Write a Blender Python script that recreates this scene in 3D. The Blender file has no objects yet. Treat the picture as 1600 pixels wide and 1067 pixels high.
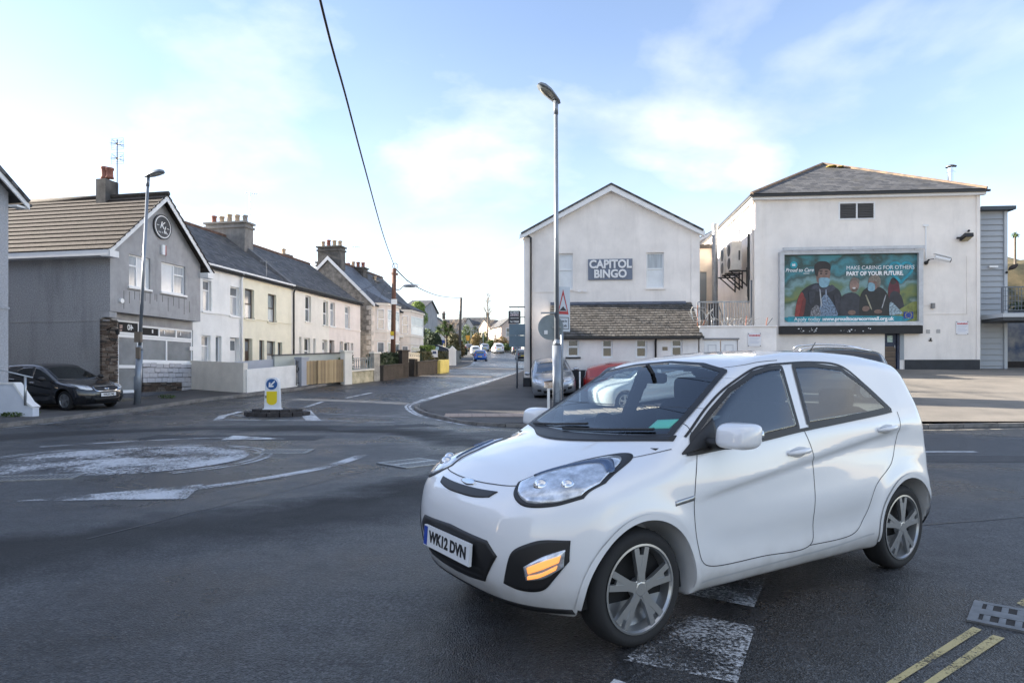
import bpy, bmesh, math, random
import numpy as np
from mathutils import Vector, Matrix
random.seed(7)
rng = np.random.default_rng(7)
SC = bpy.context.scene
COL = SC.collection
R = math.radians

# ------------------------------------------------------------------ camera, sky, sun, exposure
FPX, HOR, CAMH = 1030.0, 584.0, 1.313          # focal length and horizon in photo pixels (1600 wide), eye height
cam_data = bpy.data.cameras.new('camera')
cam_data.sensor_width = 36.0
cam_data.lens = FPX / 1600.0 * 36.0
cam_data.shift_y = (HOR - 533.5) / 1600.0
cam_data.clip_start = 0.05
cam_data.clip_end = 3000
cam = bpy.data.objects.new('camera', cam_data)
cam.location = (0, 0, CAMH)
cam.rotation_euler = (R(90), 0, 0)
COL.objects.link(cam)
SC.camera = cam

SUN_EL, SUN_AZ = 16.5, -80.0                     # azimuth from +Y, clockwise: the sun stands low on the left
world = bpy.data.worlds.new('World')
SC.world = world
world.use_nodes = True
wn, wl = world.node_tree.nodes, world.node_tree.links
wn.clear()
w_out = wn.new('ShaderNodeOutputWorld')
w_sky = wn.new('ShaderNodeTexSky')
w_sky.sky_type = 'NISHITA'
w_sky.sun_disc = False
w_sky.sun_elevation = R(SUN_EL)
w_sky.sun_rotation = R(SUN_AZ)
w_sky.air_density = 1.0
w_sky.dust_density = 0.2
w_sky.ozone_density = 2.0
w_bg = wn.new('ShaderNodeBackground'); w_bg.inputs['Strength'].default_value = 0.074
w_wb = wn.new('ShaderNodeMix'); w_wb.data_type = 'RGBA'; w_wb.blend_type = 'MULTIPLY'; w_wb.inputs[0].default_value = 1.0
w_wb.inputs[7].default_value = (1.13, 0.97, 0.95, 1)
wl.new(w_sky.outputs[0], w_wb.inputs[6]); wl.new(w_wb.outputs[2], w_bg.inputs['Color'])
# clouds: fractal noise on a flat layer overhead
w_tc = wn.new('ShaderNodeTexCoord')
w_sep = wn.new('ShaderNodeSeparateXYZ'); wl.new(w_tc.outputs['Generated'], w_sep.inputs[0])
def wmath(op, a, b=None, clamp=False):
    n = wn.new('ShaderNodeMath'); n.operation = op; n.use_clamp = clamp
    for i, v in enumerate((a, b)):
        if v is None: continue
        if isinstance(v, (int, float)): n.inputs[i].default_value = v
        else: wl.new(v, n.inputs[i])
    return n.outputs[0]
den = wmath('ADD', wmath('MAXIMUM', w_sep.outputs['Z'], 0.0), 0.22)
w_cmb = wn.new('ShaderNodeCombineXYZ')
wl.new(wmath('DIVIDE', w_sep.outputs['X'], den), w_cmb.inputs[0])
wl.new(wmath('DIVIDE', w_sep.outputs['Y'], den), w_cmb.inputs[1])
w_map = wn.new('ShaderNodeMapping'); wl.new(w_cmb.outputs[0], w_map.inputs[0])
w_map.inputs['Location'].default_value = (7.0, 3.0, 0.0)
w_n1 = wn.new('ShaderNodeTexNoise'); wl.new(w_map.outputs[0], w_n1.inputs['Vector'])
w_n1.inputs['Scale'].default_value = 0.95; w_n1.inputs['Detail'].default_value = 9; w_n1.inputs['Roughness'].default_value = 0.52
w_n1.inputs['Distortion'].default_value = 0.25
w_r1 = wn.new('ShaderNodeValToRGB'); wl.new(w_n1.outputs[0], w_r1.inputs[0])
w_r1.color_ramp.elements[0].position = 0.485; w_r1.color_ramp.elements[1].position = 0.68
w_n2 = wn.new('ShaderNodeTexNoise'); wl.new(w_map.outputs[0], w_n2.inputs['Vector'])
w_n2.inputs['Scale'].default_value = 2.3; w_n2.inputs['Detail'].default_value = 5
w_r2 = wn.new('ShaderNodeValToRGB'); wl.new(w_n2.outputs[0], w_r2.inputs[0])
w_r2.color_ramp.elements[0].position = 0.35; w_r2.color_ramp.elements[0].color = (0.50, 0.55, 0.63, 1)
w_r2.color_ramp.elements[1].position = 0.62; w_r2.color_ramp.elements[1].color = (1.0, 0.99, 0.97, 1)
w_cl = wn.new('ShaderNodeBackground'); w_cl.inputs['Strength'].default_value = 0.33
wl.new(w_r2.outputs[0], w_cl.inputs['Color'])
w_mix = wn.new('ShaderNodeMixShader')
haze = wmath('POWER', wmath('SUBTRACT', 1.0, wmath('MULTIPLY', w_sep.outputs['Z'], 1.7), True), 2.2)
wl.new(wmath('MAXIMUM', wmath('MULTIPLY', w_r1.outputs[0], 0.92), wmath('MULTIPLY', haze, 0.40)), w_mix.inputs[0])
wl.new(w_bg.outputs[0], w_mix.inputs[1]); wl.new(w_cl.outputs[0], w_mix.inputs[2])
wl.new(w_mix.outputs[0], w_out.inputs['Surface'])

sun_data = bpy.data.lights.new('sun', 'SUN')
sun_data.energy = 5.0
sun_data.angle = R(0.53)
sun_data.color = (1.0, 0.90, 0.77)
sun = bpy.data.objects.new('sun', sun_data)
COL.objects.link(sun)
_sd = Vector((math.sin(R(SUN_AZ)) * math.cos(R(SUN_EL)), math.cos(R(SUN_AZ)) * math.cos(R(SUN_EL)), math.sin(R(SUN_EL))))
sun.rotation_euler = _sd.to_track_quat('Z', 'Y').to_euler()
sun.location = _sd * 60

SC.view_settings.view_transform = 'Standard'
SC.view_settings.look = 'None'
SC.view_settings.exposure = 2.42
SC.view_settings.gamma = 1.0
SC.view_settings.use_curve_mapping = False
SC.render.engine = 'CYCLES'
SC.cycles.max_bounces = 6
SC.cycles.transparent_max_bounces = 12

# ------------------------------------------------------------------ materials
MATS = {}
def mat(name, col, rough=0.6, metal=0.0, coat=0.0, var=0.0, vscale=3.0, bump=0.0, bscale=40.0, spec=0.5, tint=None,
        streak=0.0, dirt=None, emit=None, stretch=None):
    """principled material with a noise-varied base colour, fine bump and optional vertical rain streaks"""
    if name in MATS: return MATS[name]
    m = bpy.data.materials.new(name); m.use_nodes = True
    nt = m.node_tree; b = nt.nodes['Principled BSDF']
    b.inputs['Roughness'].default_value = rough
    b.inputs['Metallic'].default_value = metal
    b.inputs['Specular IOR Level'].default_value = spec
    b.inputs['Coat Weight'].default_value = coat
    b.inputs['Coat Roughness'].default_value = 0.04
    c = (col[0], col[1], col[2], 1)
    b.inputs['Base Color'].default_value = c
    tc = nt.nodes.new('ShaderNodeTexCoord')
    last = None
    if var > 0:
        n = nt.nodes.new('ShaderNodeTexNoise'); n.inputs['Scale'].default_value = vscale; n.inputs['Detail'].default_value = 6
        n.inputs['Roughness'].default_value = 0.62
        if stretch:
            mp = nt.nodes.new('ShaderNodeMapping'); mp.inputs['Scale'].default_value = stretch
            nt.links.new(tc.outputs['Object'], mp.inputs[0]); nt.links.new(mp.outputs[0], n.inputs['Vector'])
        else: nt.links.new(tc.outputs['Object'], n.inputs['Vector'])
        rp = nt.nodes.new('ShaderNodeValToRGB')
        lo = tint if tint else tuple(v * (1 - var) for v in col)
        hi = tuple(min(1, v * (1 + var * 0.5)) for v in col)
        rp.color_ramp.elements[0].position = 0.34; rp.color_ramp.elements[0].color = (*lo, 1)
        rp.color_ramp.elements[1].position = 0.66; rp.color_ramp.elements[1].color = (*hi, 1)
        nt.links.new(n.outputs[0], rp.inputs[0]); last = rp.outputs[0]
    if streak > 0:
        mp = nt.nodes.new('ShaderNodeMapping'); mp.inputs['Scale'].default_value = (0.9, 0.9, 0.2)
        nt.links.new(tc.outputs['Object'], mp.inputs[0])
        n = nt.nodes.new('ShaderNodeTexNoise'); n.inputs['Scale'].default_value = 1.6; n.inputs['Detail'].default_value = 7
        n.inputs['Roughness'].default_value = 0.7
        nt.links.new(mp.outputs[0], n.inputs['Vector'])
        rp = nt.nodes.new('ShaderNodeValToRGB')
        rp.color_ramp.elements[0].position = 0.50; rp.color_ramp.elements[0].color = (0, 0, 0, 1)
        rp.color_ramp.elements[1].position = 0.80; rp.color_ramp.elements[1].color = (streak, streak, streak, 1)
        nt.links.new(n.outputs[0], rp.inputs[0])
        mx = nt.nodes.new('ShaderNodeMix'); mx.data_type = 'RGBA'
        nt.links.new(rp.outputs[0], mx.inputs[0])
        if last: nt.links.new(last, mx.inputs[6])
        else: mx.inputs[6].default_value = c
        d = dirt if dirt else tuple(v * 0.45 for v in col)
        mx.inputs[7].default_value = (*d, 1)
        last = mx.outputs[2]
    if last: nt.links.new(last, b.inputs['Base Color'])
    if bump > 0:
        n = nt.nodes.new('ShaderNodeTexNoise'); n.inputs['Scale'].default_value = bscale; n.inputs['Detail'].default_value = 4
        nt.links.new(tc.outputs['Object'], n.inputs['Vector'])
        bp = nt.nodes.new('ShaderNodeBump'); bp.inputs['Strength'].default_value = bump; bp.inputs['Distance'].default_value = 0.02
        nt.links.new(n.outputs[0], bp.inputs['Height']); nt.links.new(bp.outputs[0], b.inputs['Normal'])
    if emit:
        b.inputs['Emission Color'].default_value = (*emit[:3], 1); b.inputs['Emission Strength'].default_value = emit[3]
    MATS[name] = m
    return m

# ------------------------------------------------------------------ mesh collector
class MB:
    def __init__(s): s.v = []; s.f = []; s.m = []; s.k = 0
    def add(s, vs, fs):
        o = len(s.v); s.v += [tuple(map(float, p)) for p in vs]
        for f in fs: s.f.append(tuple(i + o for i in f)); s.m.append(s.k)
        return s
    def poly(s, pts): return s.add(pts, [tuple(range(len(pts)))])
    def box(s, x0, x1, y0, y1, z0, z1):
        return s.add([(x0,y0,z0),(x1,y0,z0),(x1,y1,z0),(x0,y1,z0),(x0,y0,z1),(x1,y0,z1),(x1,y1,z1),(x0,y1,z1)],
                     [(0,3,2,1),(4,5,6,7),(0,1,5,4),(1,2,6,5),(2,3,7,6),(3,0,4,7)])
    def prism(s, pts, d):
        """closed polygon pts (3d) swept by vector d"""
        n = len(pts); q = [(p[0]+d[0], p[1]+d[1], p[2]+d[2]) for p in pts]
        return s.add(list(pts)+q, [tuple(range(n))[::-1], tuple(range(n, 2*n))] + [(i, (i+1) % n, n+(i+1) % n, n+i) for i in range(n)])
    def bar(s, p0, p1, w, h, up=(0, 0, 1)):
        p0, p1 = Vector(p0), Vector(p1); d = (p1-p0).normalized(); u = Vector(up)
        a = d.cross(u)
        if a.length < 1e-4: a = d.cross(Vector((1, 0, 0)))
        a.normalize(); b = a.cross(d).normalized(); a *= w/2; b *= h/2
        vs = [p+x*a+y*b for p in (p0, p1) for x, y in ((-1,-1),(1,-1),(1,1),(-1,1))]
        return s.add(vs, [(0,1,2,3),(7,6,5,4),(0,4,5,1),(1,5,6,2),(2,6,7,3),(3,7,4,0)])
    def cyl(s, p0, p1, r0, r1=None, n=10, cap=True):
        if r1 is None: r1 = r0
        p0, p1 = Vector(p0), Vector(p1); d = (p1-p0).normalized()
        a = d.orthogonal().normalized(); b = d.cross(a)
        vs = []
        for p, r in ((p0, r0), (p1, r1)):
            for i in range(n):
                t = 2*math.pi*i/n; vs.append(p + a*(r*math.cos(t)) + b*(r*math.sin(t)))
        fs = [(i, (i+1) % n, n+(i+1) % n, n+i) for i in range(n)]
        if cap: fs += [tuple(range(n))[::-1], tuple(range(n, 2*n))]
        return s.add(vs, fs)
    def tube(s, pts, r, n=6):
        pts = [Vector(p) for p in pts]; vs = []; fs = []
        rr = r if isinstance(r, (list, tuple)) else [r]*len(pts)
        ref = Vector((0.13, 0.31, 0.94))
        for i, p in enumerate(pts):
            d = (pts[min(i+1, len(pts)-1)] - pts[max(i-1, 0)]).normalized()
            a = d.cross(ref)
            if a.length < 1e-3: a = d.cross(Vector((1, 0, 0)))
            a.normalize(); b = d.cross(a)
            for k in range(n):
                t = 2*math.pi*k/n; vs.append(p + a*(rr[i]*math.cos(t)) + b*(rr[i]*math.sin(t)))
        for i in range(len(pts)-1):
            for k in range(n): fs.append((i*n+k, i*n+(k+1) % n, (i+1)*n+(k+1) % n, (i+1)*n+k))
        fs += [tuple(range(n))[::-1], tuple(range((len(pts)-1)*n, len(pts)*n))]
        return s.add(vs, fs)
    def lathe(s, prof, n=24, c=(0, 0, 0), axis='z'):
        """prof: list of (r, h)"""
        vs = []; fs = []; m = len(prof)
        for i in range(n):
            t = 2*math.pi*i/n
            for r, h in prof:
                x, y, z = r*math.cos(t), r*math.sin(t), h
                if axis == 'y': x, y, z = r*math.cos(t), h, r*math.sin(t)
                if axis == 'x': x, y, z = h, r*math.cos(t), r*math.sin(t)
                vs.append((x+c[0], y+c[1], z+c[2]))
        for i in range(n):
            j = (i+1) % n
            for k in range(m-1): fs.append((i*m+k, j*m+k, j*m+k+1, i*m+k+1))
        return s.add(vs, fs)
    def ball(s, c, r, n=8, m=5, sq=(1, 1, 1)):
        prof = [(math.sin(math.pi*i/m), -math.cos(math.pi*i/m)) for i in range(m+1)]
        vs = []; fs = []
        for i in range(n):
            t = 2*math.pi*i/n
            for q, h in prof: vs.append((c[0]+r*sq[0]*q*math.cos(t), c[1]+r*sq[1]*q*math.sin(t), c[2]+r*sq[2]*h))
        k = m+1
        for i in range(n):
            j = (i+1) % n
            for q in range(m): fs.append((i*k+q, j*k+q, j*k+q+1, i*k+q+1))
        return s.add(vs, fs)
    def wall(s, X0, X1, Z0, Z1, holes=(), Y=0.0, depth=0.12):
        """front face at Y of a wall with rectangular openings and their reveals"""
        xs = sorted({X0, X1, *[min(max(h[i], X0), X1) for h in holes for i in (0, 1)]})
        zs = sorted({Z0, Z1, *[min(max(h[i], Z0), Z1) for h in holes for i in (2, 3)]})
        for i in range(len(xs)-1):
            for j in range(len(zs)-1):
                cx, cz = (xs[i]+xs[i+1])/2, (zs[j]+zs[j+1])/2
                if any(h[0] < cx < h[1] and h[2] < cz < h[3] for h in holes): continue
                s.poly([(xs[i],Y,zs[j]),(xs[i+1],Y,zs[j]),(xs[i+1],Y,zs[j+1]),(xs[i],Y,zs[j+1])])
        for a, b, c, d in (h[:4] for h in holes):
            e = Y+depth
            s.poly([(a,Y,c),(a,Y,d),(a,e,d),(a,e,c)]); s.poly([(b,Y,d),(b,Y,c),(b,e,c),(b,e,d)])
            s.poly([(a,Y,d),(b,Y,d),(b,e,d),(a,e,d)]); s.poly([(b,Y,c),(a,Y,c),(a,e,c),(b,e,c)])
        return s
    def build(s, name, mats, parent=None, loc=(0, 0, 0), rot=(0, 0, 0), smooth=False, kind=None, label=None, cat=None, group=None):
        me = bpy.data.meshes.new(name); me.from_pydata(s.v, [], s.f)
        for q in (mats if isinstance(mats, (list, tuple)) else [mats]): me.materials.append(q)
        if any(s.m): me.polygons.foreach_set('material_index', s.m)
        if smooth: me.polygons.foreach_set('use_smooth', [True]*len(s.f))
        me.update()
        o = bpy.data.objects.new(name, me); COL.objects.link(o)
        o.location = loc; o.rotation_euler = rot
        if parent is not None: o.parent = parent
        return tag(o, label, cat, group, kind)

def tag(o, label=None, cat=None, group=None, kind=None):
    if label: o['label'] = label
    if cat: o['category'] = cat
    if group: o['group'] = group
    if kind: o['kind'] = kind
    return o
def thing(name, label, cat, loc=(0, 0, 0), rz=0.0, group=None, kind=None):
    o = bpy.data.objects.new(name, None); COL.objects.link(o)
    o.empty_display_size = 0.2
    o.location = loc; o.rotation_euler = (0, 0, rz)
    return tag(o, label, cat, group, kind)
KIDS = {}
def copy_tree(o, parent=None):
    if not KIDS.get('built'):
        pass
    c = o.copy(); COL.objects.link(c)
    if parent is not None: c.parent = parent
    for ch in [k for k in o.children]: copy_tree(ch, c)
    return c
def text(body, size, m, parent, loc, rot=(R(90), 0, 0), bold=0.0, ext=0.004, align='CENTER', name='lettering', sx=1.0, shear=0.0, spacing=1.0):
    cu = bpy.data.curves.new(name, 'FONT'); cu.body = body; cu.size = size; cu.offset = bold; cu.extrude = ext
    cu.align_x = align; cu.align_y = 'CENTER'; cu.resolution_u = 3; cu.shear = shear; cu.space_character = spacing
    t = bpy.data.objects.new(name, cu)
    me = bpy.data.meshes.new_from_object(t, depsgraph=None)
    bpy.data.objects.remove(t); bpy.data.curves.remove(cu)
    me.name = name; me.materials.clear(); me.materials.append(m)
    o = bpy.data.objects.new(name, me); COL.objects.link(o)
    o.parent = parent; o.location = loc; o.rotation_euler = rot; o.scale = (sx, 1, 1)
    return o
def ray(px): return (px-800.0)/FPX
def W(px, py, d): return Vector((ray(px)*d, d, CAMH-(py-HOR)*d/FPX))
# ------------------------------------------------------------------ cars: a smooth body field, meshed with surface nets
def curve_tab(pts, sm=0.04, lo=-3.2, hi=3.2, n=3201):
    pts = sorted(pts); x = np.linspace(lo, hi, n)
    y = np.interp(x, [p[0] for p in pts], [p[1] for p in pts])
    k = max(1, int(sm/(x[1]-x[0])))
    t = np.arange(-3*k, 3*k+1); g = np.exp(-0.5*(t/k)**2); g /= g.sum()
    yp = np.concatenate([np.full(3*k, y[0]), y, np.full(3*k, y[-1])])
    return x, np.convolve(yp, g, 'valid')
def smax(a, b, k):
    h = np.clip(0.5+0.5*(a-b)/k, 0, 1)
    return b+(a-b)*h+k*h*(1-h)
def sstep(a, b, x):
    t = np.clip((x-a)/(b-a), 0, 1); return t*t*(3-2*t)

ZT = [(1.95,.55),(1.80,.68),(1.70,.755),(1.55,.835),(1.3,.905),(1.05,.960),(.93,.990),(.62,1.165),(.32,1.345),(.18,1.405),(0,1.440),(-.3,1.472),(-.65,1.478),(-1.0,1.462),
      (-1.3,1.425),(-1.5,1.385),(-1.58,1.30),(-1.95,.75)]
XF = [(.10,1.62),(.20,1.71),(.30,1.775),(.45,1.80),(.55,1.795),(.65,1.775),(.72,1.745),(.80,1.68),(.90,1.60),(1.6,1.2)]
XR = [(.10,1.60),(.25,1.72),(.40,1.775),(.55,1.775),(.65,1.735),(.80,1.725),(.95,1.70),(1.1,1.65),(1.25,1.585),(1.40,1.50),(1.6,1.42)]
INS = [(.10,.10),(.20,.055),(.27,.012),(.34,.012),(.45,.012),(.60,.0),(.75,.006),(.86,.024),(.95,.052),(1.0,.074),(1.36,.222),(1.5,.30)]
HERO_KEYS = [-1.80, -1.1925, -.65, .30, .95, 1.1925, 1.80]
class CarShape:
    def __init__(s, keys=None, wid=1.0, hgt=1.0, whr=.283, zt=None, xr=None):
        s.keys = keys or HERO_KEYS; s.wid = wid; s.hgt = hgt; s.whr = whr
        s.ax = (s.keys[5], s.keys[1])
        s.zt = curve_tab(zt or ZT, .045); s.xf = curve_tab(XF, .03); s.xr = curve_tab(xr or XR, .035); s.ins = curve_tab(INS, .03)
    def to_hero(s, x): return np.interp(x, s.keys, HERO_KEYS) + np.where(x > s.keys[-1], x-s.keys[-1], 0) + np.where(x < s.keys[0], x-s.keys[0], 0)
    def from_hero(s, x):
        x = np.asarray(x, float)
        return np.interp(x, HERO_KEYS, s.keys) + np.where(x > 1.8, x-1.8, 0) + np.where(x < -1.8, x+1.8, 0)
    def field(s, P, arches=True):
        X0 = P[..., 0]; x = s.to_hero(X0); y = np.abs(P[..., 1])/s.wid; z = P[..., 2]/s.hgt
        zt = np.interp(x, *s.zt); dz = np.interp(x+.02, *s.zt)-np.interp(x-.02, *s.zt)
        sl = np.sqrt(1+(dz/.04)**2)
        hood = sstep(.75, 1.1, x)
        crown = .05+.035*hood
        f_top = (z-zt+crown*(y/.72)**2.4)/sl
        belt = .0625*(.9-np.clip(x, -1.2, .9))            # belt line climbs to the rear
        zz = np.where(z > .80, z-belt*sstep(.80, 1.0, z), z)
        ins = np.interp(zz, *s.ins)
        # sculpted flank: shoulder above, hollow below, flared sill
        zl = .71+(.77-np.clip(x, -1.2, 1.0))*.1333
        hol = sstep(0, .05, zl-z)*(1-sstep(.10, .40, zl-z))*sstep(-1.35, -.95, x)*(1-sstep(.55, 1.0, x))
        ins = ins+.020*hol
        ins = ins+.014*np.exp(-((z-.40)/.09)**2)*sstep(-.85, -.6, x)*(1-sstep(.55, .8, x))
        for a in (1.1925, -1.1925):
            r = np.hypot(X0-(s.ax[0] if a > 0 else s.ax[1]), (P[..., 2]-s.whr))
            ins = ins-.016*np.exp(-((r-.36)/.07)**2)*(z < .75)
        f_side = y-(.797-ins-.018*np.clip((np.abs(x)-.6)/1.2, 0, 1)**2)
        f_front = (x-(np.interp(z, *s.xf)+.030-.25*(y/.78)**4.2-.055*(y/.78)**2))*.85
        f_rear = (-x-(np.interp(z, *s.xr)-.20*(y/.78)**3.2-.04*(y/.78)**2))*.9
        f = smax(f_side, f_top, .075)
        f = smax(f, f_front, .05); f = smax(f, f_rear, .06)
        f = smax(f, .185-z, .04)
        if arches:
            for a in s.ax:
                r = np.hypot(X0-a, P[..., 2]-s.whr)
                f = smax(f, np.where(y > .50, (s.whr+.062)-r, -1.0), .006)
        return f
    def grad(s, P, e=.002):
        g = np.zeros_like(P)
        for i in range(3):
            d = np.zeros(3); d[i] = e
            g[:, i] = (s.field(P+d)-s.field(P-d))/(2*e)
        return g
    def project(s, P, D, n=90, span=1.6):
        """first surface hit from P along direction D (vectorised)"""
        D = np.asarray(D, float); t0 = np.zeros(len(P)); t1 = np.full(len(P), span); ts = np.linspace(0, span, n)
        prev = s.field(P, False); done = np.zeros(len(P), bool)
        for i in range(1, n):
            cur = s.field(P+D*ts[i], False)
            hit = (~done) & (cur < 0)
            t0[hit] = ts[i-1]; t1[hit] = ts[i]; done |= hit
        for _ in range(22):
            m = (t0+t1)/2; c = s.field(P+D*m[:, None], False) < 0
            t1 = np.where(c, m, t1); t0 = np.where(c, t0, m)
        return P+D*((t0+t1)/2)[:, None]

def surface_nets(shape, h):
    x0, x1 = shape.keys[0]-.12, shape.keys[-1]+.12; yw = .86*shape.wid; zh = 1.56*shape.hgt
    xs = np.arange(x0, x1, h); ys = np.arange(-h*round(yw/h)-h/2, yw+h, h); zs = np.arange(.12, zh, h)
    G = np.stack(np.meshgrid(xs, ys, zs, indexing='ij'), -1)
    Fv = np.concatenate([shape.field(G[i]) [None] for i in range(len(xs))], 0)
    S = Fv < 0
    nx, ny, nz = Fv.shape
    acc = np.zeros((nx-1, ny-1, nz-1, 3)); cnt = np.zeros((nx-1, ny-1, nz-1))
    for ax in range(3):
        sl0 = [slice(None)]*3; sl1 = [slice(None)]*3; sl0[ax] = slice(0, -1); sl1[ax] = slice(1, None)
        a, b = Fv[tuple(sl0)], Fv[tuple(sl1)]; cr = (a < 0) != (b < 0)
        t = np.where(cr, a/np.where(cr, a-b, 1), 0)
        idx = np.argwhere(cr)
        pos = np.stack([xs[idx[:, 0]], ys[idx[:, 1]], zs[idx[:, 2]]], -1); pos[:, ax] += t[cr]*h
        o = [i for i in range(3) if i != ax]
        for d0 in (0, -1):
            for d1 in (0, -1):
                c = idx.copy(); c[:, o[0]] += d0; c[:, o[1]] += d1
                ok = np.all((c >= 0) & (c < np.array([nx-1, ny-1, nz-1])), 1)
                np.add.at(acc, tuple(c[ok].T), pos[ok]); np.add.at(cnt, tuple(c[ok].T), 1)
    act = cnt > 0; vid = -np.ones(act.shape, int); vid[act] = np.arange(act.sum())
    V = acc[act]/cnt[act][:, None]
    quads = []
    for ax in range(3):
        sl0 = [slice(None)]*3; sl1 = [slice(None)]*3; sl0[ax] = slice(0, -1); sl1[ax] = slice(1, None)
        cr = S[tuple(sl0)] != S[tuple(sl1)]
        idx = np.argwhere(cr); fl = S[tuple(sl0)][cr]
        o = [(1, 2), (2, 0), (0, 1)][ax]
        ok = (idx[:, o[0]] > 0) & (idx[:, o[1]] > 0) & (idx[:, o[0]] < act.shape[o[0]]) & (idx[:, o[1]] < act.shape[o[1]])
        idx, fl = idx[ok], fl[ok]
        q = []
        for d0, d1 in ((0, 0), (-1, 0), (-1, -1), (0, -1)):
            c = idx.copy(); c[:, o[0]] += d0; c[:, o[1]] += d1; q.append(vid[tuple(c.T)])
        q = np.stack(q, 1); q[~fl] = q[~fl][:, ::-1]
        quads.append(q)
    Q = np.concatenate(quads); Q = Q[np.all(Q >= 0, 1)]
    for _ in range(3):
        f = shape.field(V); g = shape.grad(V); n2 = np.maximum((g**2).sum(1), .05)
        st = (f/n2)[:, None]*g; L = np.linalg.norm(st, axis=1); st *= np.minimum(1, .5*h/np.maximum(L, 1e-9))[:, None]
        V = V-st
    return V, Q

def np_mesh(name, V, Fs, m, parent, smooth=True, label=None):
    me = bpy.data.meshes.new(name); me.from_pydata(V.tolist(), [], [tuple(q) for q in Fs.tolist()] if hasattr(Fs, 'tolist') else Fs)
    me.materials.append(m)
    if smooth: me.polygons.foreach_set('use_smooth', [True]*len(me.polygons))
    me.update()
    o = bpy.data.objects.new(name, me); COL.objects.link(o); o.parent = parent
    if label: o['label'] = label
    return o
def resample(c, n):
    c = np.asarray(c, float); d = np.concatenate([[0], np.cumsum(np.linalg.norm(np.diff(c, axis=0), axis=1))])
    t = np.linspace(0, d[-1], n); return np.stack([np.interp(t, d, c[:, k]) for k in range(c.shape[1])], 1)
def smooth_line(c, n, closed=False):
    """Catmull-Rom through the points"""
    c = np.asarray(c, float); k = len(c); out = []
    per = max(2, n//max(1, k-1))
    for i in range(k-1):
        p0, p1, p2, p3 = c[max(i-1, 0)], c[i], c[i+1], c[min(i+2, k-1)]
        for t in np.linspace(0, 1, per, endpoint=False):
            out.append(.5*((2*p1)+(-p0+p2)*t+(2*p0-5*p1+4*p2-p3)*t*t+(-p0+3*p1-3*p2+p3)*t**3))
    out.append(c[-1]); return resample(out, n)

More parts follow.
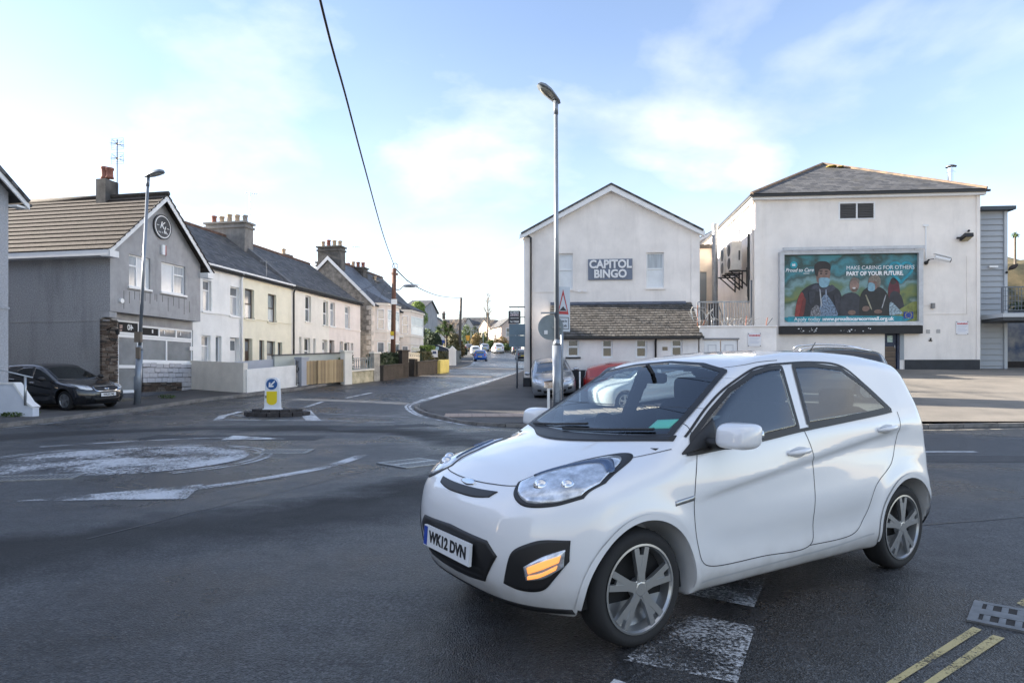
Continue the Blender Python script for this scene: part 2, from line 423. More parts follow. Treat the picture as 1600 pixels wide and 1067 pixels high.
class CarKit:
    """places trim on the body: every outline is given on the base hatchback and carried to this car's proportions"""
    def __init__(s, shape, root, res=1.0): s.S = shape; s.root = root; s.res = res
    def _pts(s, uv, view, side):
        uv = np.asarray(uv, float); S = s.S
        if view == 'side':
            P = np.stack([S.from_hero(uv[:, 0]), np.full(len(uv), side*1.2*S.wid), uv[:, 1]*S.hgt], 1); D = np.array([0, -side, 0.])
        elif view == 'front':
            P = np.stack([np.full(len(uv), S.keys[-1]+.5), uv[:, 0]*S.wid, uv[:, 1]*S.hgt], 1); D = np.array([-1., 0, 0])
        elif view == 'rear':
            P = np.stack([np.full(len(uv), S.keys[0]-.5), uv[:, 0]*S.wid, uv[:, 1]*S.hgt], 1); D = np.array([1., 0, 0])
        elif view == 'top':
            P = np.stack([S.from_hero(uv[:, 0]), uv[:, 1]*S.wid, np.full(len(uv), 2.0)], 1); D = np.array([0, 0, -1.])
        elif view == 'corner':     # seen from ahead and outside at 45 degrees: u is across, z up
            d = np.array([-.75, -side*.66, 0.]); d /= np.linalg.norm(d); a = np.array([-d[1]*side*-1, d[0]*side, 0.])
            base = np.array([S.keys[-1]-.35, side*.62*S.wid, 0.])-d*1.0
            acr = np.array([-.66, side*.75, 0.]); acr /= np.linalg.norm(acr)
            P = base[None]+uv[:, :1]*acr[None]+np.stack([np.zeros(len(uv)), np.zeros(len(uv)), uv[:, 1]*S.hgt], 1); D = d
        return P, D
    def normals(s, P):
        e = .003; g = np.zeros_like(P)
        for i in range(3):
            d = np.zeros(3); d[i] = e; g[:, i] = s.S.field(P+d, False)-s.S.field(P-d, False)
        return g/np.maximum(np.linalg.norm(g, axis=1), 1e-9)[:, None]
    def patch(s, name, lo, hi, m, view='side', side=1, off=.004, n=28, r=10, parent=None, skirt=.012, bulge=0.0, label=None, smooth=True):
        n = max(4, int(n*s.res)); r = max(2, int(r*s.res))
        A, B = smooth_line(lo, n) if smooth else resample(lo, n), smooth_line(hi, n) if smooth else resample(hi, n)
        T = np.linspace(0, 1, r)
        uv = (A[None]*(1-T)[:, None, None]+B[None]*T[:, None, None]).reshape(-1, 2)
        P, D = s._pts(uv, view, side); H = s.S.project(P, D, span=3.2 if view in ('front', 'rear') else 1.9, n=120); N = s.normals(H)
        bl = (np.sin(np.pi*T)[:, None]*np.sin(np.pi*np.linspace(0, 1, n))[None]).reshape(-1)**.5 if bulge else 0
        V = H+N*(off+(bulge*bl[:, None] if bulge else 0))
        I = np.arange(r*n).reshape(r, n)
        F = [(I[i, j], I[i, j+1], I[i+1, j+1], I[i+1, j]) for i in range(r-1) for j in range(n-1)]
        ring = list(I[0])+list(I[1:, -1])+list(I[-1, :-1][::-1])+list(I[1:-1, 0][::-1])
        inn = H[ring]-N[ring]*skirt; o = len(V); V = np.concatenate([V, inn]); k = len(ring)
        F += [(ring[i], o+i, o+(i+1) % k, ring[(i+1) % k]) for i in range(k)]
        F = [tuple(int(q) for q in f) for f in F]
        return np_mesh(name, V, F, m, parent or s.root, True, label)
    def ribbon(s, name, line, w, m, view='side', side=1, off=.002, n=40, parent=None, closed=False, sm=True):
        n = max(6, int(n*s.res)); L = smooth_line(line, n) if sm else resample(line, n)
        P, D = s._pts(L, view, side); H = s.S.project(P, D, span=3.2 if view in ('front', 'rear') else 1.9, n=120); N = s.normals(H)
        T = np.gradient(H, axis=0); T /= np.maximum(np.linalg.norm(T, axis=1), 1e-9)[:, None]
        B = np.cross(T, N); B /= np.maximum(np.linalg.norm(B, axis=1), 1e-9)[:, None]
        V = np.concatenate([H+B*w/2+N*off, H-B*w/2+N*off]); F = [(i, i+1, n+i+1, n+i) for i in range(n-1)]
        return np_mesh(name, V, F, m, parent or s.root, True)

CM = dict(
    glass=mat('car_glass', (.030, .042, .055), .03, spec=1.0, coat=1.0),
    tyre=mat('tyre_rubber', (.018, .018, .019), .78, bump=.1, bscale=90),
    alloy=mat('grey_alloy', (.40, .41, .42), .30, .8), alloyd=mat('dark_alloy', (.05, .052, .055), .4, .6),
    trim=mat('black_trim', (.014, .014, .015), .5), gap=mat('panel_gap', (.035, .035, .038), .9),
    lampglass=mat('headlamp_clear', (.70, .73, .77), .16, .55, coat=1.0, var=.45, vscale=16), chrome=mat('chrome', (.72, .73, .75), .12, 1.0),
    amber=mat('lit_indicator', (.75, .36, .14), .3, emit=(1.0, .33, .06, .22)), reda=mat('tail_lamp_red', (.42, .012, .012), .18, coat=1.0),
    plate=mat('number_plate_white', (.72, .73, .74), .4), platey=mat('number_plate_yellow', (.75, .55, .05), .4), ink=mat('plate_ink', (.012, .012, .014), .5),
    under=mat('car_underside', (.012, .012, .012), .9), mirrorg=mat('mirror_glass', (.5, .55, .6), .05, 1.0))

for _k in ('glass',): CM[_k].node_tree.nodes['Principled BSDF'].inputs['Coat IOR'].default_value = 1.95
def make_wheel(root, S, ax, side, res=1.0, alloy=None, spokes=5, rimr=.212):
    r = S.whr; n = max(12, int(48*res)); alloy = alloy or CM['alloy']; y0 = side*(.795*S.wid-.034)
    w = .165
    t = bpy.data.objects.new('wheel', None); COL.objects.link(t); t.parent = root; t.location = (ax, y0-side*w/2, r)
    b = MB(); h = w/2
    b.lathe([(rimr, -h*.9), (rimr+.03, -h), (r-.025, -h*.96), (r-.006, -h*.75), (r, -h*.35), (r, h*.35), (r-.006, h*.75), (r-.025, h*.96), (rimr+.03, h), (rimr, h*.9)], n, axis='y')
    b.build('tyre', CM['tyre'], t, smooth=True)
    b = MB(); f = side*h
    b.lathe([(rimr+.004, f*.98), (rimr-.006, f*1.0), (rimr-.014, f*.86), (rimr-.022, f*.25), (.03, f*.2)], n, axis='y')
    if res > .4:
        for k in range(spokes):
            a = 2*math.pi*k/spokes+.35
            for da in (-.17, .17):
                p0 = (.035*math.cos(a), f*.86, .035*math.sin(a)); p1 = ((rimr-.012)*math.cos(a+da), f*.82, (rimr-.012)*math.sin(a+da))
                b.bar(p0, p1, .030, .022, up=(0, 1, 0))
            b.bar((.03*math.cos(a), f*.9, .03*math.sin(a)), ((rimr-.05)*math.cos(a), f*.86, (rimr-.05)*math.sin(a)), .05, .012, up=(0, 1, 0))
    b.lathe([(.052, f*.55), (.05, f*.93), (.03, f*1.0), (0.001, f*1.0)], 14, axis='y')
    b.build('rim', alloy, t, smooth=False)
    b = MB(); b.lathe([(.001, -f*.2), (.15, -f*.2), (.15, f*.15), (.001, f*.15)], 16, axis='y'); b.build('brake_disc', CM['alloyd'], t)
    return t

WIN_SIDE = ([(.84,.922),(.651,.936),(.31,.962),(-.05,.998),(-.095,1.352),(.028,1.343),(.176,1.315),(.407,1.222),(.60,1.11),(.80,.985)],
            [(-.155,1.012),(-.5,1.034),(-.90,1.066),(-1.04,1.08),(-.86,1.235),(-.68,1.345),(-.42,1.366),(-.215,1.362)])
WIN_FRONT = [(-.625,.985),(-.45,.968),(0,.962),(.45,.968),(.625,.985),(.52,1.325),(.3,1.368),(0,1.386),(-.3,1.368),(-.52,1.325)]
WIN_REAR = [(-.56,1.03),(0,.99),(.56,1.03),(.47,1.31),(0,1.345),(-.47,1.31)]
def in_poly(x, y, poly):
    r = np.zeros(len(x), bool); n = len(poly)
    for i in range(n):
        (x0, y0), (x1, y1) = poly[i], poly[(i+1) % n]
        if y0 == y1: continue
        c = ((y0 > y) != (y1 > y)) & (x < (x1-x0)*(y-y0)/(y1-y0)+x0); r ^= c
    return r
def shrink(poly, d):
    c = np.mean(poly, 0); return [tuple(np.array(p)-(np.array(p)-c)/np.linalg.norm(np.array(p)-c)*d) for p in poly]
def build_car(root, paint, S, h=.03, res=.6, plate=None, alloy=None, sides=(1, -1), front=True, rear=True, lamp='kite', detail=1, glass=None, spokes=5, rails=None, handles=True, cut=False):
    """body, glass, lamps, wheels and trim of one car; returns the kit"""
    glass = glass or CM['glass']
    V, Q = surface_nets(S, h)
    if cut:
        ce = V[Q].mean(1); hx, hy, hz = S.to_hero(ce[:, 0]), np.abs(ce[:, 1])/S.wid, ce[:, 2]/S.hgt; gone = np.zeros(len(Q), bool)
        for poly in WIN_SIDE: gone |= (hy > .5) & in_poly(hx, hz, shrink(poly, .018))
        gone |= (hx > .2) & (hx < 1.06) & in_poly(ce[:, 1]/S.wid, hz, shrink(WIN_FRONT, .022))
        gone |= (hx < -1.2) & in_poly(ce[:, 1]/S.wid, hz, shrink(WIN_REAR, .02))
        Q = Q[~gone]
    np_mesh('body', V, Q, paint, root)
    K = CarKit(S, root, res)
    for ax in S.ax:
        for sd in sides: make_wheel(root, S, ax, sd, res, alloy, spokes)
    if len(sides) == 2 or detail:
        b = MB()
        for ax in S.ax: b.prism([(ax+(S.whr+.05)*math.cos(q_), -.70*S.wid, S.whr-.06+(S.whr+.05)*math.sin(q_)) for q_ in np.linspace(0, math.pi, 14)], (0, 1.4*S.wid, 0))
        b.box(S.ax[1]-.2, S.ax[0]+.2, -.60*S.wid, .60*S.wid, .16, .3); b.build('underside', CM['under'], root)
    # glass
    K.patch('windscreen', [(-.625,.985),(-.45,.968),(0,.962),(.45,.968),(.625,.985)], [(-.52,1.325),(-.3,1.368),(0,1.386),(.3,1.368),(.52,1.325)], glass, 'front', n=40, r=18)
    for sd in sides:
        K.patch('side_window', [(.84,.922),(.651,.936),(.31,.962),(-.05,.998)], [(.80,.985),(.60,1.11),(.407,1.222),(.176,1.315),(.028,1.343),(-.095,1.352)], glass, 'side', sd, n=26, r=12, smooth=False)
        K.patch('side_window', [(-.155,1.012),(-.5,1.034),(-.90,1.066),(-1.04,1.08)], [(-.215,1.362),(-.42,1.366),(-.68,1.345),(-.86,1.235),(-1.04,1.084)], glass, 'side', sd, n=34, r=12, smooth=False)
    if rear:
        K.patch('rear_window', [(-.56,1.03),(0,.99),(.56,1.03)], [(-.47,1.31),(0,1.345),(.47,1.31)], glass, 'rear', n=26, r=12)
        for sd in sides:
            K.patch('tail_lamp', [(sd*.50,.70),(sd*.60,.68),(sd*.66,.70)], [(sd*.56,1.0),(sd*.62,1.03),(sd*.65,1.03)], CM['reda'], 'rear', n=10, r=12, off=.008)
    # arch liners' lips
    for ax in S.ax:
        for sd in sides:
            rr = S.whr+.058; a = np.linspace(math.pi*.0-.05, math.pi+.05, 30)
            pts = [(ax+rr*math.cos(t), sd*.785*S.wid, S.whr+rr*math.sin(t)) for t in a]
    return K
# ------------------------------------------------------------------ the lie of the land
A_PTS = [(-40,0),(15,0),(18,0),(20,.02),(22,.08),(25,.25),(27,.39),(29,.55),(31,.74),(33.5,.92),(36,1.07),(40,1.29),(44,1.49),(48,1.66),(60,2.12),(75,2.62),(88,3.02),(96,3.55),(112,4.75),(130,5.9),(150,6.9),(180,7.9),(250,9.8),(500,14),(900,16)]
B_PTS = [(-40,0),(14.5,0),(16,.06),(18.5,.30),(22,.67),(26,1.10),(30,1.51),(36,1.65),(60,2.3),(88,3.02),(112,4.75),(130,5.9),(150,6.9),(180,7.9),(250,9.8),(500,14),(900,16)]
def _tab(pts):
    x = np.linspace(-40, 900, 9401); y = np.interp(x, [p[0] for p in pts], [p[1] for p in pts])
    k = 12; t = np.arange(-3*k, 3*k+1); g = np.exp(-.5*(t/k)**2); g /= g.sum()
    return x, np.convolve(np.concatenate([np.full(3*k, y[0]), y, np.full(3*k, y[-1])]), g, 'valid')
TA, TB = _tab(A_PTS), _tab(B_PTS)
def GR(x, y):
    x = np.asarray(x, float); y = np.asarray(y, float)
    t = sstep(0.0, 8.0, x)
    return np.interp(y, *TA)*(1-t)+np.interp(y, *TB)*t
def gz(x, y): return float(GR(x, y))
def G(px, py, lift=0.0):
    """the ground point seen at a pixel of the photograph"""
    d = np.linspace(1.5, 160, 12000); r = ray(px)
    h = (CAMH-(py-HOR)*d/FPX)-(GR(r*d, d)+lift)
    i = np.argmax(h < 0) if (h < 0).any() else len(d)-1
    return (r*d[i], d[i])

def road_mat():
    m = bpy.data.materials.new('asphalt'); m.use_nodes = True; nt = m.node_tree; b = nt.nodes['Principled BSDF']
    N = nt.nodes.new; L = nt.links.new
    tc = N('ShaderNodeTexCoord')
    def noise(sc, det=5, rough=.6, stretch=None):
        n = N('ShaderNodeTexNoise'); n.inputs['Scale'].default_value = sc; n.inputs['Detail'].default_value = det; n.inputs['Roughness'].default_value = rough
        if stretch:
            mp = N('ShaderNodeMapping'); mp.inputs['Scale'].default_value = stretch; L(tc.outputs['Object'], mp.inputs[0]); L(mp.outputs[0], n.inputs['Vector'])
        else: L(tc.outputs['Object'], n.inputs['Vector'])
        return n.outputs[0]
    def ramp(v, stops):
        r = N('ShaderNodeValToRGB'); L(v, r.inputs[0]); e = r.color_ramp.elements
        while len(e) < len(stops): e.new(.5)
        for q, (p, c) in zip(e, stops): q.position = p; q.color = (*c, 1) if isinstance(c, tuple) else (c, c, c, 1)
        return r.outputs[0]
    def mix(f, a, c, mode='MIX'):
        q = N('ShaderNodeMix'); q.data_type = 'RGBA'; q.blend_type = mode
        if isinstance(f, float): q.inputs[0].default_value = f
        else: L(f, q.inputs[0])
        for i, v in ((6, a), (7, c)):
            if isinstance(v, tuple): q.inputs[i].default_value = (*v, 1)
            else: L(v, q.inputs[i])
        return q.outputs[2]
    def mr_(v, a, b_):
        q = N('ShaderNodeMapRange'); L(v, q.inputs[0]); q.inputs[1].default_value = a; q.inputs[2].default_value = b_; return q.outputs[0]
    damp = ramp(noise(.30, 7, .62), [(.43, 0.0), (.57, 1.0)])
    big = mix(damp, (.044,.046,.049), (.014,.015,.0165))
    mid = ramp(noise(5.5, 5, .7), [(.36, .62), (.64, 1.38)])
    big = mix(1.0, big, mid, 'MULTIPLY')
    grain = ramp(noise(42, 5, .8), [(.40, .25), (.5, .9), (.60, 2.4)])
    c = mix(1.0, big, grain, 'MULTIPLY')
    vo = N('ShaderNodeTexVoronoi'); vo.inputs['Scale'].default_value = 110; L(tc.outputs['Object'], vo.inputs['Vector'])
    speck = ramp(vo.outputs['Color'], [(.80, 0.0), (.86, .55)])
    c = mix(speck, c, (.15,.15,.15))
    stain = ramp(noise(.55, 7, .65, (1, .6, 1)), [(.55, 0.0), (.72, .7)])
    c = mix(stain, c, (.026,.026,.027))
    # polished tyre path round the mini roundabout
    ps = N('ShaderNodeVectorMath'); ps.operation = 'DISTANCE'; L(tc.outputs['Object'], ps.inputs[0]); ps.inputs[1].default_value = (-5.95, 10.15, 0)
    wob = N('ShaderNodeMath'); wob.operation = 'MULTIPLY_ADD'; L(noise(.5, 5, .65), wob.inputs[0]); wob.inputs[1].default_value = 2.6; L(ps.outputs['Value'], wob.inputs[2])
    ring = ramp(mr_(wob.outputs[0], 5.6, 9.2), [(.14, 0.0), (.30, .85), (.48, .7), (.72, 0.0)])
    c = mix(ring, c, (.020,.0205,.0215))
    L(c, b.inputs['Base Color'])
    b.inputs['Specular IOR Level'].default_value = .6
    wet = N('ShaderNodeMath'); wet.operation = 'MULTIPLY_ADD'; L(damp, wet.inputs[0]); wet.inputs[1].default_value = -.26; wet.inputs[2].default_value = .50
    rg_ = N('ShaderNodeMath'); rg_.operation = 'MULTIPLY_ADD'; L(ring, rg_.inputs[0]); rg_.inputs[1].default_value = .45; L(wet.outputs[0], rg_.inputs[2]); L(rg_.outputs[0], b.inputs['Roughness'])
    b.inputs['Specular IOR Level'].default_value = .5
    bp = N('ShaderNodeBump'); bp.inputs['Strength'].default_value = .75; bp.inputs['Distance'].default_value = .012
    L(vo.outputs['Distance'], bp.inputs['Height'])
    bp2 = N('ShaderNodeBump'); bp2.inputs['Strength'].default_value = .25; bp2.inputs['Distance'].default_value = .02
    L(noise(24, 4), bp2.inputs['Height']); L(bp.outputs[0], bp2.inputs['Normal']); L(bp2.outputs[0], b.inputs['Normal'])
    return m
def paint_mat(name, col, wear=.5, scale=14, rough=.55):
    """road paint with worn-through holes"""
    m = bpy.data.materials.new(name); m.use_nodes = True; nt = m.node_tree; b = nt.nodes['Principled BSDF']; N = nt.nodes.new; L = nt.links.new
    b.inputs['Base Color'].default_value = (*col, 1); b.inputs['Roughness'].default_value = rough
    tc = N('ShaderNodeTexCoord')
    n1 = N('ShaderNodeTexNoise'); n1.inputs['Scale'].default_value = scale*5; n1.inputs['Detail'].default_value = 4; n1.inputs['Roughness'].default_value = .8; L(tc.outputs['Object'], n1.inputs['Vector'])
    n2 = N('ShaderNodeTexNoise'); n2.inputs['Scale'].default_value = scale*.22; n2.inputs['Detail'].default_value = 4; L(tc.outputs['Object'], n2.inputs['Vector'])
    hf_ = N('ShaderNodeMath'); hf_.operation = 'MULTIPLY'; L(n1.outputs[0], hf_.inputs[0]); hf_.inputs[1].default_value = .5
    ad = N('ShaderNodeMath'); ad.operation = 'MULTIPLY_ADD'; L(n2.outputs[0], ad.inputs[0]); ad.inputs[1].default_value = .45; L(hf_.outputs[0], ad.inputs[2])
    rp = N('ShaderNodeValToRGB'); L(ad.outputs[0], rp.inputs[0]); rp.color_ramp.elements[0].position = .36+wear*.25; rp.color_ramp.elements[1].position = .44+wear*.27
    rp.color_ramp.elements[0].color = (0, 0, 0, 1); rp.color_ramp.elements[1].color = (.92, .92, .92, 1)
    tr = N('ShaderNodeBsdfTransparent'); mx = N('ShaderNodeMixShader'); out = nt.nodes['Material Output']
    L(rp.outputs[0], mx.inputs[0]); L(tr.outputs[0], mx.inputs[1]); L(b.outputs[0], mx.inputs[2]); L(mx.outputs[0], out.inputs['Surface'])
    return m
M_ROAD = road_mat()
M_WHITE = paint_mat('worn_white_road_paint', (.62,.64,.66), .12)
M_WORN = paint_mat('very_worn_white_road_paint', (.55,.57,.60), .24, 8)
M_YEL = paint_mat('pale_yellow_road_paint', (.52,.43,.20), .06, 16)
M_PAVE = mat('dark_footway_asphalt', (.075,.074,.074), .8, var=.35, vscale=.9, bump=.5, bscale=60)
M_LOT = mat('pale_car_park_asphalt', (.20,.18,.155), .85, var=.30, vscale=.5, bump=.5, bscale=50, tint=(.13,.12,.105))
M_KERB = mat('granite_kerb', (.20,.19,.18), .8, var=.35, vscale=7, bump=.4, bscale=60)

def grid_mesh(name, xs, ys, zf, m, kind='structure', smooth=True):
    X, Y = np.meshgrid(xs, ys); Z = zf(X, Y); V = np.stack([X, Y, Z], -1).reshape(-1, 3); n = len(xs); k = len(ys)
    i = np.arange(n*k).reshape(k, n); F = np.stack([i[:-1, :-1], i[:-1, 1:], i[1:, 1:], i[1:, :-1]], -1).reshape(-1, 4)
    o = np_mesh(name, V, F, m, None, smooth); o['kind'] = kind; return o
_ys = np.concatenate([np.arange(-30, -2, 2), np.arange(-2, 62, .5), np.arange(62, 130, 2), np.arange(130, 300, 10), [350, 420, 500, 700, 900]])
_xs = np.concatenate([[-700, -400, -200, -120, -80, -60], np.arange(-45, -1, 1.5), np.arange(-.5, 9, .5), np.arange(9.5, 45, 1.5), [60, 80, 120, 200, 400, 700]])
grid_mesh('ground', _xs, _ys, GR, M_ROAD)

def sheet(name, ys, xl, xr, m, lift, nx=14, kind='structure', edge=0.0):
    """a sheet that follows the ground between two boundary lines"""
    ys = np.asarray(ys, float); T = np.linspace(0, 1, nx); a = np.array([xl(y) for y in ys]); b = np.array([xr(y) for y in ys])
    X = a[:, None]*(1-T)+b[:, None]*T; Y = np.repeat(ys[:, None], nx, 1); Z = GR(X, Y)+lift
    V = np.stack([X, Y, Z], -1).reshape(-1, 3); i = np.arange(len(V)).reshape(len(ys), nx)
    F = [tuple(int(q) for q in (i[r, c], i[r, c+1], i[r+1, c+1], i[r+1, c])) for r in range(len(ys)-1) for c in range(nx-1)]
    o = np_mesh(name, V, F, m, None, True); o['kind'] = kind; return o
def ribbon_on_ground(name, line, w, m, lift=.005, step=.35):
    """a painted stripe along ground points; w is a width or one width per point"""
    P = resample(np.asarray(line, float), max(3, int(sum(np.hypot(*(np.array(line[i+1])-np.array(line[i]))) for i in range(len(line)-1))/step)+2))
    ww = np.interp(np.linspace(0, 1, len(P)), np.linspace(0, 1, len(w)), w) if isinstance(w, (list, tuple)) else np.full(len(P), w)
    T = np.gradient(P, axis=0); T /= np.linalg.norm(T, axis=1)[:, None]; B = np.stack([-T[:, 1], T[:, 0]], 1)
    L, Rr = P+B*ww[:, None]/2, P-B*ww[:, None]/2; n = len(P)
    V = [(x, y, gz(x, y)+lift) for x, y in L]+[(x, y, gz(x, y)+lift) for x, y in Rr]
    F = [(i, n+i, n+i+1, i+1) for i in range(n-1)]
    return np_mesh(name, np.array(V), F, m, None, True)
def quad_on_ground(name, c, m, lift=.005, n=6):
    c = [np.array(p, float) for p in c]; V = []
    for i in range(n+1):
        for j in range(n+1):
            u, v = i/n, j/n; p = (c[0]*(1-u)+c[1]*u)*(1-v)+(c[3]*(1-u)+c[2]*u)*v; V.append((p[0], p[1], gz(*p)+lift))
    F = [(i*(n+1)+j, (i+1)*(n+1)+j, (i+1)*(n+1)+j+1, i*(n+1)+j+1) for i in range(n) for j in range(n)]
    return np_mesh(name, np.array(V), F, m, None, True)
def mark(o): o['kind'] = 'structure'; return o

# left footway and forecourt, right footway corner, car park
LK = [(-12.0,-20),(-12.1,8),(-12.4,15.9),(-12.7,20),(-11.9,25),(-9.6,29),G(600,590.5),G(640,584.5),G(690,578.5),G(714,575.5),G(733,570.5),G(740.5,563.5),G(740,556),G(735,551.5),(-8.6,135),(-9.5,160)]
_lk = curve_tab([(p[1], p[0]) for p in LK], .5, -25, 160, 3700)
def left_kerb(y): return float(np.interp(y, *_lk))
PV = .10
sheet('pavement', np.concatenate([np.arange(-20, 60, .75), np.arange(60, 150, 3)]), lambda y: -34.0, lambda y: left_kerb(y)-.12, M_PAVE, PV, 24)
RK = [(14.0,15.75),(12.2,15.7),(9.4,15.35),(5,15.5),(2,15.8),(-.57,16.5),(-1.36,17.5),(-2.5,20.1),(-3.25,22.2),(-3.40,23.5),(-2.86,26.8),(-1.4,31),(.55,42),(1.3,52),(1.9,64),(2.2,90),(1.4,118)]
def right_edge(y): return float(np.interp(y, [p[1] for p in RK[5:]], [p[0] for p in RK[5:]]))
def right_front(x): return float(np.interp(x, [p[0] for p in RK[5::-1]], [p[1] for p in RK[5::-1]]))
sheet('pavement', np.concatenate([np.arange(16.62, 26.5, .45), np.arange(26.5, 60, 1)]), lambda y: right_edge(y)+.12, lambda y: max(7.0-.0*y, right_edge(y)+.4), M_PAVE, PV*.75, 22)
sheet('car_park', np.concatenate([np.arange(15.9, 60, .5)]), lambda y: 6.95, lambda y: 60.0, M_LOT, .085, 44)
# kerb stones
def kerb(name, line, ln=.9, w=.14, h=.115, drop=()):
    root = thing(name, None, None, (0, 0, 0)); root['kind'] = 'structure'
    P = np.asarray(line, float); d = np.concatenate([[0], np.cumsum(np.linalg.norm(np.diff(P, axis=0), axis=1))])
    n = int(d[-1]/ln); proto = None
    for i in range(n):
        a, b = [np.array([np.interp(t, d, P[:, k]) for k in (0, 1)]) for t in (i*ln, (i+1)*ln-.012)]
        A, B = Vector((*a, gz(*a))), Vector((*b, gz(*b)))
        if proto is None:
            mb = MB(); L = ln-.012
            prof = [(-w/2, -.12), (w/2, -.12), (w/2, h*.72), (w/2-.025, h), (-w/2, h)]
            mb.prism([(0, y, z) for y, z in prof], (L, 0, 0)); o = mb.build('kerb_stone', M_KERB, root); proto = o
        else:
            o = bpy.data.objects.new('kerb_stone', proto.data); COL.objects.link(o); o.parent = root
        v = B-A; o.rotation_euler = (0, -math.atan2(v.z, math.hypot(v.x, v.y)), math.atan2(v.y, v.x)); o.location = A+Vector((0, 0, random.uniform(-.006, .004)))
        o.scale = (max(.3, v.length/(ln-.012)), 1, 1)
    return root
kerb('kerb', [(left_kerb(y)-.05, y) for y in np.arange(9, 92, .5)])
kerb('kerb', [p for p in resample(np.array(RK[0:10][::-1]), 120)], h=.085)
# sunlight bands across the street, painted as paler, slightly raised strips
M_SUNBAND = mat('buff_sun_band', (.34,.31,.27), .8, var=.3, vscale=3, bump=.4, bscale=40)
def sun_band(pts, w, hgt):
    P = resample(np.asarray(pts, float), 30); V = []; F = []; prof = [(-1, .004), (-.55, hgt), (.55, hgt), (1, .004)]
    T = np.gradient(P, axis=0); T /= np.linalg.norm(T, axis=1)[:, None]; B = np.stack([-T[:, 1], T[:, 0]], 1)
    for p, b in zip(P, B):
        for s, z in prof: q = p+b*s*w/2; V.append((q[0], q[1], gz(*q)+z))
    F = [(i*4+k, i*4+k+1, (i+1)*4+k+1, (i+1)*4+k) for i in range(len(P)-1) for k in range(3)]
    return mark(np_mesh('street_sun_band', np.array(V), F, M_SUNBAND, None, False))
sun_band([G(462,624), G(560,627), G(640,631)], .62, .02)
sun_band([G(645,587.2), G(700,588.0), G(770,589.3)], .9, .03)
sun_band([G(718,575.6), G(760,575.8), G(812,577.0)], 1.7, .03)

# ------------------------------------------------------------------ reinstatement patches and tar joints
M_PATCH = [mat('dark_asphalt_patch', (.022,.023,.025), .6, var=.4, vscale=8, bump=.8, bscale=70), mat('grey_asphalt_patch', (.062,.063,.064), .7, var=.4, vscale=8, bump=.8, bscale=70)]
for k, q in enumerate(([(-7.6,13.2),(-3.9,13.0),(-3.9,13.9),(-7.6,14.2)], [(2.6,10.0),(9.0,9.7),(9.0,10.5),(2.6,10.8)], [(-4.0,15.2),(-1.8,16.6),(-2.3,17.3),(-4.5,15.9)], [(-9.8,8.6),(-7.4,8.2),(-7.3,9.0),(-9.7,9.5)])):
    mark(quad_on_ground('road_patch', q, M_PATCH[k % 2], .003, 12))
M_TAR = mat('tar_joint', (.010,.010,.011), .35)
_rg = random.Random(8)
for (a, b_) in (((-11, 11.6), (6, 11.9)), ((-3.4, 5.2), (-1.2, 11.0)), ((3.2, 5.6), (12, 8.6)), ((-10, 16.5), (-3, 17.4)), ((-1.0, 24), (-5.2, 34))):
    n_ = 24; pts = [(a[0]+(b_[0]-a[0])*i/n_+_rg.uniform(-.05, .05), a[1]+(b_[1]-a[1])*i/n_+_rg.uniform(-.04, .04)) for i in range(n_+1)]
    mark(ribbon_on_ground('tar_joint', pts, .022, M_TAR, .0035))
# ------------------------------------------------------------------ road markings
def road_mark(o, label=None): o['kind'] = 'structure'; return o
# mini roundabout dome with ghost rings
cx, cy = -5.95, 10.15
m = MB(); n = 56; rings = [0, .4, .8, 1.1, 1.3, 1.5, 1.62, 1.72, 1.78]
for k in range(len(rings)-1):
    a, b = rings[k], rings[k+1]
    for i in range(n):
        t0, t1 = 2*math.pi*i/n, 2*math.pi*(i+1)/n
        hz = lambda r: .006+.02*(1-(r/1.8)**2)
        m.poly([(a*math.cos(t0), a*math.sin(t0), hz(a)), (b*math.cos(t0), b*math.sin(t0), hz(b)), (b*math.cos(t1), b*math.sin(t1), hz(b)), (a*math.cos(t1), a*math.sin(t1), hz(a))])
road_mark(m.build('roundabout_disc', paint_mat('scuffed_roundabout_paint', (.54,.56,.59), .31, 4), None, (cx, cy, 0)))
for rr, ww in ((1.98, .05), (2.12, .06)):
    road_mark(ribbon_on_ground('roundabout_ring', [(cx+rr*math.cos(t), cy+rr*.96*math.sin(t)) for t in np.linspace(-.8, 4.2, 50)], ww, M_WORN, .006))
# arrows round the mini roundabout
near = [G(568,711), G(520,727), G(470,738), G(400,750), G(330,760), G(288,766)]
road_mark(ribbon_on_ground('road_arrow_tail', smooth_line(near, 40), .19, M_WORN))
hd = [G(318,757), G(290,780), G(24,783.5)]
def tri_on_ground(name, p, m):
    return np_mesh(name, np.array([(q[0], q[1], gz(*q)+.006) for q in p]), [(0, 1, 2)], m, None, False)
road_mark(tri_on_ground('road_arrow_head', hd, M_WORN))
far = [G(62,698.5), G(130,694), G(220,689), G(300,685.5), G(370,683.5)]
road_mark(ribbon_on_ground('road_arrow_tail', smooth_line(far, 30), .15, M_WORN))
road_mark(tri_on_ground('road_arrow_head', [G(345,687.5), G(365,680.5), G(447,686)], M_WHITE))
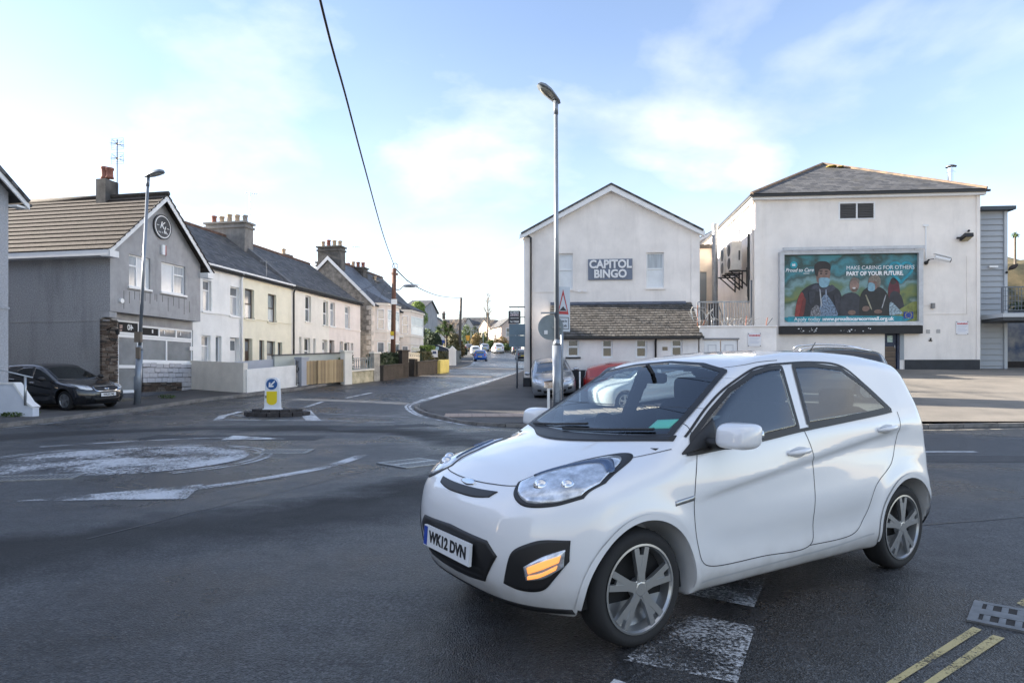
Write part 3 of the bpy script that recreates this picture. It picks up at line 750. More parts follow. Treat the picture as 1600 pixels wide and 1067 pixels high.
# lines round the traffic island, give-way dashes, centre dashes, edge lines
for p, w in (([G(339,657), G(348,650), G(376,643)], .22), ([G(345,655.5), G(400,656.5), G(505,657.2)], .12), ([G(366,649), G(384,650)], .12), ([G(476,641.5), G(490,657)], .40), ([G(478,636), G(504,627.5)], .16),
             ([G(540,622), G(581,613.5)], .14), ([G(500,657), G(552,657.6)], .10), ([G(575,659), G(625,659.6)], .10), ([G(505,646), G(640,652)], .07),
             ([G(1432,706), G(1525,706)], .13), ([G(700,610.5), G(724,606)], .12)):
    road_mark(ribbon_on_ground('lane_line', p, w, M_WHITE))
road_mark(ribbon_on_ground('edge_line', [G(660,625.5), G(690,617), G(740,602.5), G(785,590), G(815,581.5)], .30, M_WHITE))
for off in (0, 6):
    road_mark(ribbon_on_ground('corner_line', smooth_line([G(660+off,625.6), G(640+off,631), G(634+off,636), G(642+off,644), G(653+off,649)], 24), .09, M_WHITE, .0055))
road_mark(ribbon_on_ground('corner_line', [G(655,650), G(680,655), G(720,663), G(764,668.5)], .12, M_WORN, .0055))
road_mark(ribbon_on_ground('edge_line', [(left_kerb(y)+.28, y) for y in np.arange(10, 24, 1)], .08, M_WORN))
road_mark(ribbon_on_ground('edge_line', [(left_kerb(y)+.3, y) for y in np.arange(39, 76, 1)], .16, M_WORN))
road_mark(ribbon_on_ground('edge_line', [(x, right_front(x)-.45) for x in np.arange(5, 14.5, .5)], .10, paint_mat('faded_edge_paint', (.36,.33,.27), .3)))
M_BLOCK = paint_mat('worn_block_paint', (.58,.59,.60), .36, 9)
for q in ([G(1064,958), G(1180,980), G(1152,1068), G(974,1032)], [G(1082,897), G(1197,903), G(1178,949), G(1066,928)], [G(960,1062), G(1120,1120), G(1085,1230), G(860,1170)]):
    road_mark(quad_on_ground('crossing_block', q, M_BLOCK))
for q in ([G(1520,981), G(1534,986), G(1403,1068), G(1388,1067)], [G(1551,994), G(1570,999), G(1464,1068), G(1443,1068)]):
    a, b, c, d = [np.array(p) for p in q]; e = (d-a)*1.9; f = (c-b)*1.9
    road_mark(quad_on_ground('yellow_line', [a, b, b+f, a+e], M_YEL))
for q in ([G(1588,943), G(1598,948), G(1640,921), G(1630,916)], [G(1622,955), G(1634,960), G(1680,930), G(1668,926)]):
    road_mark(quad_on_ground('yellow_line', q, M_YEL))
# ------------------------------------------------------------------ building helpers
GL_D = mat('window_glass_dark', (.03, .034, .04), .06, spec=.9, var=.5, vscale=1.2)
GL_C = mat('window_glass_with_net_curtain', (.42, .45, .48), .12, spec=.8, var=.25, vscale=1.6, stretch=(6, 6, .6))
GL_W = mat('window_glass_with_white_blind', (.70, .72, .74), .15, spec=.7, var=.1, vscale=2)
GL_G = mat('window_glass_grey', (.16, .18, .20), .08, spec=.9, var=.4, vscale=1.4)
UPVC = mat('white_upvc', (.78, .79, .80), .35)
BROWNF = mat('brown_window_frame', (.055, .035, .025), .5)
GL_S = mat('window_glass_grey_blind', (.25, .26, .265), .10, spec=.8, var=.2, vscale=1.5)
def tile_mat(name, c1, c2, w, h, bump=.6, moss=None, rough=.7, mortar=(.02,.02,.02), ms=.035):
    """courses of slates or tiles on a roof slope; object X runs along the eaves, Y up the slope"""
    m = bpy.data.materials.new(name); m.use_nodes = True; nt = m.node_tree; b = nt.nodes['Principled BSDF']; N = nt.nodes.new; L = nt.links.new
    tc = N('ShaderNodeTexCoord'); br = N('ShaderNodeTexBrick'); L(tc.outputs['Object'], br.inputs['Vector'])
    br.inputs['Scale'].default_value = 1.0; br.inputs['Brick Width'].default_value = w; br.inputs['Row Height'].default_value = h
    br.inputs['Mortar Size'].default_value = ms*h; br.inputs['Color1'].default_value = (*c1, 1); br.inputs['Color2'].default_value = (*c2, 1); br.inputs['Mortar'].default_value = (*mortar, 1)
    br.inputs['Bias'].default_value = 0.0
    n = N('ShaderNodeTexNoise'); n.inputs['Scale'].default_value = 1.1; n.inputs['Detail'].default_value = 8; n.inputs['Roughness'].default_value = .68; L(tc.outputs['Object'], n.inputs['Vector'])
    rp = N('ShaderNodeValToRGB'); L(n.outputs[0], rp.inputs[0]); rp.color_ramp.elements[0].position = .52; rp.color_ramp.elements[1].position = .72
    rp.color_ramp.elements[1].color = (.75, .75, .75, 1)
    mx = N('ShaderNodeMix'); mx.data_type = 'RGBA'; L(rp.outputs[0], mx.inputs[0]); L(br.outputs['Color'], mx.inputs[6]); mx.inputs[7].default_value = (*(moss or tuple(v*.6 for v in c1)), 1)
    L(mx.outputs[2], b.inputs['Base Color']); b.inputs['Roughness'].default_value = rough
    bp = N('ShaderNodeBump'); bp.inputs['Strength'].default_value = bump; bp.inputs['Distance'].default_value = .03; L(br.outputs['Fac'], bp.inputs['Height']); bp.invert = True
    L(bp.outputs[0], b.inputs['Normal']); MATS[name] = m; return m
SLATE = tile_mat('grey_slate', (.040,.042,.047), (.115,.115,.118), .32, .24, moss=(.085,.078,.058))
SLATE_B = tile_mat('blue_slate', (.065,.075,.095), (.13,.14,.16), .32, .24, moss=(.07,.075,.08), rough=.5)
SLATE_W = tile_mat('weathered_brown_slate', (.105,.092,.080), (.155,.138,.118), .34, .26, moss=(.15,.12,.075))
class Fr:
    """a building's own frame: X along the facade, Y into the building, Z up"""
    def __init__(s, name, label, cat, px, d, deg, group=None, base=None, xy=None):
        x, y = (ray(px)*d, d) if xy is None else xy
        s.z0 = (gz(x, y)+PV if base is None else base); s.O = (x, y); s.a = R(deg); s.c, s.s = math.cos(s.a), math.sin(s.a)
        s.t = thing(name, label, cat, (x, y, s.z0), s.a, group)
    def X(s, px, Y=0.0):
        r = ray(px); return (r*(s.O[1]+Y*s.c)-s.O[0]+Y*s.s)/(s.c-r*s.s)
    def world(s, X, Y, Z=0): return Vector((s.O[0]+X*s.c-Y*s.s, s.O[1]+X*s.s+Y*s.c, s.z0+Z))
    def D(s, X, Y=0.0): return s.O[1]+X*s.s+Y*s.c
    def Z(s, px, py, Y=0.0): return CAMH-(py-HOR)*s.D(s.X(px, Y), Y)/FPX-s.z0
    def rect(s, px0, px1, y0, y1, Y=0.0):
        pm = (px0+px1)/2; return (s.X(px0, Y), s.X(px1, Y), s.Z(pm, y1, Y), s.Z(pm, y0, Y))
def window(fr, r, cols=(), rows=(), Y=0.0, rec=.10, fm=None, pane=None, fw=.06, sill=True, parent=None, panes=None, sillm=None, name='window', lab=None):
    """frame with bars, panes as its children, and a sill; cols/rows are fractions where bars stand"""
    X0, X1, Z0, Z1 = r; fm = fm or UPVC; y0 = Y+rec; w = MB(); t = .05
    w.box(X0, X0+fw, y0, y0+t, Z0, Z1); w.box(X1-fw, X1, y0, y0+t, Z0, Z1); w.box(X0+fw, X1-fw, y0, y0+t, Z0, Z0+fw); w.box(X0+fw, X1-fw, y0, y0+t, Z1-fw, Z1)
    xs = [X0+fw*.5]+[X0+(X1-X0)*c for c in cols]+[X1-fw*.5]; zs = [Z0+fw*.5]+[Z0+(Z1-Z0)*c for c in rows]+[Z1-fw*.5]
    for x in xs[1:-1]: w.box(x-fw/2, x+fw/2, y0-.002, y0+t-.004, Z0+fw, Z1-fw)
    for z in zs[1:-1]: w.box(X0+fw, X1-fw, y0-.004, y0+t-.006, z-fw/2, z+fw/2)
    o = w.build(name, fm, parent or fr.t, label=lab)
    k = 0
    for j in range(len(zs)-1):
        for i in range(len(xs)-1):
            b = MB(); b.box(xs[i], xs[i+1], y0+t*.55, y0+t*.75, zs[j], zs[j+1])
            pm = panes[k % len(panes)] if panes else (pane or GL_D)
            b.build('pane', pm, o); k += 1
    if sill:
        b = MB(); b.box(X0-.06, X1+.06, Y-.06, y0+.01, Z0-.075, Z0-.002); b.build('sill', sillm or fm, o)
    return o
def gable_roof(fr, X0, X1, Y0, Y1, ze, zr, m, over=.25, name='roof', th=.10, ym=None, part=True):
    """two slopes; each is a slab with its own object so that its slates run along the eaves"""
    ym = (Y0+Y1)/2 if ym is None else ym; out = []
    for a, sgn in ((Y0-over, 1), (Y1+over, -1)):
        run = abs(ym-a); zz = ze-over*(zr-ze)/abs(ym-(Y0 if sgn == 1 else Y1)); ang = math.atan2(zr-zz, run); L = math.hypot(run, zr-zz)
        b = MB()
        if sgn == 1:
            b.box(0, X1-X0, 0, L, -th, 0); o = b.build(name, m, fr.t, (X0, a, zz), (ang, 0, 0))
        else:
            b.box(0, X1-X0, 0, L, -th, 0); o = b.build(name, m, fr.t, (X1, a, zz), (ang, 0, R(180)))
        out.append(o)
    return out
def chimney(fr, X0, X1, Y0, Y1, Z0, Z1, m, pots, potm, cap=True, along='Y', label=None, parent=None):
    b = MB(); b.box(X0, X1, Y0, Y1, Z0, Z1)
    if cap: b.box(X0-.07, X1+.07, Y0-.07, Y1+.07, Z1-.26, Z1-.14); b.box(X0-.10, X1+.10, Y0-.10, Y1+.10, Z1+.002, Z1+.10)
    c = b.build('chimney', m, parent or fr.t, label=label)
    for i in range(pots):
        f = (i+.5)/pots; x, y = ((X0+X1)/2, Y0+(Y1-Y0)*f) if along == 'Y' else (X0+(X1-X0)*f, (Y0+Y1)/2)
        p = MB(); z = Z1+.10; h = .42+.05*((i*7) % 3)
        p.lathe([(.001, 0), (.17, 0), (.14, .08), (.13, h-.1), (.165, h-.08), (.165, h), (.12, h), (.115, .1)], 10, (x, y, z)); p.build('chimney_pot', potm[i % len(potm)], c, smooth=True)
    return c
def aerial(loc, h, label, yaw=0.0, n=7, tip=False, boom=.9, tilt=0.0):
    t = thing('tv_aerial', label, 'tv aerial', loc, yaw); M = mat('aerial_metal', (.25,.26,.28), .4, .8)
    b = MB(); b.cyl((0, 0, 0), (0, 0, h), .022, n=6); b.build('mast', M, t)
    b = MB(); z = h-.08; b.bar((-boom*.35, 0, z-tilt), (boom*.65, 0, z+tilt), .025, .025)
    for i in range(n):
        f = -boom*.35+boom*i/(n-1); w = .16 if i else .28; b.bar((f, -w, z+tilt*(f/boom)), (f, w, z+tilt*(f/boom)), .014, .014)
    b.build('antenna', M, t); return t

PEBBLE = mat('grey_pebbledash', (.40,.40,.41), .95, var=.38, vscale=24, bump=1.0, bscale=70, streak=.55, dirt=(.13,.13,.125))
PEBBLE_L = mat('pale_grey_roughcast', (.46,.475,.51), .95, var=.25, vscale=22, bump=1.0, bscale=60, streak=.3, dirt=(.2,.2,.2))
SMOOTHG = mat('grey_smooth_render', (.40,.395,.40), .9, var=.14, vscale=2.2, bump=.25, bscale=50, streak=.6, dirt=(.15,.145,.14))
WHITEB = mat('white_barge_paint', (.80,.80,.80), .5, var=.06, vscale=3)
REND_W = mat('white_render', (.84,.835,.815), .85, var=.08, vscale=1.4, bump=.18, bscale=50, streak=.28, dirt=(.45,.44,.41))
REND_C = mat('cream_render', (.85,.80,.64), .85, var=.08, vscale=1.4, bump=.18, bscale=50, streak=.25, dirt=(.48,.43,.30))
REND_O = mat('off_white_render', (.84,.80,.72), .85, var=.08, vscale=1.4, bump=.18, bscale=50, streak=.25, dirt=(.42,.40,.34))
REND_P = mat('pale_pink_render', (.82,.74,.68), .85, var=.08, vscale=1.4, bump=.18, bscale=50, streak=.3, dirt=(.40,.35,.31))
STONE_B = mat('bay_house_render', (.76,.69,.62), .85, var=.12, vscale=1.6, bump=.2, bscale=40, streak=.35, dirt=(.36,.32,.28))
CHIM = mat('sooty_chimney_render', (.11,.105,.10), .95, var=.4, vscale=2.2, bump=.4, bscale=40, streak=.8, dirt=(.05,.05,.05))
POT_R = mat('terracotta_pot', (.26,.11,.085), .85, var=.2, vscale=6); POT_B = mat('buff_pot', (.46,.36,.26), .85, var=.25, vscale=6); POT_G = mat('grey_pot', (.25,.24,.23), .85, var=.2, vscale=6)
IRON = mat('black_iron', (.015,.015,.016), .5); GUT = mat('black_gutter', (.02,.02,.021), .45)
DARKIN = mat('dark_recess', (.03,.028,.027), .9)

# ------------------------------------------------------------------ the shop house with its gable to the street
f = Fr('shop_house', 'grey rendered gable-fronted house with a round black sign and a white shopfront', 'house', 172, 24.0, 79, base=.30)
z0 = f.z0; Wd = f.X(313); ze, za = 6.10-z0, 8.42-z0; DP = 7.6; RY = .38
zj = f.Z(181, 487)                      # underside of the jettied upper storey
w1, w2 = f.rect(201.5, 235, 400.5, 450), f.rect(252, 289.6, 413, 458.5)
b = MB(); b.wall(0, Wd, zj, ze, [w1, w2], 0, .14)
b.poly([(0, 0, ze), (Wd, 0, ze), (Wd/2, 0, za)])
b.poly([(0, 0, zj), (0, RY, zj), (Wd, RY, zj), (Wd, 0, zj)]); b.poly([(Wd, 0, zj), (Wd, DP, zj), (Wd, DP, ze), (Wd, 0, ze)])
b.build('gable_wall', SMOOTHG, f.t)
b = MB(); b.poly([(0, DP, -.6), (0, RY, -.6), (0, RY, zj), (0, .0, zj), (0, .0, ze), (0, DP, ze)]); b.poly([(0, DP, -.6), (Wd, DP, -.6), (Wd, DP, ze), (0, DP, ze)]); b.poly([(Wd, RY, -.6), (Wd, DP, -.6), (Wd, DP, zj), (Wd, RY, zj)])
b.poly([(0, DP, ze), (Wd, DP, ze), (Wd/2, DP, za)]); b.build('side_wall', PEBBLE, f.t)
b = MB(); b.box(-.015, -.002, 0, DP, f.Z(168, 500)-.02, f.Z(168, 500)+.02); b.build('bell_cast_band', SMOOTHG, f.t)
# roof: rows of interlocking tiles, each course a piece
TILE = mat('brown_concrete_tile', (.050,.040,.034), .85, var=.5, vscale=4.5, bump=.7, bscale=24, tint=(.028,.023,.019))
ov = .42; run = Wd/2+ov; rise = (za-ze)/(Wd/2)*run; L = math.hypot(run, rise); ang = math.atan2(rise, run); nc = 13; cl = L/nc
proto = None
for side in (0, 1):
    for k in range(nc):
        if proto is None:
            mb = MB(); mb.prism([(0, 0, .045), (cl*1.12, 0, .0), (cl*1.12, 0, -.03), (0, 0, .006)], (0, DP+.75, 0)); proto = mb.build('tile_course', TILE, f.t)
            o = proto
        else:
            o = bpy.data.objects.new('tile_course', proto.data); COL.objects.link(o); o.parent = f.t
        if side == 0:
            o.location = (-ov+k*cl*math.cos(ang), -.40, ze+.06-ov*rise/run+k*cl*math.sin(ang)); o.rotation_euler = (0, -ang, 0)
        else:
            o.location = (Wd+ov-k*cl*math.cos(ang), DP+.35, ze+.06-ov*rise/run+k*cl*math.sin(ang)); o.rotation_euler = (0, -ang, R(180))
b = MB(); b.cyl((Wd/2, -.42, za+.10), (Wd/2, DP+.3, za+.10), .10, n=8); b.build('ridge_tile', TILE, f.t, smooth=True)
b = MB()
for s in (0, 1):
    X = (lambda x: x) if s == 0 else (lambda x: Wd-x)
    b.prism([(X(-ov), -.36, ze-ov*rise/run-.16), (X(-ov), -.36, ze-ov*rise/run+.06), (X(Wd/2), -.36, za+.08), (X(Wd/2), -.36, za-.20)], (0, .03, 0))
    b.box(min(X(-ov), X(-ov+.42)), max(X(-ov), X(-ov+.42)), -.375, .0, ze-ov*rise/run-.20, ze-ov*rise/run+.03)
b.build('barge_board', WHITEB, f.t)
b = MB(); b.box(-ov-.02, -ov+.02, -.32, DP, ze-ov*rise/run-.16, ze-ov*rise/run+.04); b.box(-ov+.02, -.002, -.32, DP, ze-ov*rise/run-.16, ze-ov*rise/run-.13); b.build('fascia_board', WHITEB, f.t)
b = MB(); b.prism([(Wd/2-.02, -.32, za-.02), (-ov, -.32, ze-ov*rise/run), (-ov, -.32, ze-ov*rise/run-.02), (Wd/2-.02, -.32, za-.06)], (0, .30, 0)); b.build('soffit', WHITEB, f.t)
window(f, w1, cols=(.42,), rows=(), pane=GL_C, panes=[GL_C, GL_W], rec=.08)
o = window(f, w2, cols=(.55,), rows=(), panes=[GL_W, GL_C], rec=.08)
for (r_, c0, c1) in ((w1, 0, .42), (w2, .55, 1)):
    X0, X1, Z0, Z1 = r_; b = MB(); a, e = X0+(X1-X0)*c0, X0+(X1-X0)*c1; zz = Z0+(Z1-Z0)*.66
    b.box(a+.04, e-.04, .068, .075, zz-.03, zz+.03); b.build('window_bar', UPVC, f.t)
# stained blocks ghosting under the upper windows
STN = mat('damp_stain', (.12,.115,.11), .95, var=.3, vscale=5)
for r_ in (w1, w2):
    b = MB()
    for k in range(7):
        x = r_[0]-.25+k*(r_[1]-r_[0]+.5)/6; zt_ = r_[2]-.12-random.random()*.1
        b.box(x-.012, x+.012, -.003, .001, zt_-random.uniform(.25, .75), zt_)
    b.box(r_[0]-.1, r_[1]+.1, -.0032, .001, r_[2]-.14, r_[2]-.115); b.build('render_crack', STN, f.t, kind='stuff')
# round sign
cxs, czs = f.X(252.5), f.Z(252.5, 355); rs = .50
SB = mat('sign_black', (.03,.033,.04), .45); SWH = mat('sign_white', (.78,.78,.78), .5)
st = thing('round_sign', 'round black wall sign with a white ring and white script initials, high on the gable', 'sign', f.world(cxs, -.01, czs), f.a)
b = MB(); b.lathe([(.001, -.06), (rs, -.06), (rs, 0), (.001, 0)], 40, axis='y'); b.build('sign_board', SB, st, smooth=False)
b = MB(); b.lathe([(rs*.82, -.064), (rs*.90, -.064), (rs*.90, -.06), (rs*.82, -.06)], 40, axis='y'); b.build('sign_ring', SWH, st)
text('K', .38, SWH, st, (-.07, -.066, .05), bold=.004, shear=.35); text('L', .34, SWH, st, (.10, -.066, -.10), bold=.004, shear=.35)
text('Hair  &  Beauty', .085, SWH, st, (0, -.066, -.23), bold=.001)
b = MB(); b.box(-.36, -.22, -.066, -.06, .02, .04); b.box(.22, .36, -.066, -.06, -.04, -.02); b.build('sign_dash', SWH, st)
# alarm box, wall vent
ab = thing('alarm_box', 'small white and red alarm box under the round sign', 'alarm', f.world(f.X(254), -.01, f.Z(254, 391)), f.a)
b = MB(); b.box(-.12, .04, -.09, 0, -.2, .2); b.build('case', UPVC, ab); b = MB(); b.prism([(.042, -.09, -.2), (.15, -.05, -.2), (.15, -.05, .2), (.042, -.09, .2)], (0, .03, 0)); b.build('front_cover', mat('alarm_red', (.45,.06,.05), .5, var=.5, vscale=14), ab)
b = MB(); b.cyl((f.X(188.5), -.08, f.Z(188.5, 470)), (f.X(188.5), .0, f.Z(188.5, 470)), .09, n=12); b.build('vent_cap', UPVC, f.t)
# ground floor shopfront, set back under the jetty
X = lambda px: f.X(px, RY); Z = lambda px, py: f.Z(px, py, RY)
dr = (X(183), X(219), Z(200, 614), Z(200, 501)); wr = (X(221), X(301.5), Z(260, 566), Z(260, 512))
zb_top, zb_bot = Z(260, 567), Z(260, 599); zp = Z(260, 611)
b = MB(); b.wall(0.0, Wd, -.6, zj, [dr, wr], RY, .12); b.build('shopfront_wall', SMOOTHG, f.t)
b = MB(); b.prism([(0.02, RY-.14, zj-.005), (.42, RY-.14, zj-.005), (.42, RY-.14, zj-.30), (.02, RY-.14, zj-.18)], (0, .13, 0)); b.box(-.001+.003, .35, .03, RY-.003, zj-.22, zj-.005); b.build('jetty_bracket', SMOOTHG, f.t)
# slate-stone piers: thin courses of brown stone
SLST = [mat('brown_slate_stone', (.085,.060,.045), .9, var=.4, vscale=5, bump=.4, bscale=30), mat('grey_slate_stone', (.14,.115,.095), .9, var=.4, vscale=5, bump=.4, bscale=30), mat('dark_slate_stone', (.04,.034,.030), .9, var=.3, vscale=5)]
def stone_pier(x0, x1, y0, y1, zb, zt, seed):
    rg = random.Random(seed); b = MB(); z = zb
    while z < zt-.02:
        h = min(rg.choice((.045, .06, .075, .09)), zt-z); x = x0
        while x < x1-.01:
            w = min(rg.uniform(.14, .42), x1-x); w = x1-x if x1-x-w < .08 else w
            b.k = rg.choice((0, 0, 0, 1, 1, 2)); p = rg.uniform(0, .025); b.box(x+.004, x+w-.004, y0-p, y1, z+.005, z+h-.005); x += w
        z += h
    o = b.build('stone_pier', SLST, f.t); o['kind'] = 'stuff'; return o
stone_pier(-.03, dr[0]-.02, RY-.06, RY+.03, -.5, zj-.28, 1)
stone_pier(wr[1]+.03, Wd+.02, RY-.06, RY+.25, -.6, zj-.02, 2)
# door and its fanlight
zt_ = Z(200, 522)
window(f, (dr[0], dr[1], zt_, dr[3]), Y=RY, rec=.03, pane=DARKIN, sill=False, name='fanlight', fw=.07)
text('40', .30, SWH, f.t, ((dr[0]+dr[1])/2+.12, RY+.045, (zt_+dr[3])/2), (R(90), 0, 0), bold=.006, sx=-1)
b = MB(); b.box(dr[0]+.18, dr[0]+.32, RY+.05, RY+.056, zt_+.2, zt_+.34); b.box(dr[0]+.18, dr[0]+.30, RY+.05, RY+.056, zt_+.1, zt_+.16); b.build('fanlight_sticker', mat('sticker_mix', (.5,.35,.3), .6, var=.8, vscale=30), f.t)
d = window(f, (dr[0], dr[1], dr[2], zt_-.01), rows=(.45,), Y=RY, rec=.03, panes=[GL_S, GL_S], sill=False, name='door', fw=.12)
b = MB(); b.box(dr[1]-.10, dr[1]-.07, RY-.03, RY+.03, dr[2]+.95, dr[2]+1.1); b.build('handle', CM['alloy'], d)
b = MB(); b.box(dr[0]-.05, dr[1]+.05, RY-.10, RY+.03, dr[2]-.09, dr[2]-.004); b.build('door_sill', UPVC, f.t)
# shop window: three toplights above two fixed lights
ztr = Z(260, 529)
window(f, (wr[0], wr[1], ztr, wr[3]), cols=(.33, .66), Y=RY, rec=.02, panes=[DARKIN, GL_G, GL_G], sill=False, name='toplight_window', fw=.08)
window(f, (wr[0], wr[1], wr[2], ztr-.012), cols=(.47,), Y=RY, rec=.02, panes=[GL_S, GL_S], name='shop_window', fw=.08)
for x in (.2, .42, .74):
    b = MB(); xx = wr[0]+(wr[1]-wr[0])*x; b.box(xx, xx+.07, RY+.03, RY+.036, ztr+.18, ztr+.32); b.build('window_sticker', SWH, f.t)
# painted stone blocks below the shop window, each its own piece
BLK = mat('painted_grey_block', (.47,.47,.50), .85, var=.12, vscale=6, bump=.35, bscale=30); MORT = mat('dark_joint', (.03,.028,.026), .95)
b = MB(); b.box(wr[0]-.02, wr[1]+.02, RY-.035, RY-.002, zp, zb_top); b.build('block_joint', MORT, f.t)
rg = random.Random(5); hh = (zb_top-zb_bot)/4.2
for r_ in range(6):
    z1 = zb_top-r_*hh; z0_ = z1-hh
    x = wr[0]+.0; first = True
    xmin = wr[0] if r_ < 4 else wr[0]+(wr[1]-wr[0])*.74
    x = xmin
    while x < wr[1]-.05:
        w = rg.uniform(.30, .46)*(.55 if (first and r_ % 2) else 1); first = False
        if wr[1]-x-w < .16: w = wr[1]-x
        b = MB(); g_ = rg.uniform(.008, .020); p = rg.uniform(.0, .02); zj0, zj1 = z0_+rg.uniform(.006, .026), z1-rg.uniform(.004, .012)
        b.prism([(x+g_, RY-.05-p, zj0), (x+w-g_*.6, RY-.05-p, zj0+rg.uniform(-.01, .01)), (x+w-g_*.6, RY-.05-p, zj1), (x+g_, RY-.05-p, zj1+rg.uniform(-.01, .01))], (0, .05, 0)); b.build('stone_block', BLK, f.t); x += w
stone = stone_pier(wr[0], wr[0]+(wr[1]-wr[0])*.73, RY-.075, RY+.05, zp, zb_top-4*hh-.01, 9)
b = MB(); b.box(-.02, Wd+.02, RY-.12, RY-.08, -.6, zp-.01); b.build('plinth', mat('slate_grey_plinth', (.10,.105,.12), .8, var=.25, vscale=3), f.t)
b = MB(); b.box(X(160), Wd+.1, RY-.75, RY-.125, -.7, .10); b.build('doorstep', mat('mossy_concrete', (.12,.115,.10), .9, var=.45, vscale=4, bump=.4, bscale=30), f.t)
np_ = MB(); np_.box(Wd-.30, Wd-.12, RY-.10, RY-.088, Z(306, 548), Z(306, 542)); np_.build('house_number', SWH, f.t)
lt = thing('wall_lantern', 'black bracket lantern on the stone pier by the shop door', 'lantern', f.world(.18, RY-.07, Z(178, 517)), f.a)
b = MB(); b.bar((0, .0, 0), (0, -.22, .10), .03, .03); b.bar((0, -.22, .10), (.25, -.24, .05), .025, .025); b.build('bracket', IRON, lt); b = MB(); b.lathe([(.001, -.16), (.06, -.14), (.08, 0), (.001, .05)], 8, (.25, -.24, 0)); b.build('lamp', IRON, lt)
# chimney and aerial
cxw, cyw = Wd/2, 0
yc = 2.9
def solveY(px, Xl):
    lo, hi = 0, 30
    for _ in range(40):
        mid = (lo+hi)/2; p = f.world(Xl, mid); v = 800+FPX*p.x/p.y
        if v > px: lo = mid
        else: hi = mid
    return lo
ya, yb = solveY(184, Wd/2+.3), solveY(151, Wd/2-.3); zc = CAMH-(283-HOR)*f.D(Wd/2, (ya+yb)/2)/FPX-f.z0
c = chimney(f, Wd/2-.34, Wd/2+.34, ya, yb, za-.6, zc, CHIM, 2, [POT_R, POT_R], cap=False)
pA = f.world(Wd/2+.2, ya-.06, zc-.5)
ta = thing('tv_aerial', 'tall mast aerial with two dark starburst grids above the brown tiled roof', 'tv aerial', pA, f.a)
AM = mat('aerial_dark', (.05,.055,.065), .5, .5); h_ = (283-218)*f.D(Wd/2, ya)/FPX+.55
b = MB(); b.cyl((0, 0, 0), (0, 0, h_), .022, n=6); b.build('mast', AM, ta)
for zz in (h_-.18, h_-.78):
    b = MB()
    for k in range(12): b.bar((0, 0, zz), (.26*math.cos(k*math.pi/6), .26*math.sin(k*math.pi/6), zz+.10*math.sin(k*2.3)), .012, .012)
    b.ball((0, 0, zz), .05, 6, 4); b.build('dipole', AM, ta)
    b = MB()
    for k in range(6): b.bar((.02, -.28, zz-.22+k*.09), (.02, .28, zz-.22+k*.09), .007, .007); 
    b.bar((.02, -.28, zz-.22), (.02, -.28, zz+.23), .007, .007); b.bar((.02, .28, zz-.22), (.02, .28, zz+.23), .007, .007); b.build('reflector_grid', AM, ta)
SHOP = f

# ------------------------------------------------------------------ terrace of four houses
TD = 7.8; ZE, ZR = 6.38, 9.20
ref = Fr('x', None, None, 318, 30.0, 79, base=0.0); TX = ref.X; TZ = ref.Z
bpy.data.objects.remove(ref.t)
bounds = [-1.25, TX(380), TX(455), TX(514), TX(563)]
specs = [
 ('terraced_house', 'white rendered terraced house joined to the grey shop house', REND_W, UPVC,
  [(316.9,330.4,438,487,'c'), (359.6,374,448.5,494,'c')], [(315,329,524,575,'c'), (337,346,525,575,'n')], (359.5,374,527.5,585), 'white'),
 ('terraced_house', 'cream rendered terraced house with dark brown window frames', REND_C, BROWNF,
  [(382.5,397,452,498,'s'), (418.6,431.6,460,503.5,'s')], [(405,413,531.5,575,'n'), (417,430,533,575,'s'), (434,441,535,575,'n')], (382.3,394.5,529,585), 'brown'),
 ('terraced_house', 'off white terraced house with plain deep windows beside a black drainpipe', REND_O, UPVC,
  [(477,486,462.5,503,'s'), (505,512.5,470.5,508.5,'s')], [(467,471,526.5,568,'n'), (475.4,484.7,528,568,'s'), (489,493,529,568,'n')], (503.8,511.7,531,575), 'white'),
 ('terraced_house', 'pale pink terraced house at the far end of the terrace row', REND_P, UPVC,
  [(516,523.5,472.5,510,'c'), (539,546.6,478.5,513.5,'c')], [(531,536,533.5,566,'n'), (537.5,546,535,566,'s'), (548,552,536,566,'n')], (514.5,522.6,531.5,570), 'dark')]
TERR = []
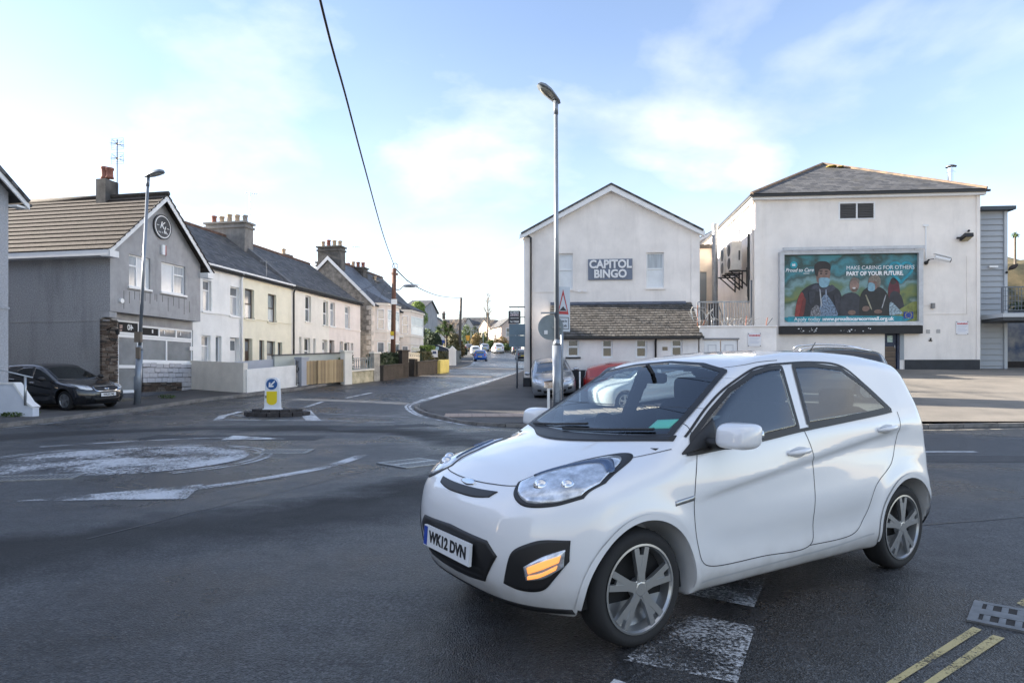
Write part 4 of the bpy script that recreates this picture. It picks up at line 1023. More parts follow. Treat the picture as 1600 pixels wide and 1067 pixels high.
for i, (nm, lb, rm, fm, ups, dns, door, dcol) in enumerate(specs):
    X0, X1 = bounds[i], bounds[i+1]; p0 = ref.world(X0, 0)
    fr = Fr(nm, lb, 'house', None, None, 79, 'houses of the terrace row', xy=(p0.x, p0.y)); TERR.append(fr)
    z0 = fr.z0; W_ = X1-X0; ze, zr = ZE-z0, ZR-z0
    holes = []; wins = []
    for (a, b_, c, d_, st_) in ups+dns:
        r_ = list(fr.rect(a, b_, c, d_)); r_[0] = max(r_[0], .05); wins.append((tuple(r_), st_)); holes.append(tuple(r_))
    dr = list(fr.rect(*door)); dr[2] = max(.05, dr[2]); dr[0] = max(.06, dr[0]); dr[1] = min(W_-.05, dr[1]); holes.append(tuple(dr))
    b = MB(); b.wall(0, W_, -.8, ze, holes, 0, .22); b.poly([(0, 0, -.8), (0, TD, -.8), (0, TD, ze), (0, TD/2, zr), (0, 0, ze)]); b.poly([(W_, TD, -.8), (W_, 0, -.8), (W_, 0, ze), (W_, TD/2, zr), (W_, TD, ze)]); b.poly([(W_, TD, -.8), (0, TD, -.8), (0, TD, ze), (W_, TD, ze)])
    b.build('wall', rm, fr.t)
    for r_, st_ in wins:
        if st_ == 'c': window(fr, r_, rows=(.68,), panes=[GL_C, GL_G], rec=.12, fm=fm)
        elif st_ == 's': window(fr, r_, rows=(.5,), panes=[GL_C, GL_G] if i == 1 else [GL_G, GL_D], rec=.14, fm=fm, sillm=rm)
        else: window(fr, r_, panes=[GL_G], rec=.14, fm=fm, sillm=rm, fw=.05)
    b = MB(); b.box(dr[0]+.03, dr[1]-.03, .20, .26, dr[2], dr[3]-.02); dm = b.build('door', mat('white_door', (.75,.75,.75), .4) if dcol == 'white' else mat('brown_door', (.05,.03,.022), .5), fr.t)
    b = MB(); b.box(dr[0]+.12, dr[1]-.12, .185, .199, dr[3]-.62, dr[3]-.16); b.build('door_glass', GL_G, dm)
    # string course, eaves and gutter
    zs_ = fr.Z((380+455)/2, 500.5) if i < 2 else fr.Z(540, 513.8)
    if i in (0, 1, 3):
        b = MB(); xx = 0.0
        for (a, c) in sorted((r_[0], r_[1]) for r_, s_ in wins if r_[2] < zs_ < r_[3]): b.box(xx, a, -.045, -.002, zs_-.05, zs_+.05); b.build('string_course', rm, fr.t); b = MB(); xx = c
        b.box(xx, W_, -.045, -.002, zs_-.05, zs_+.05); b.build('string_course', rm, fr.t)
    b = MB(); gcol = WHITEB if i < 2 else GUT
    b.box(.0, W_, -.06, -.003, ze-.26, ze-.08) if i < 2 else None
    b.box(.0, W_, -.28, -.16, ze-.10, ze-.02); b.build('gutter', gcol, fr.t)
    gable_roof(fr, 0.006, W_-.006, 0, TD, ze, zr, SLATE, .25)
    b = MB(); b.cyl((0.02, TD/2, zr+.02), (W_-.02, TD/2, zr+.02), .09, n=6); b.build('ridge_tile', mat('red_ridge_tile', (.14,.085,.065), .9, var=.4, vscale=4), fr.t)
# raised gable parapet and big chimneys
fr = TERR[1]; W1 = bounds[2]-bounds[1]; zr = ZR-fr.z0; ze = ZE-fr.z0
b = MB(); b.prism([(W1-.16, -.20, ze-.02), (W1-.16, TD/2, zr+.32), (W1-.16, TD/2, zr-.2), (W1-.16, -.2, ze-.28)], (.34, 0, 0)); b.build('parapet', mat('lead_grey_coping', (.16,.16,.165), .8, var=.3, vscale=3), fr.t)
fz = lambda fr, py, X_, Y_: CAMH-(py-HOR)*fr.D(X_, Y_)/FPX-fr.z0
chimney(fr, W1-.42, W1+.42, TD/2-1.25, TD/2+1.25, zr-1.2, fz(fr, 352, W1, TD/2), mat('grey_chimney_render', (.235,.225,.215), .95, var=.3, vscale=2, bump=.4, bscale=40, streak=.7, dirt=(.09,.09,.09)), 5, [POT_G, POT_B, POT_B, POT_B, POT_R])
aerial(fr.world(W1+.3, TD/2-1.1, fz(fr, 380, W1, TD/2)), 3.0, 'tall thin aerial strapped to the wide five-pot chimney', .6, boom=.7)
aerial(fr.world(W1-2.4, .1, ze), 1.0, 'small aerial at the eaves of the cream house', .3, boom=.8)
fr = TERR[3]; W3 = bounds[4]-bounds[3]
chimney(fr, W3-2.1, W3-1.5, TD/2+.6, TD/2+1.4, zr-1, fz(fr, 400, W3-1.8, TD/2), CHIM, 1, [POT_B])
aerial(fr.world(W3-1.8, TD/2+1, fz(fr, 395, W3-1.8, TD/2)), .9, 'little aerial on the single-pot chimney of the pink house', 1.0, boom=.6)
# drainpipes
for k, (px, mt) in enumerate(((377, UPVC), (459, GUT))):
    fr = TERR[k+0] if k == 0 else TERR[2]; xx = fr.X(px, -.06); z1 = ZE-fr.z0-.1
    b = MB(); b.tube([(xx, -.2, z1), (xx, -.07, z1-.35), (xx, -.07, .3)], .045, 8); b.build('drainpipe', mt, fr.t, smooth=True)

# ------------------------------------------------------------------ the pair of bay-windowed houses
BD = 6.6
refb = Fr('x', None, None, 580, 47.5, 79, base=0.0); bpy.data.objects.remove(refb.t)
ZEB, ZRB = 6.56, 9.75
bays = [('bay_house', 'pinkish stone bay-windowed house with a quoined corner and white gable edge', 0, refb.X(617), 585, 614, [591,603,481,514], [590.5,601.6,533.6,566], SLATE_B),
        ('bay_house', 'pinkish bay-windowed house behind the brown telegraph pole', refb.X(617), refb.X(653), 624, 652, [630.5,640,492,521], [630.5,640,540,556], SLATE)]
for i, (nm, lb, X0, X1, pa, pb, up, dn, rmat) in enumerate(bays):
    p0 = refb.world(X0, 0); fr = Fr(nm, lb, 'house', None, None, 79, 'houses with two storey bays', xy=(p0.x, p0.y)); z0 = fr.z0; W_ = X1-X0; ze, zr = ZEB-z0, ZRB-z0
    b = MB(); b.wall(0, W_, -.9, ze, [], 0, .2); b.poly([(0, BD, -.9), (W_, BD, -.9), (W_, BD, ze), (0, BD, ze)])
    b.poly([(W_, 0, -.9), (W_, BD, -.9), (W_, BD, ze), (W_, BD/2, zr), (W_, 0, ze)]); b.build('wall', STONE_B, fr.t)
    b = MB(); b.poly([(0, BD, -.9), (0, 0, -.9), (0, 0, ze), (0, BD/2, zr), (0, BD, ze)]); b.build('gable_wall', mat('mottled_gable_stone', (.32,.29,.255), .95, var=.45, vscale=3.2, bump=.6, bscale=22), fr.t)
    if i == 0:
        q0 = MB(); k = 0; zz = -.5
        while zz < ze-.5:
            if k % 2: q0.box(-.05, .05, -.03, .34, zz, zz+.30)
            else: q0.box(-.05, .38, -.05, .16, zz, zz+.30)
            zz += .36; k += 1
        q0.build('quoin_stone', mat('pale_quoin', (.60,.55,.49), .9, var=.2, vscale=6), fr.t)
        b = MB()
        for s_ in (1, -1):
            y0, y1 = (-.35, BD/2) if s_ == 1 else (BD+.35, BD/2); sl = (zr-ze)/(BD/2); za_, zb_ = ze-.35*sl, zr
            b.prism([(-.2, y0, za_-.12), (-.2, y0, za_+.14), (-.2, y1, zb_+.14), (-.2, y1, zb_-.14)], (.05, 0, 0))
        b.build('barge_board', WHITEB, fr.t)
    gable_roof(fr, -.16 if i == 0 else .004, W_, 0, BD, ze, zr, rmat, .3)
    b = MB(); b.cyl((0, BD/2, zr+.02), (W_, BD/2, zr+.02), .10, n=6); b.build('ridge_tile', MATS['red_ridge_tile'], fr.t)
    # canted bay, two storeys, under its own little hip
    proj = .75; xa, xb = fr.X(pa, 0), min(fr.X(pb, 0), W_+.3); ca = .55
    plan = [(xa, 0), (xa+ca, -proj), (xb-ca, -proj), (xb, 0)]
    b = MB()
    for (p, q) in zip(plan[:-1], plan[1:]): b.poly([(p[0], p[1], -.9), (q[0], q[1], -.9), (q[0], q[1], ze-.05), (p[0], p[1], ze-.05)])
    b.build('bay_wall', STONE_B, fr.t)
    zs_ = fr.Z(up[0], (up[3]+dn[2])/2-6, -proj); zs2 = fr.Z(up[0], up[3]+1, -proj)
    b = MB()
    for zq, hq, o_ in ((zs2-.1, .10, .06), (fr.Z(dn[0], dn[2]-3, -proj), .10, .05), (ze-.22, .16, .12)):
        pl = [(xa-o_, 0), (xa+ca-o_*.4, -proj-o_), (xb-ca+o_*.4, -proj-o_), (xb+o_, 0)]
        b.prism([(x_, y_, zq) for x_, y_ in pl], (0, 0, hq))
    b.build('bay_cornice', mat('pale_moulding', (.74,.70,.64), .8), fr.t)
    b = MB(); o_ = .22; pl = [(xa-o_, .1), (xa+ca-.1, -proj-o_), (xb-ca+.1, -proj-o_), (xb+o_, .1)]; tp = [(xa+ca, .9), (xb-ca, .9)]
    zt_ = ze+1.0*(zr-ze)/(BD/2)
    P3 = [(x_, y_, ze-.04) for x_, y_ in pl]; T3 = [(x_, y_, zt_) for x_, y_ in tp]
    b.poly([P3[0], P3[1], T3[0]]); b.poly([P3[1], P3[2], T3[1], T3[0]]); b.poly([P3[2], P3[3], T3[1]]); b.poly(P3[::-1]); b.build('bay_roof', rmat, fr.t)
    for (u, st_) in ((up, 's'), (dn, 's')):
        pm = (u[0]+u[1])/2; z1_, z0_ = fr.Z(pm, u[2], -proj), fr.Z(pm, u[3], -proj)
        r_ = (xa+ca+.10, xb-ca-.10, z0_, z1_)
        window(fr, r_, rows=(.5,), Y=-proj, rec=-.03, panes=[GL_W, GL_C] if u is up else [GL_D, GL_G], sill=False)
        for side, (p, q) in (('n', (plan[0], plan[1])), ('f', (plan[2], plan[3]))):
            v = Vector((q[0]-p[0], q[1]-p[1])); Lw = v.length; v /= Lw; n_ = Vector((v.y, -v.x)); w = MB(); a_, e_ = Lw*.22, Lw*.78
            pt = lambda t, o: (p[0]+v.x*t+n_.x*o, p[1]+v.y*t+n_.y*o)
            def bx(t0, t1, o0, o1, za_, zb_):
                w.prism([(*pt(t0, o0), za_), (*pt(t1, o0), za_), (*pt(t1, o1), za_), (*pt(t0, o1), za_)], (0, 0, zb_-za_))
            bx(a_, a_+.05, -.01, .035, z0_, z1_); bx(e_-.05, e_, -.01, .035, z0_, z1_); bx(a_+.05, e_-.05, -.01, .035, z1_-.05, z1_); bx(a_+.05, e_-.05, -.01, .035, z0_, z0_+.05); bx(a_+.05, e_-.05, -.01, .034, (z0_+z1_)/2-.03, (z0_+z1_)/2+.03)
            o = w.build('window', UPVC, fr.t); w = MB(); bx(a_+.02, e_-.02, -.005, .012, z0_, z1_); w.build('pane', GL_G, o)
    # door between bay and party wall
    dx = (xb+.35, min(xb+1.2, W_-.1)) if i == 0 else (.25, 1.1)
    if dx[1]-dx[0] > .4:
        b = MB(); b.box(dx[0], dx[1], -.04, -.002, .05, 2.2); b.build('door', mat('brown_door', (.05,.03,.022), .5), fr.t); b = MB(); b.box(dx[0]-.15, dx[1]+.15, -.28, -.003, 2.3, 2.42); b.build('door_hood', mat('pale_moulding', (.74,.70,.64), .8), fr.t)
    if i == 0:
        chimney(fr, .05, .85, BD/2-.9, BD/2+.9, zr-.8, fz(fr, 388, .4, BD/2), CHIM, 4, [POT_B, POT_B, POT_R, POT_B])
        chimney(fr, W_-.45, W_+.4, BD/2-.85, BD/2+.85, zr-.8, fz(fr, 421, W_, BD/2), CHIM, 4, [POT_R, POT_R, POT_B, POT_R])
        chimney(fr, W_*.55, W_*.55+.6, BD/2+1.5, BD/2+2.3, zr-1.6, fz(fr, 411, W_*.55, BD/2+2), CHIM, 2, [POT_G, POT_G])
    else:
        chimney(fr, W_*.35, W_*.35+.8, BD/2-.85, BD/2+.85, zr-.8, fz(fr, 441, W_*.35, BD/2), CHIM, 4, [POT_B, POT_G, POT_B, POT_B])
        chimney(fr, W_-.6, W_-.0, BD/2-.6, BD/2+.6, zr-.8, fz(fr, 465, W_, BD/2), CHIM, 3, [POT_B, POT_G, POT_B])
aerial(Vector(refb.world(4.5, BD/2, 10.4)), 1.1, 'small aerial on the ridge of the bay houses', .4, boom=.6)

# ------------------------------------------------------------------ front gardens along the street
GREYP = mat('blue_grey_wall_paint', (.40,.42,.47), .8, var=.06, vscale=2, streak=.2); WALLW = mat('white_wall_paint', (.84,.82,.79), .8, var=.08, vscale=2.5, bump=.2, bscale=30, streak=.25, dirt=(.45,.43,.39))
WALLB = mat('beige_wall_paint', (.72,.67,.60), .85, var=.08, vscale=2.5, bump=.2, bscale=30, streak=.2)
def wall_run(name, label, cat, a, b, h, m, th=.22, cope=None, group=None, sink=.4, h2=None):
    """a low wall from ground point a to ground point b"""
    A, B = Vector((*a, gz(*a)+PV)), Vector((*b, gz(*b)+PV)); v = B-A; L = math.hypot(v.x, v.y); h2 = h if h2 is None else h2
    t = thing(name, label, cat, A, math.atan2(v.y, v.x), group)
    mb = MB(); mb.prism([(0, -th/2, -sink), (L, -th/2, v.z-sink), (L, -th/2, v.z+h2), (0, -th/2, h)], (0, th, 0)); mb.build('wall', m, t)
    if cope:
        mb = MB(); mb.prism([(-.03, -th/2-.04, h+.003), (L+.03, -th/2-.04, v.z+h2+.003), (L+.03, -th/2-.04, v.z+h2+.07), (-.03, -th/2-.04, h+.07)], (0, th+.08, 0)); mb.build('coping', cope, t)
    return t, L, v.z
pc = G(383, 613.5, PV); pe = G(462, 603.5, PV); p0 = SHOP.world(SHOP.X(313)+.02, .5)
wall_run('garden_wall', 'tall beige end of the white garden wall, against the grey shop house', 'wall', (p0.x, p0.y), (pc[0]+.02, pc[1]+.0), 1.24, WALLB, h2=1.24)
wall_run('garden_wall', 'lower white garden wall behind the traffic bollard', 'wall', pc, pe, .96, WALLW)
u = Vector((pe[0]-pc[0], pe[1]-pc[1])).normalized(); nrm = Vector((-u.y, u.x))
a = Vector(pc)+nrm*1.1; b_ = Vector(pe)+nrm*1.1+u*.1
wall_run('garden_wall', 'blue grey inner garden wall seen above the white wall', 'wall', a, b_, 1.22, GREYP)
pil = G(471.5, 602, PV); t = thing('gate_pillar', 'square blue grey gate pillar beside the wooden fence', 'pillar', (pil[0], pil[1], gz(*pil)+PV), math.atan2(u.y, u.x))
b = MB(); b.box(-.22, .22, -.2, .2, -.3, 1.22); b.build('shaft', GREYP, t); b = MB(); b.box(-.25, .25, -.23, .23, 1.223, 1.30); b.build('cap', GREYP, t)
# little iron gate
ga = G(459, 604, PV); t = thing('garden_gate', 'small black wrought iron gate between the white wall and the grey pillar', 'gate', (ga[0]+.12, ga[1]+.3, gz(*ga)+PV), math.atan2(u.y, u.x)+.5)
b = MB(); b.bar((-.35, 0, .05), (-.35, 0, 1.2), .03, .03); b.bar((.35, 0, .05), (.35, 0, 1.2), .03, .03); b.bar((-.35, 0, .15), (.35, 0, .15), .03, .03); b.bar((-.35, 0, 1.15), (.35, 0, 1.15), .03, .03); b.build('gate_frame', IRON, t)
for k in range(4):
    x = -.21+k*.14; b = MB(); b.bar((x, 0, .15), (x, 0, 1.15), .018, .018); b.build('gate_bar', IRON, t)
b = MB()
for x in (-.17, .17):
    for s_ in (1, -1): b.tube([(x+s_*.13*math.cos(q), 0, .8+.16*math.sin(q)) for q in np.linspace(-1.5, 1.5, 8)], .012, 5)
b.build('scroll', IRON, t)
# wooden fence of upright boards
WOOD = [mat('new_pine_board', (.50,.36,.20), .75, var=.25, vscale=2, stretch=(9, 9, .8), bump=.2), mat('golden_pine_board', (.56,.42,.24), .75, var=.2, vscale=2, stretch=(9, 9, .8), bump=.2), mat('weathered_pine_board', (.40,.29,.17), .8, var=.3, vscale=2, stretch=(9, 9, .8), bump=.2)]
fa, fb = G(478.5, 602, PV), G(537, 597.5, PV); A, B = Vector((*fa, gz(*fa)+PV)), Vector((*fb, gz(*fb)+PV)); v = B-A; L = math.hypot(v.x, v.y); sl = v.z/L
t = thing('wooden_fence', 'new pale pine fence of upright boards by the footway', 'fence', A, math.atan2(v.y, v.x))
nb = 24; bw = L/nb; protos = []
for k in range(nb):
    if k < 3:
        b = MB(); b.box(-bw/2+.006, bw/2-.006, -.012, .012, .03, 1.12); o = b.build('board', WOOD[k], t); protos.append(o)
    else: o = bpy.data.objects.new('board', random.choice(protos).data); COL.objects.link(o); o.parent = t
    o.location = ((k+.5)*bw, random.uniform(-.004, .004), sl*(k+.5)*bw+random.uniform(-.008, .008))
b = MB(); b.box(bw*6.6, bw*7.0, -.10, -.02, sl*bw*6.8-.1, sl*bw*6.8+1.12); b.build('post', WOOD[2], t)
for z_ in (.25, .9):
    b = MB(); b.prism([(0, .013, z_), (L, .013, z_+v.z), (L, .013, z_+v.z+.08), (0, .013, z_+.08)], (0, .04, 0)); b.build('rail', WOOD[2], t)
wu = v.normalized(); wn_ = Vector((-wu.y, wu.x, 0))
wall_run('garden_wall', 'pale green grey wall with a dark coping behind the wooden fence', 'wall', (A+wn_*.8-wu*1.2).to_2d(), (B+wn_*.8+wu*.3).to_2d(), 1.36, mat('sage_wall_paint', (.55,.56,.50), .85, var=.1, vscale=2), cope=mat('dark_coping', (.12,.115,.11), .9))
pb = G(541, 597, PV); t = thing('gate_pillar', 'pale square pillar between the wooden fence and the railing wall', 'pillar', (pb[0], pb[1], gz(*pb)+PV), math.atan2(v.y, v.x))
b = MB(); b.box(-.2, .2, -.2, .2, -.3, 1.45); b.build('shaft', REND_O, t); b = MB(); b.box(-.25, .25, -.25, .25, 1.453, 1.53); b.build('cap', REND_O, t)
# low cream wall with patterned railing
wa, wb = G(545, 596.5, PV), G(581, 592.5, PV)
t, L, dz = wall_run('garden_wall', 'low stained cream wall topped by a patterned grey railing', 'wall', wa, wb, .48, mat('stained_cream_wall', (.52,.47,.34), .9, var=.4, vscale=2.5, tint=(.27,.25,.17), bump=.3, bscale=30), cope=REND_O)
RAILM = mat('grey_green_railing', (.22,.26,.27), .5)
b = MB(); b.bar((.05, 0, .60), (L, 0, dz+.60), .03, .03); b.bar((.05, 0, 1.12), (L, 0, dz+1.12), .03, .03); n_ = 10
for k in range(n_+1): x = .05+(L-.05)*k/n_; b.bar((x, 0, dz*k/n_+.6), (x, 0, dz*k/n_+1.12), .02, .02)
b.build('railing_frame', RAILM, t)
for k in range(n_):
    x = .05+(L-.05)*(k+.5)/n_; b = MB(); r_ = (L/n_)*.42
    b.tube([(x+r_*math.cos(q), 0, dz*k/n_+.86+.2*math.sin(q)) for q in np.linspace(0, 2*math.pi, 14)], .011, 5); b.build('railing_scroll', RAILM, t)
pp = G(586, 592, PV); t = thing('gate_pillar', 'weathered pale pillar before the dark hedge wall', 'pillar', (pp[0], pp[1], gz(*pp)+PV), math.atan2(v.y, v.x))
b = MB(); b.box(-.18, .18, -.18, .18, -.3, 1.3); b.build('shaft', mat('weathered_pillar', (.45,.42,.37), .9, var=.35, vscale=4), t); b = MB(); b.box(-.23, .23, -.23, .23, 1.303, 1.38); b.build('cap', REND_O, t)
DKW = mat('dark_brown_garden_wall', (.06,.05,.042), .9, var=.3, vscale=3, bump=.4, bscale=20)
wall_run('garden_wall', 'low dark brown wall under a dense hedge', 'wall', G(596, 592, PV), G(630, 587, PV), .62, DKW, cope=DKW)
pp = G(630, 587, PV); t = thing('gate_pillar', 'tall dark brown gate pillar at the end of the hedge', 'pillar', (pp[0], pp[1], gz(*pp)+PV), math.atan2(v.y, v.x)); b = MB(); b.box(-.22, .22, -.2, .2, -.3, 1.35); b.build('shaft', DKW, t); b = MB(); b.box(-.27, .27, -.25, .25, 1.353, 1.43); b.build('cap', DKW, t)
wall_run('garden_wall', 'dark brown garden wall before the white lattice screen', 'wall', G(650, 585.5, PV), G(681, 581, PV), .68, DKW, cope=DKW)
wa, wb = G(637, 586.5, PV), G(650, 585.5, PV)
wall_run('garden_wall', 'short dark return wall by a driveway opening', 'wall', (wa[0], wa[1]+1), wb, .9, DKW)
la, lb = Vector(G(650, 585.5, PV)), Vector(G(683, 581, PV)); dv = (lb-la).normalized(); pn = Vector((-dv.y, dv.x))*1.2
A = la+pn; B = lb+pn; L = (B-A).length; t = thing('lattice_screen', 'white pierced block screen wall above the dark garden wall', 'screen wall', (A.x, A.y, gz(*A)+PV), math.atan2(dv.y, dv.x))
b = MB(); b.box(0, L, -.06, .06, -.2, .72); b.build('base_course', DKW, t)
BLKW = mat('cream_screen_block', (.68,.62,.50), .8); n_ = max(4, int(L/.32))
for k in range(n_):
    for z_ in (.725, 1.03):
        b = MB(); s_ = L/n_; x0 = k*s_
        b.box(x0+.005, x0+s_-.005, -.05, .05, z_, z_+.05); b.box(x0+.005, x0+s_-.005, -.05, .05, z_+.25, z_+.30); b.box(x0+.005, x0+.05, -.05, .05, z_+.05, z_+.25); b.box(x0+s_-.05, x0+s_-.005, -.05, .05, z_+.05, z_+.25); b.bar((x0+.05, 0, z_+.05), (x0+s_-.05, 0, z_+.25), .08, .04); b.build('screen_block', BLKW, t)
yl = mat('yellow_wall_paint', (.62,.52,.16), .8, var=.15, vscale=3)
wall_run('garden_wall', 'short bright yellow wall end by the footway', 'wall', G(682, 581, PV), G(696, 579, PV), .72, yl, th=.5)
wp = G(707, 571, PV); t = thing('gate_pillar', 'white pillar with a pointed cap by the footway', 'pillar', (wp[0], wp[1], gz(*wp)+PV)); b = MB(); b.box(-.28, .28, -.25, .25, -.3, 1.25); b.build('shaft', REND_W, t); b = MB(); b.prism([(-.34, -.3, 1.253), (.34, -.3, 1.253), (0, -.3, 1.6)], (0, .6, 0)); b.build('cap', REND_W, t)
wall_run('garden_wall', 'grey stone wall running behind the dark telegraph pole', 'wall', G(709.5, 569.5, PV), G(719, 565, PV), 1.2, mat('grey_rubble_wall', (.20,.19,.17), .95, var=.5, vscale=4, bump=.7, bscale=14))
# ------------------------------------------------------------------ the bingo hall
BW = mat('bingo_pinkish_render', (.86,.805,.755), .85, var=.12, vscale=.8, bump=.25, bscale=40, streak=.34, dirt=(.40,.365,.34))
BW2 = mat('pale_lean_to_render', (.86,.825,.795), .85, var=.12, vscale=1.1, bump=.25, bscale=40, streak=.30, dirt=(.42,.39,.37))
PLINTH = mat('black_plinth_paint', (.022,.026,.033), .6, var=.3, vscale=3)
f = Fr('bingo_hall', 'pinkish white gabled hall with a grey CAPITOL BINGO sign and a tiled lean-to', 'building', 820, 30.0, -5, base=.55)
z0 = f.z0; Wd = f.X(1092); ze = f.Z(822, 366); za = f.Z(952, 292); DP = 22.0
sa, sb_ = f.rect(872, 895, 396, 452), f.rect(1010, 1037.5, 394.5, 450)
b = MB(); b.wall(0, Wd, -.8, ze, [sa, sb_], 0, .16); b.poly([(0, 0, ze), (Wd, 0, ze), (Wd/2, 0, za)])
b.poly([(0, DP, -.8), (0, 0, -.8), (0, 0, ze), (0, DP, ze)]); b.poly([(Wd, 0, -.8), (Wd, DP, -.8), (Wd, DP, ze), (Wd, 0, ze)]); b.poly([(Wd, DP, -.8), (0, DP, -.8), (0, DP, ze), (Wd/2, DP, za), (Wd, DP, ze)])
b.build('wall', BW, f.t)
for a, e in ((-.03, .30), (Wd-.34, Wd+.03)): b = MB(); b.box(a, e, -.04, -.003, .5, ze-.02); b.build('corner_pilaster', BW, f.t)
b = MB(); b.box(-.06, f.X(866, 0), -.07, -.042, -.8, f.Z(823, 590)); b.box(-.07, -.003, -.041, 3, -.8, f.Z(823, 590)); b.build('plinth', PLINTH, f.t)
b = MB(); zz = f.Z(850, 456); b.box(.31, f.X(1000), -.03, -.002, zz-.03, zz+.03) if False else b.box(0.31, f.X(915), -.025, -.002, zz-.025, zz+.02); b.build('cable_ledge', BW, f.t)
ov = .16; sl = (za-ze)/(Wd/2)
for s in (0, 1):
    b = MB(); ang = math.atan2(za-ze, Wd/2); L = math.hypot(Wd/2+ov, (za-ze)*(1+ov/(Wd/2)))
    b.box(0, DP+.5, 0, L, -.06, .02)
    if s == 0: b.build('roof', SLATE, f.t, (-ov, DP+.2, ze-ov*sl+.08), (ang, 0, R(-90)))
    else: b.build('roof', SLATE, f.t, (Wd+ov, -.30, ze-ov*sl+.08), (ang, 0, R(90)))
b = MB()
for s in (0, 1):
    X = (lambda x: x) if s == 0 else (lambda x: Wd-x)
    b.prism([(X(-ov-.06), -.26, ze-ov*sl-.20), (X(-ov-.06), -.26, ze-ov*sl+.02), (X(Wd/2), -.26, za+.045), (X(Wd/2), -.26, za-.24)], (0, .03, 0))
    b.prism([(X(-ov-.06), -.228, ze-ov*sl-.19), (X(Wd/2), -.228, za-.23), (X(Wd/2), -.228, za-.20), (X(-ov-.06), -.228, ze-ov*sl-.16)], (0, .225, 0))
b.build('barge_board', WHITEB, f.t)
window(f, sa, rows=(.55,), panes=[GL_W, GL_W], rec=.10, fw=.06, sillm=BW); window(f, sb_, rows=(.55,), panes=[GL_W, GL_C], rec=.10, fw=.06, sillm=BW)
for px, z1p in ((829.5, 370),):
    xx = f.X(px, -.1); b = MB(); b.tube([(xx-.25, -.12, f.Z(px, 367)), (xx, -.10, f.Z(px, 372)), (xx, -.10, -.4)], .045, 8); b.build('drainpipe', GUT, f.t, smooth=True)
# sign
r_ = f.rect(919, 988, 405, 437.5); SGN = mat('sign_blue_grey', (.17,.20,.26), .6, var=.08, vscale=2)
st = thing('bingo_sign', 'blue grey board with white raised letters CAPITOL BINGO', 'sign', f.world((r_[0]+r_[1])/2, -.012, (r_[2]+r_[3])/2), f.a)
sw, sh = (r_[1]-r_[0])/2, (r_[3]-r_[2])/2
b = MB(); b.box(-sw, sw, -.05, 0, -sh, sh); b.build('sign_board', SGN, st)
text('CAPITOL', .50, SWH, st, (0, -.075, sh*.46), bold=.018, ext=.022, sx=.93); text('BINGO', .50, SWH, st, (0, -.075, -sh*.46), bold=.018, ext=.022, sx=.93)
# cable box
b = MB(); zz = f.Z(910, 455); b.box(f.X(903), f.X(908), -.06, -.003, zz-.05, zz+.06); b.box(f.X(911), f.X(917), -.06, -.003, zz-.05, zz+.06); b.build('cable_box', BW2, f.t)
# lean-to with its own roof of small tiles
LY = -2.4; X = lambda px, Y=LY: f.X(px, Y)
lx0, lx1 = f.X(862, LY), f.X(1091, LY); zt_ = f.Z(980, 477); zl = f.Z(980, 525.5, LY)
wins = [f.rect(886, 905, 529.5, 557.5, LY), f.rect(940, 957.5, 529.5, 559, LY), f.rect(993, 1011, 529.5, 559, LY), f.rect(1048.5, 1066.5, 529.5, 557, LY)]
b = MB(); b.wall(lx0, lx1, -.8, zl+.05, wins, LY, .14); b.poly([(lx0, 0, -.8), (lx0, LY, -.8), (lx0, LY, zl), (lx0, 0, zt_)]); b.poly([(lx1, LY, -.8), (lx1, 0, -.8), (lx1, 0, zt_), (lx1, LY, zl)]); b.build('lean_to_wall', BW2, f.t)
for i, r_ in enumerate(wins):
    window(f, r_, rows=(.56,), Y=LY, rec=.06, panes=[GL_D, GL_D], fw=.075, sill=(i == 0), sillm=PLINTH)
b = MB(); b.box(lx0-.03, lx1+.03, LY-.04, LY-.003, -.8, f.Z(980, 578, LY)); b.build('lean_to_plinth', PLINTH, f.t)
run = abs(LY)+.22; rise = (zt_-zl)/abs(LY)*run; L = math.hypot(run, rise); ang = math.atan2(rise, run)
b = MB(); b.box(lx0-.12, lx1+.16, 0, L, -.07, -.002); b.build('lean_to_roof', SLATE_W, f.t, (0, LY-.22, zl-.02), (ang, 0, 0))
TM = [mat('brown_weathered_tile', (.082,.077,.072), .85, var=.35, vscale=6, bump=.3, bscale=30), mat('grey_weathered_tile', (.105,.10,.094), .85, var=.35, vscale=6, bump=.3, bscale=30), mat('dark_weathered_tile', (.056,.053,.050), .9, var=.3, vscale=6)]
b = MB(); rg = random.Random(3); nr, ncol = 13, 40; th_, tw = L*.93/nr, (lx1-lx0+.26)/ncol
for r0 in range(nr):
    off = 0 if r0 % 2 else tw/2
    for c0 in range(ncol+1):
        x0 = max(lx0-.12, lx0-.12+c0*tw-off); x1 = min(lx1+.14, lx0-.12+(c0+1)*tw-off)
        if x1-x0 < .04: continue
        b.k = rg.choice((0, 0, 0, 1, 1, 2)); y0 = r0*th_+rg.uniform(-.012, .012); j = rg.uniform(0, .012)
        b.prism([(x0+.006, y0, .030+j), (x1-.006, y0, .030+j+rg.uniform(-.006, .006)), (x1-.006, y0+th_*1.15, .006), (x0+.006, y0+th_*1.15, .006)], (0, 0, -.022))
o = b.build('roof_tiles', TM, f.t, (0, LY-.22, zl-.02), (ang, 0, 0)); o['kind'] = 'stuff'
LEAD = mat('blue_lead_flashing', (.085,.10,.135), .55, var=.4, vscale=2.5)
b = MB(); b.box(lx0-.12, lx1-.1, L*.915, L*1.0, .034, .05); b.build('lead_flashing', LEAD, f.t, (0, LY-.22, zl-.02), (ang, 0, 0)); b = MB(); b.box(lx0-.1, lx1-.25, -.03, -.003, zt_-.02, zt_+.16); b.build('flashing_upstand', LEAD, f.t)
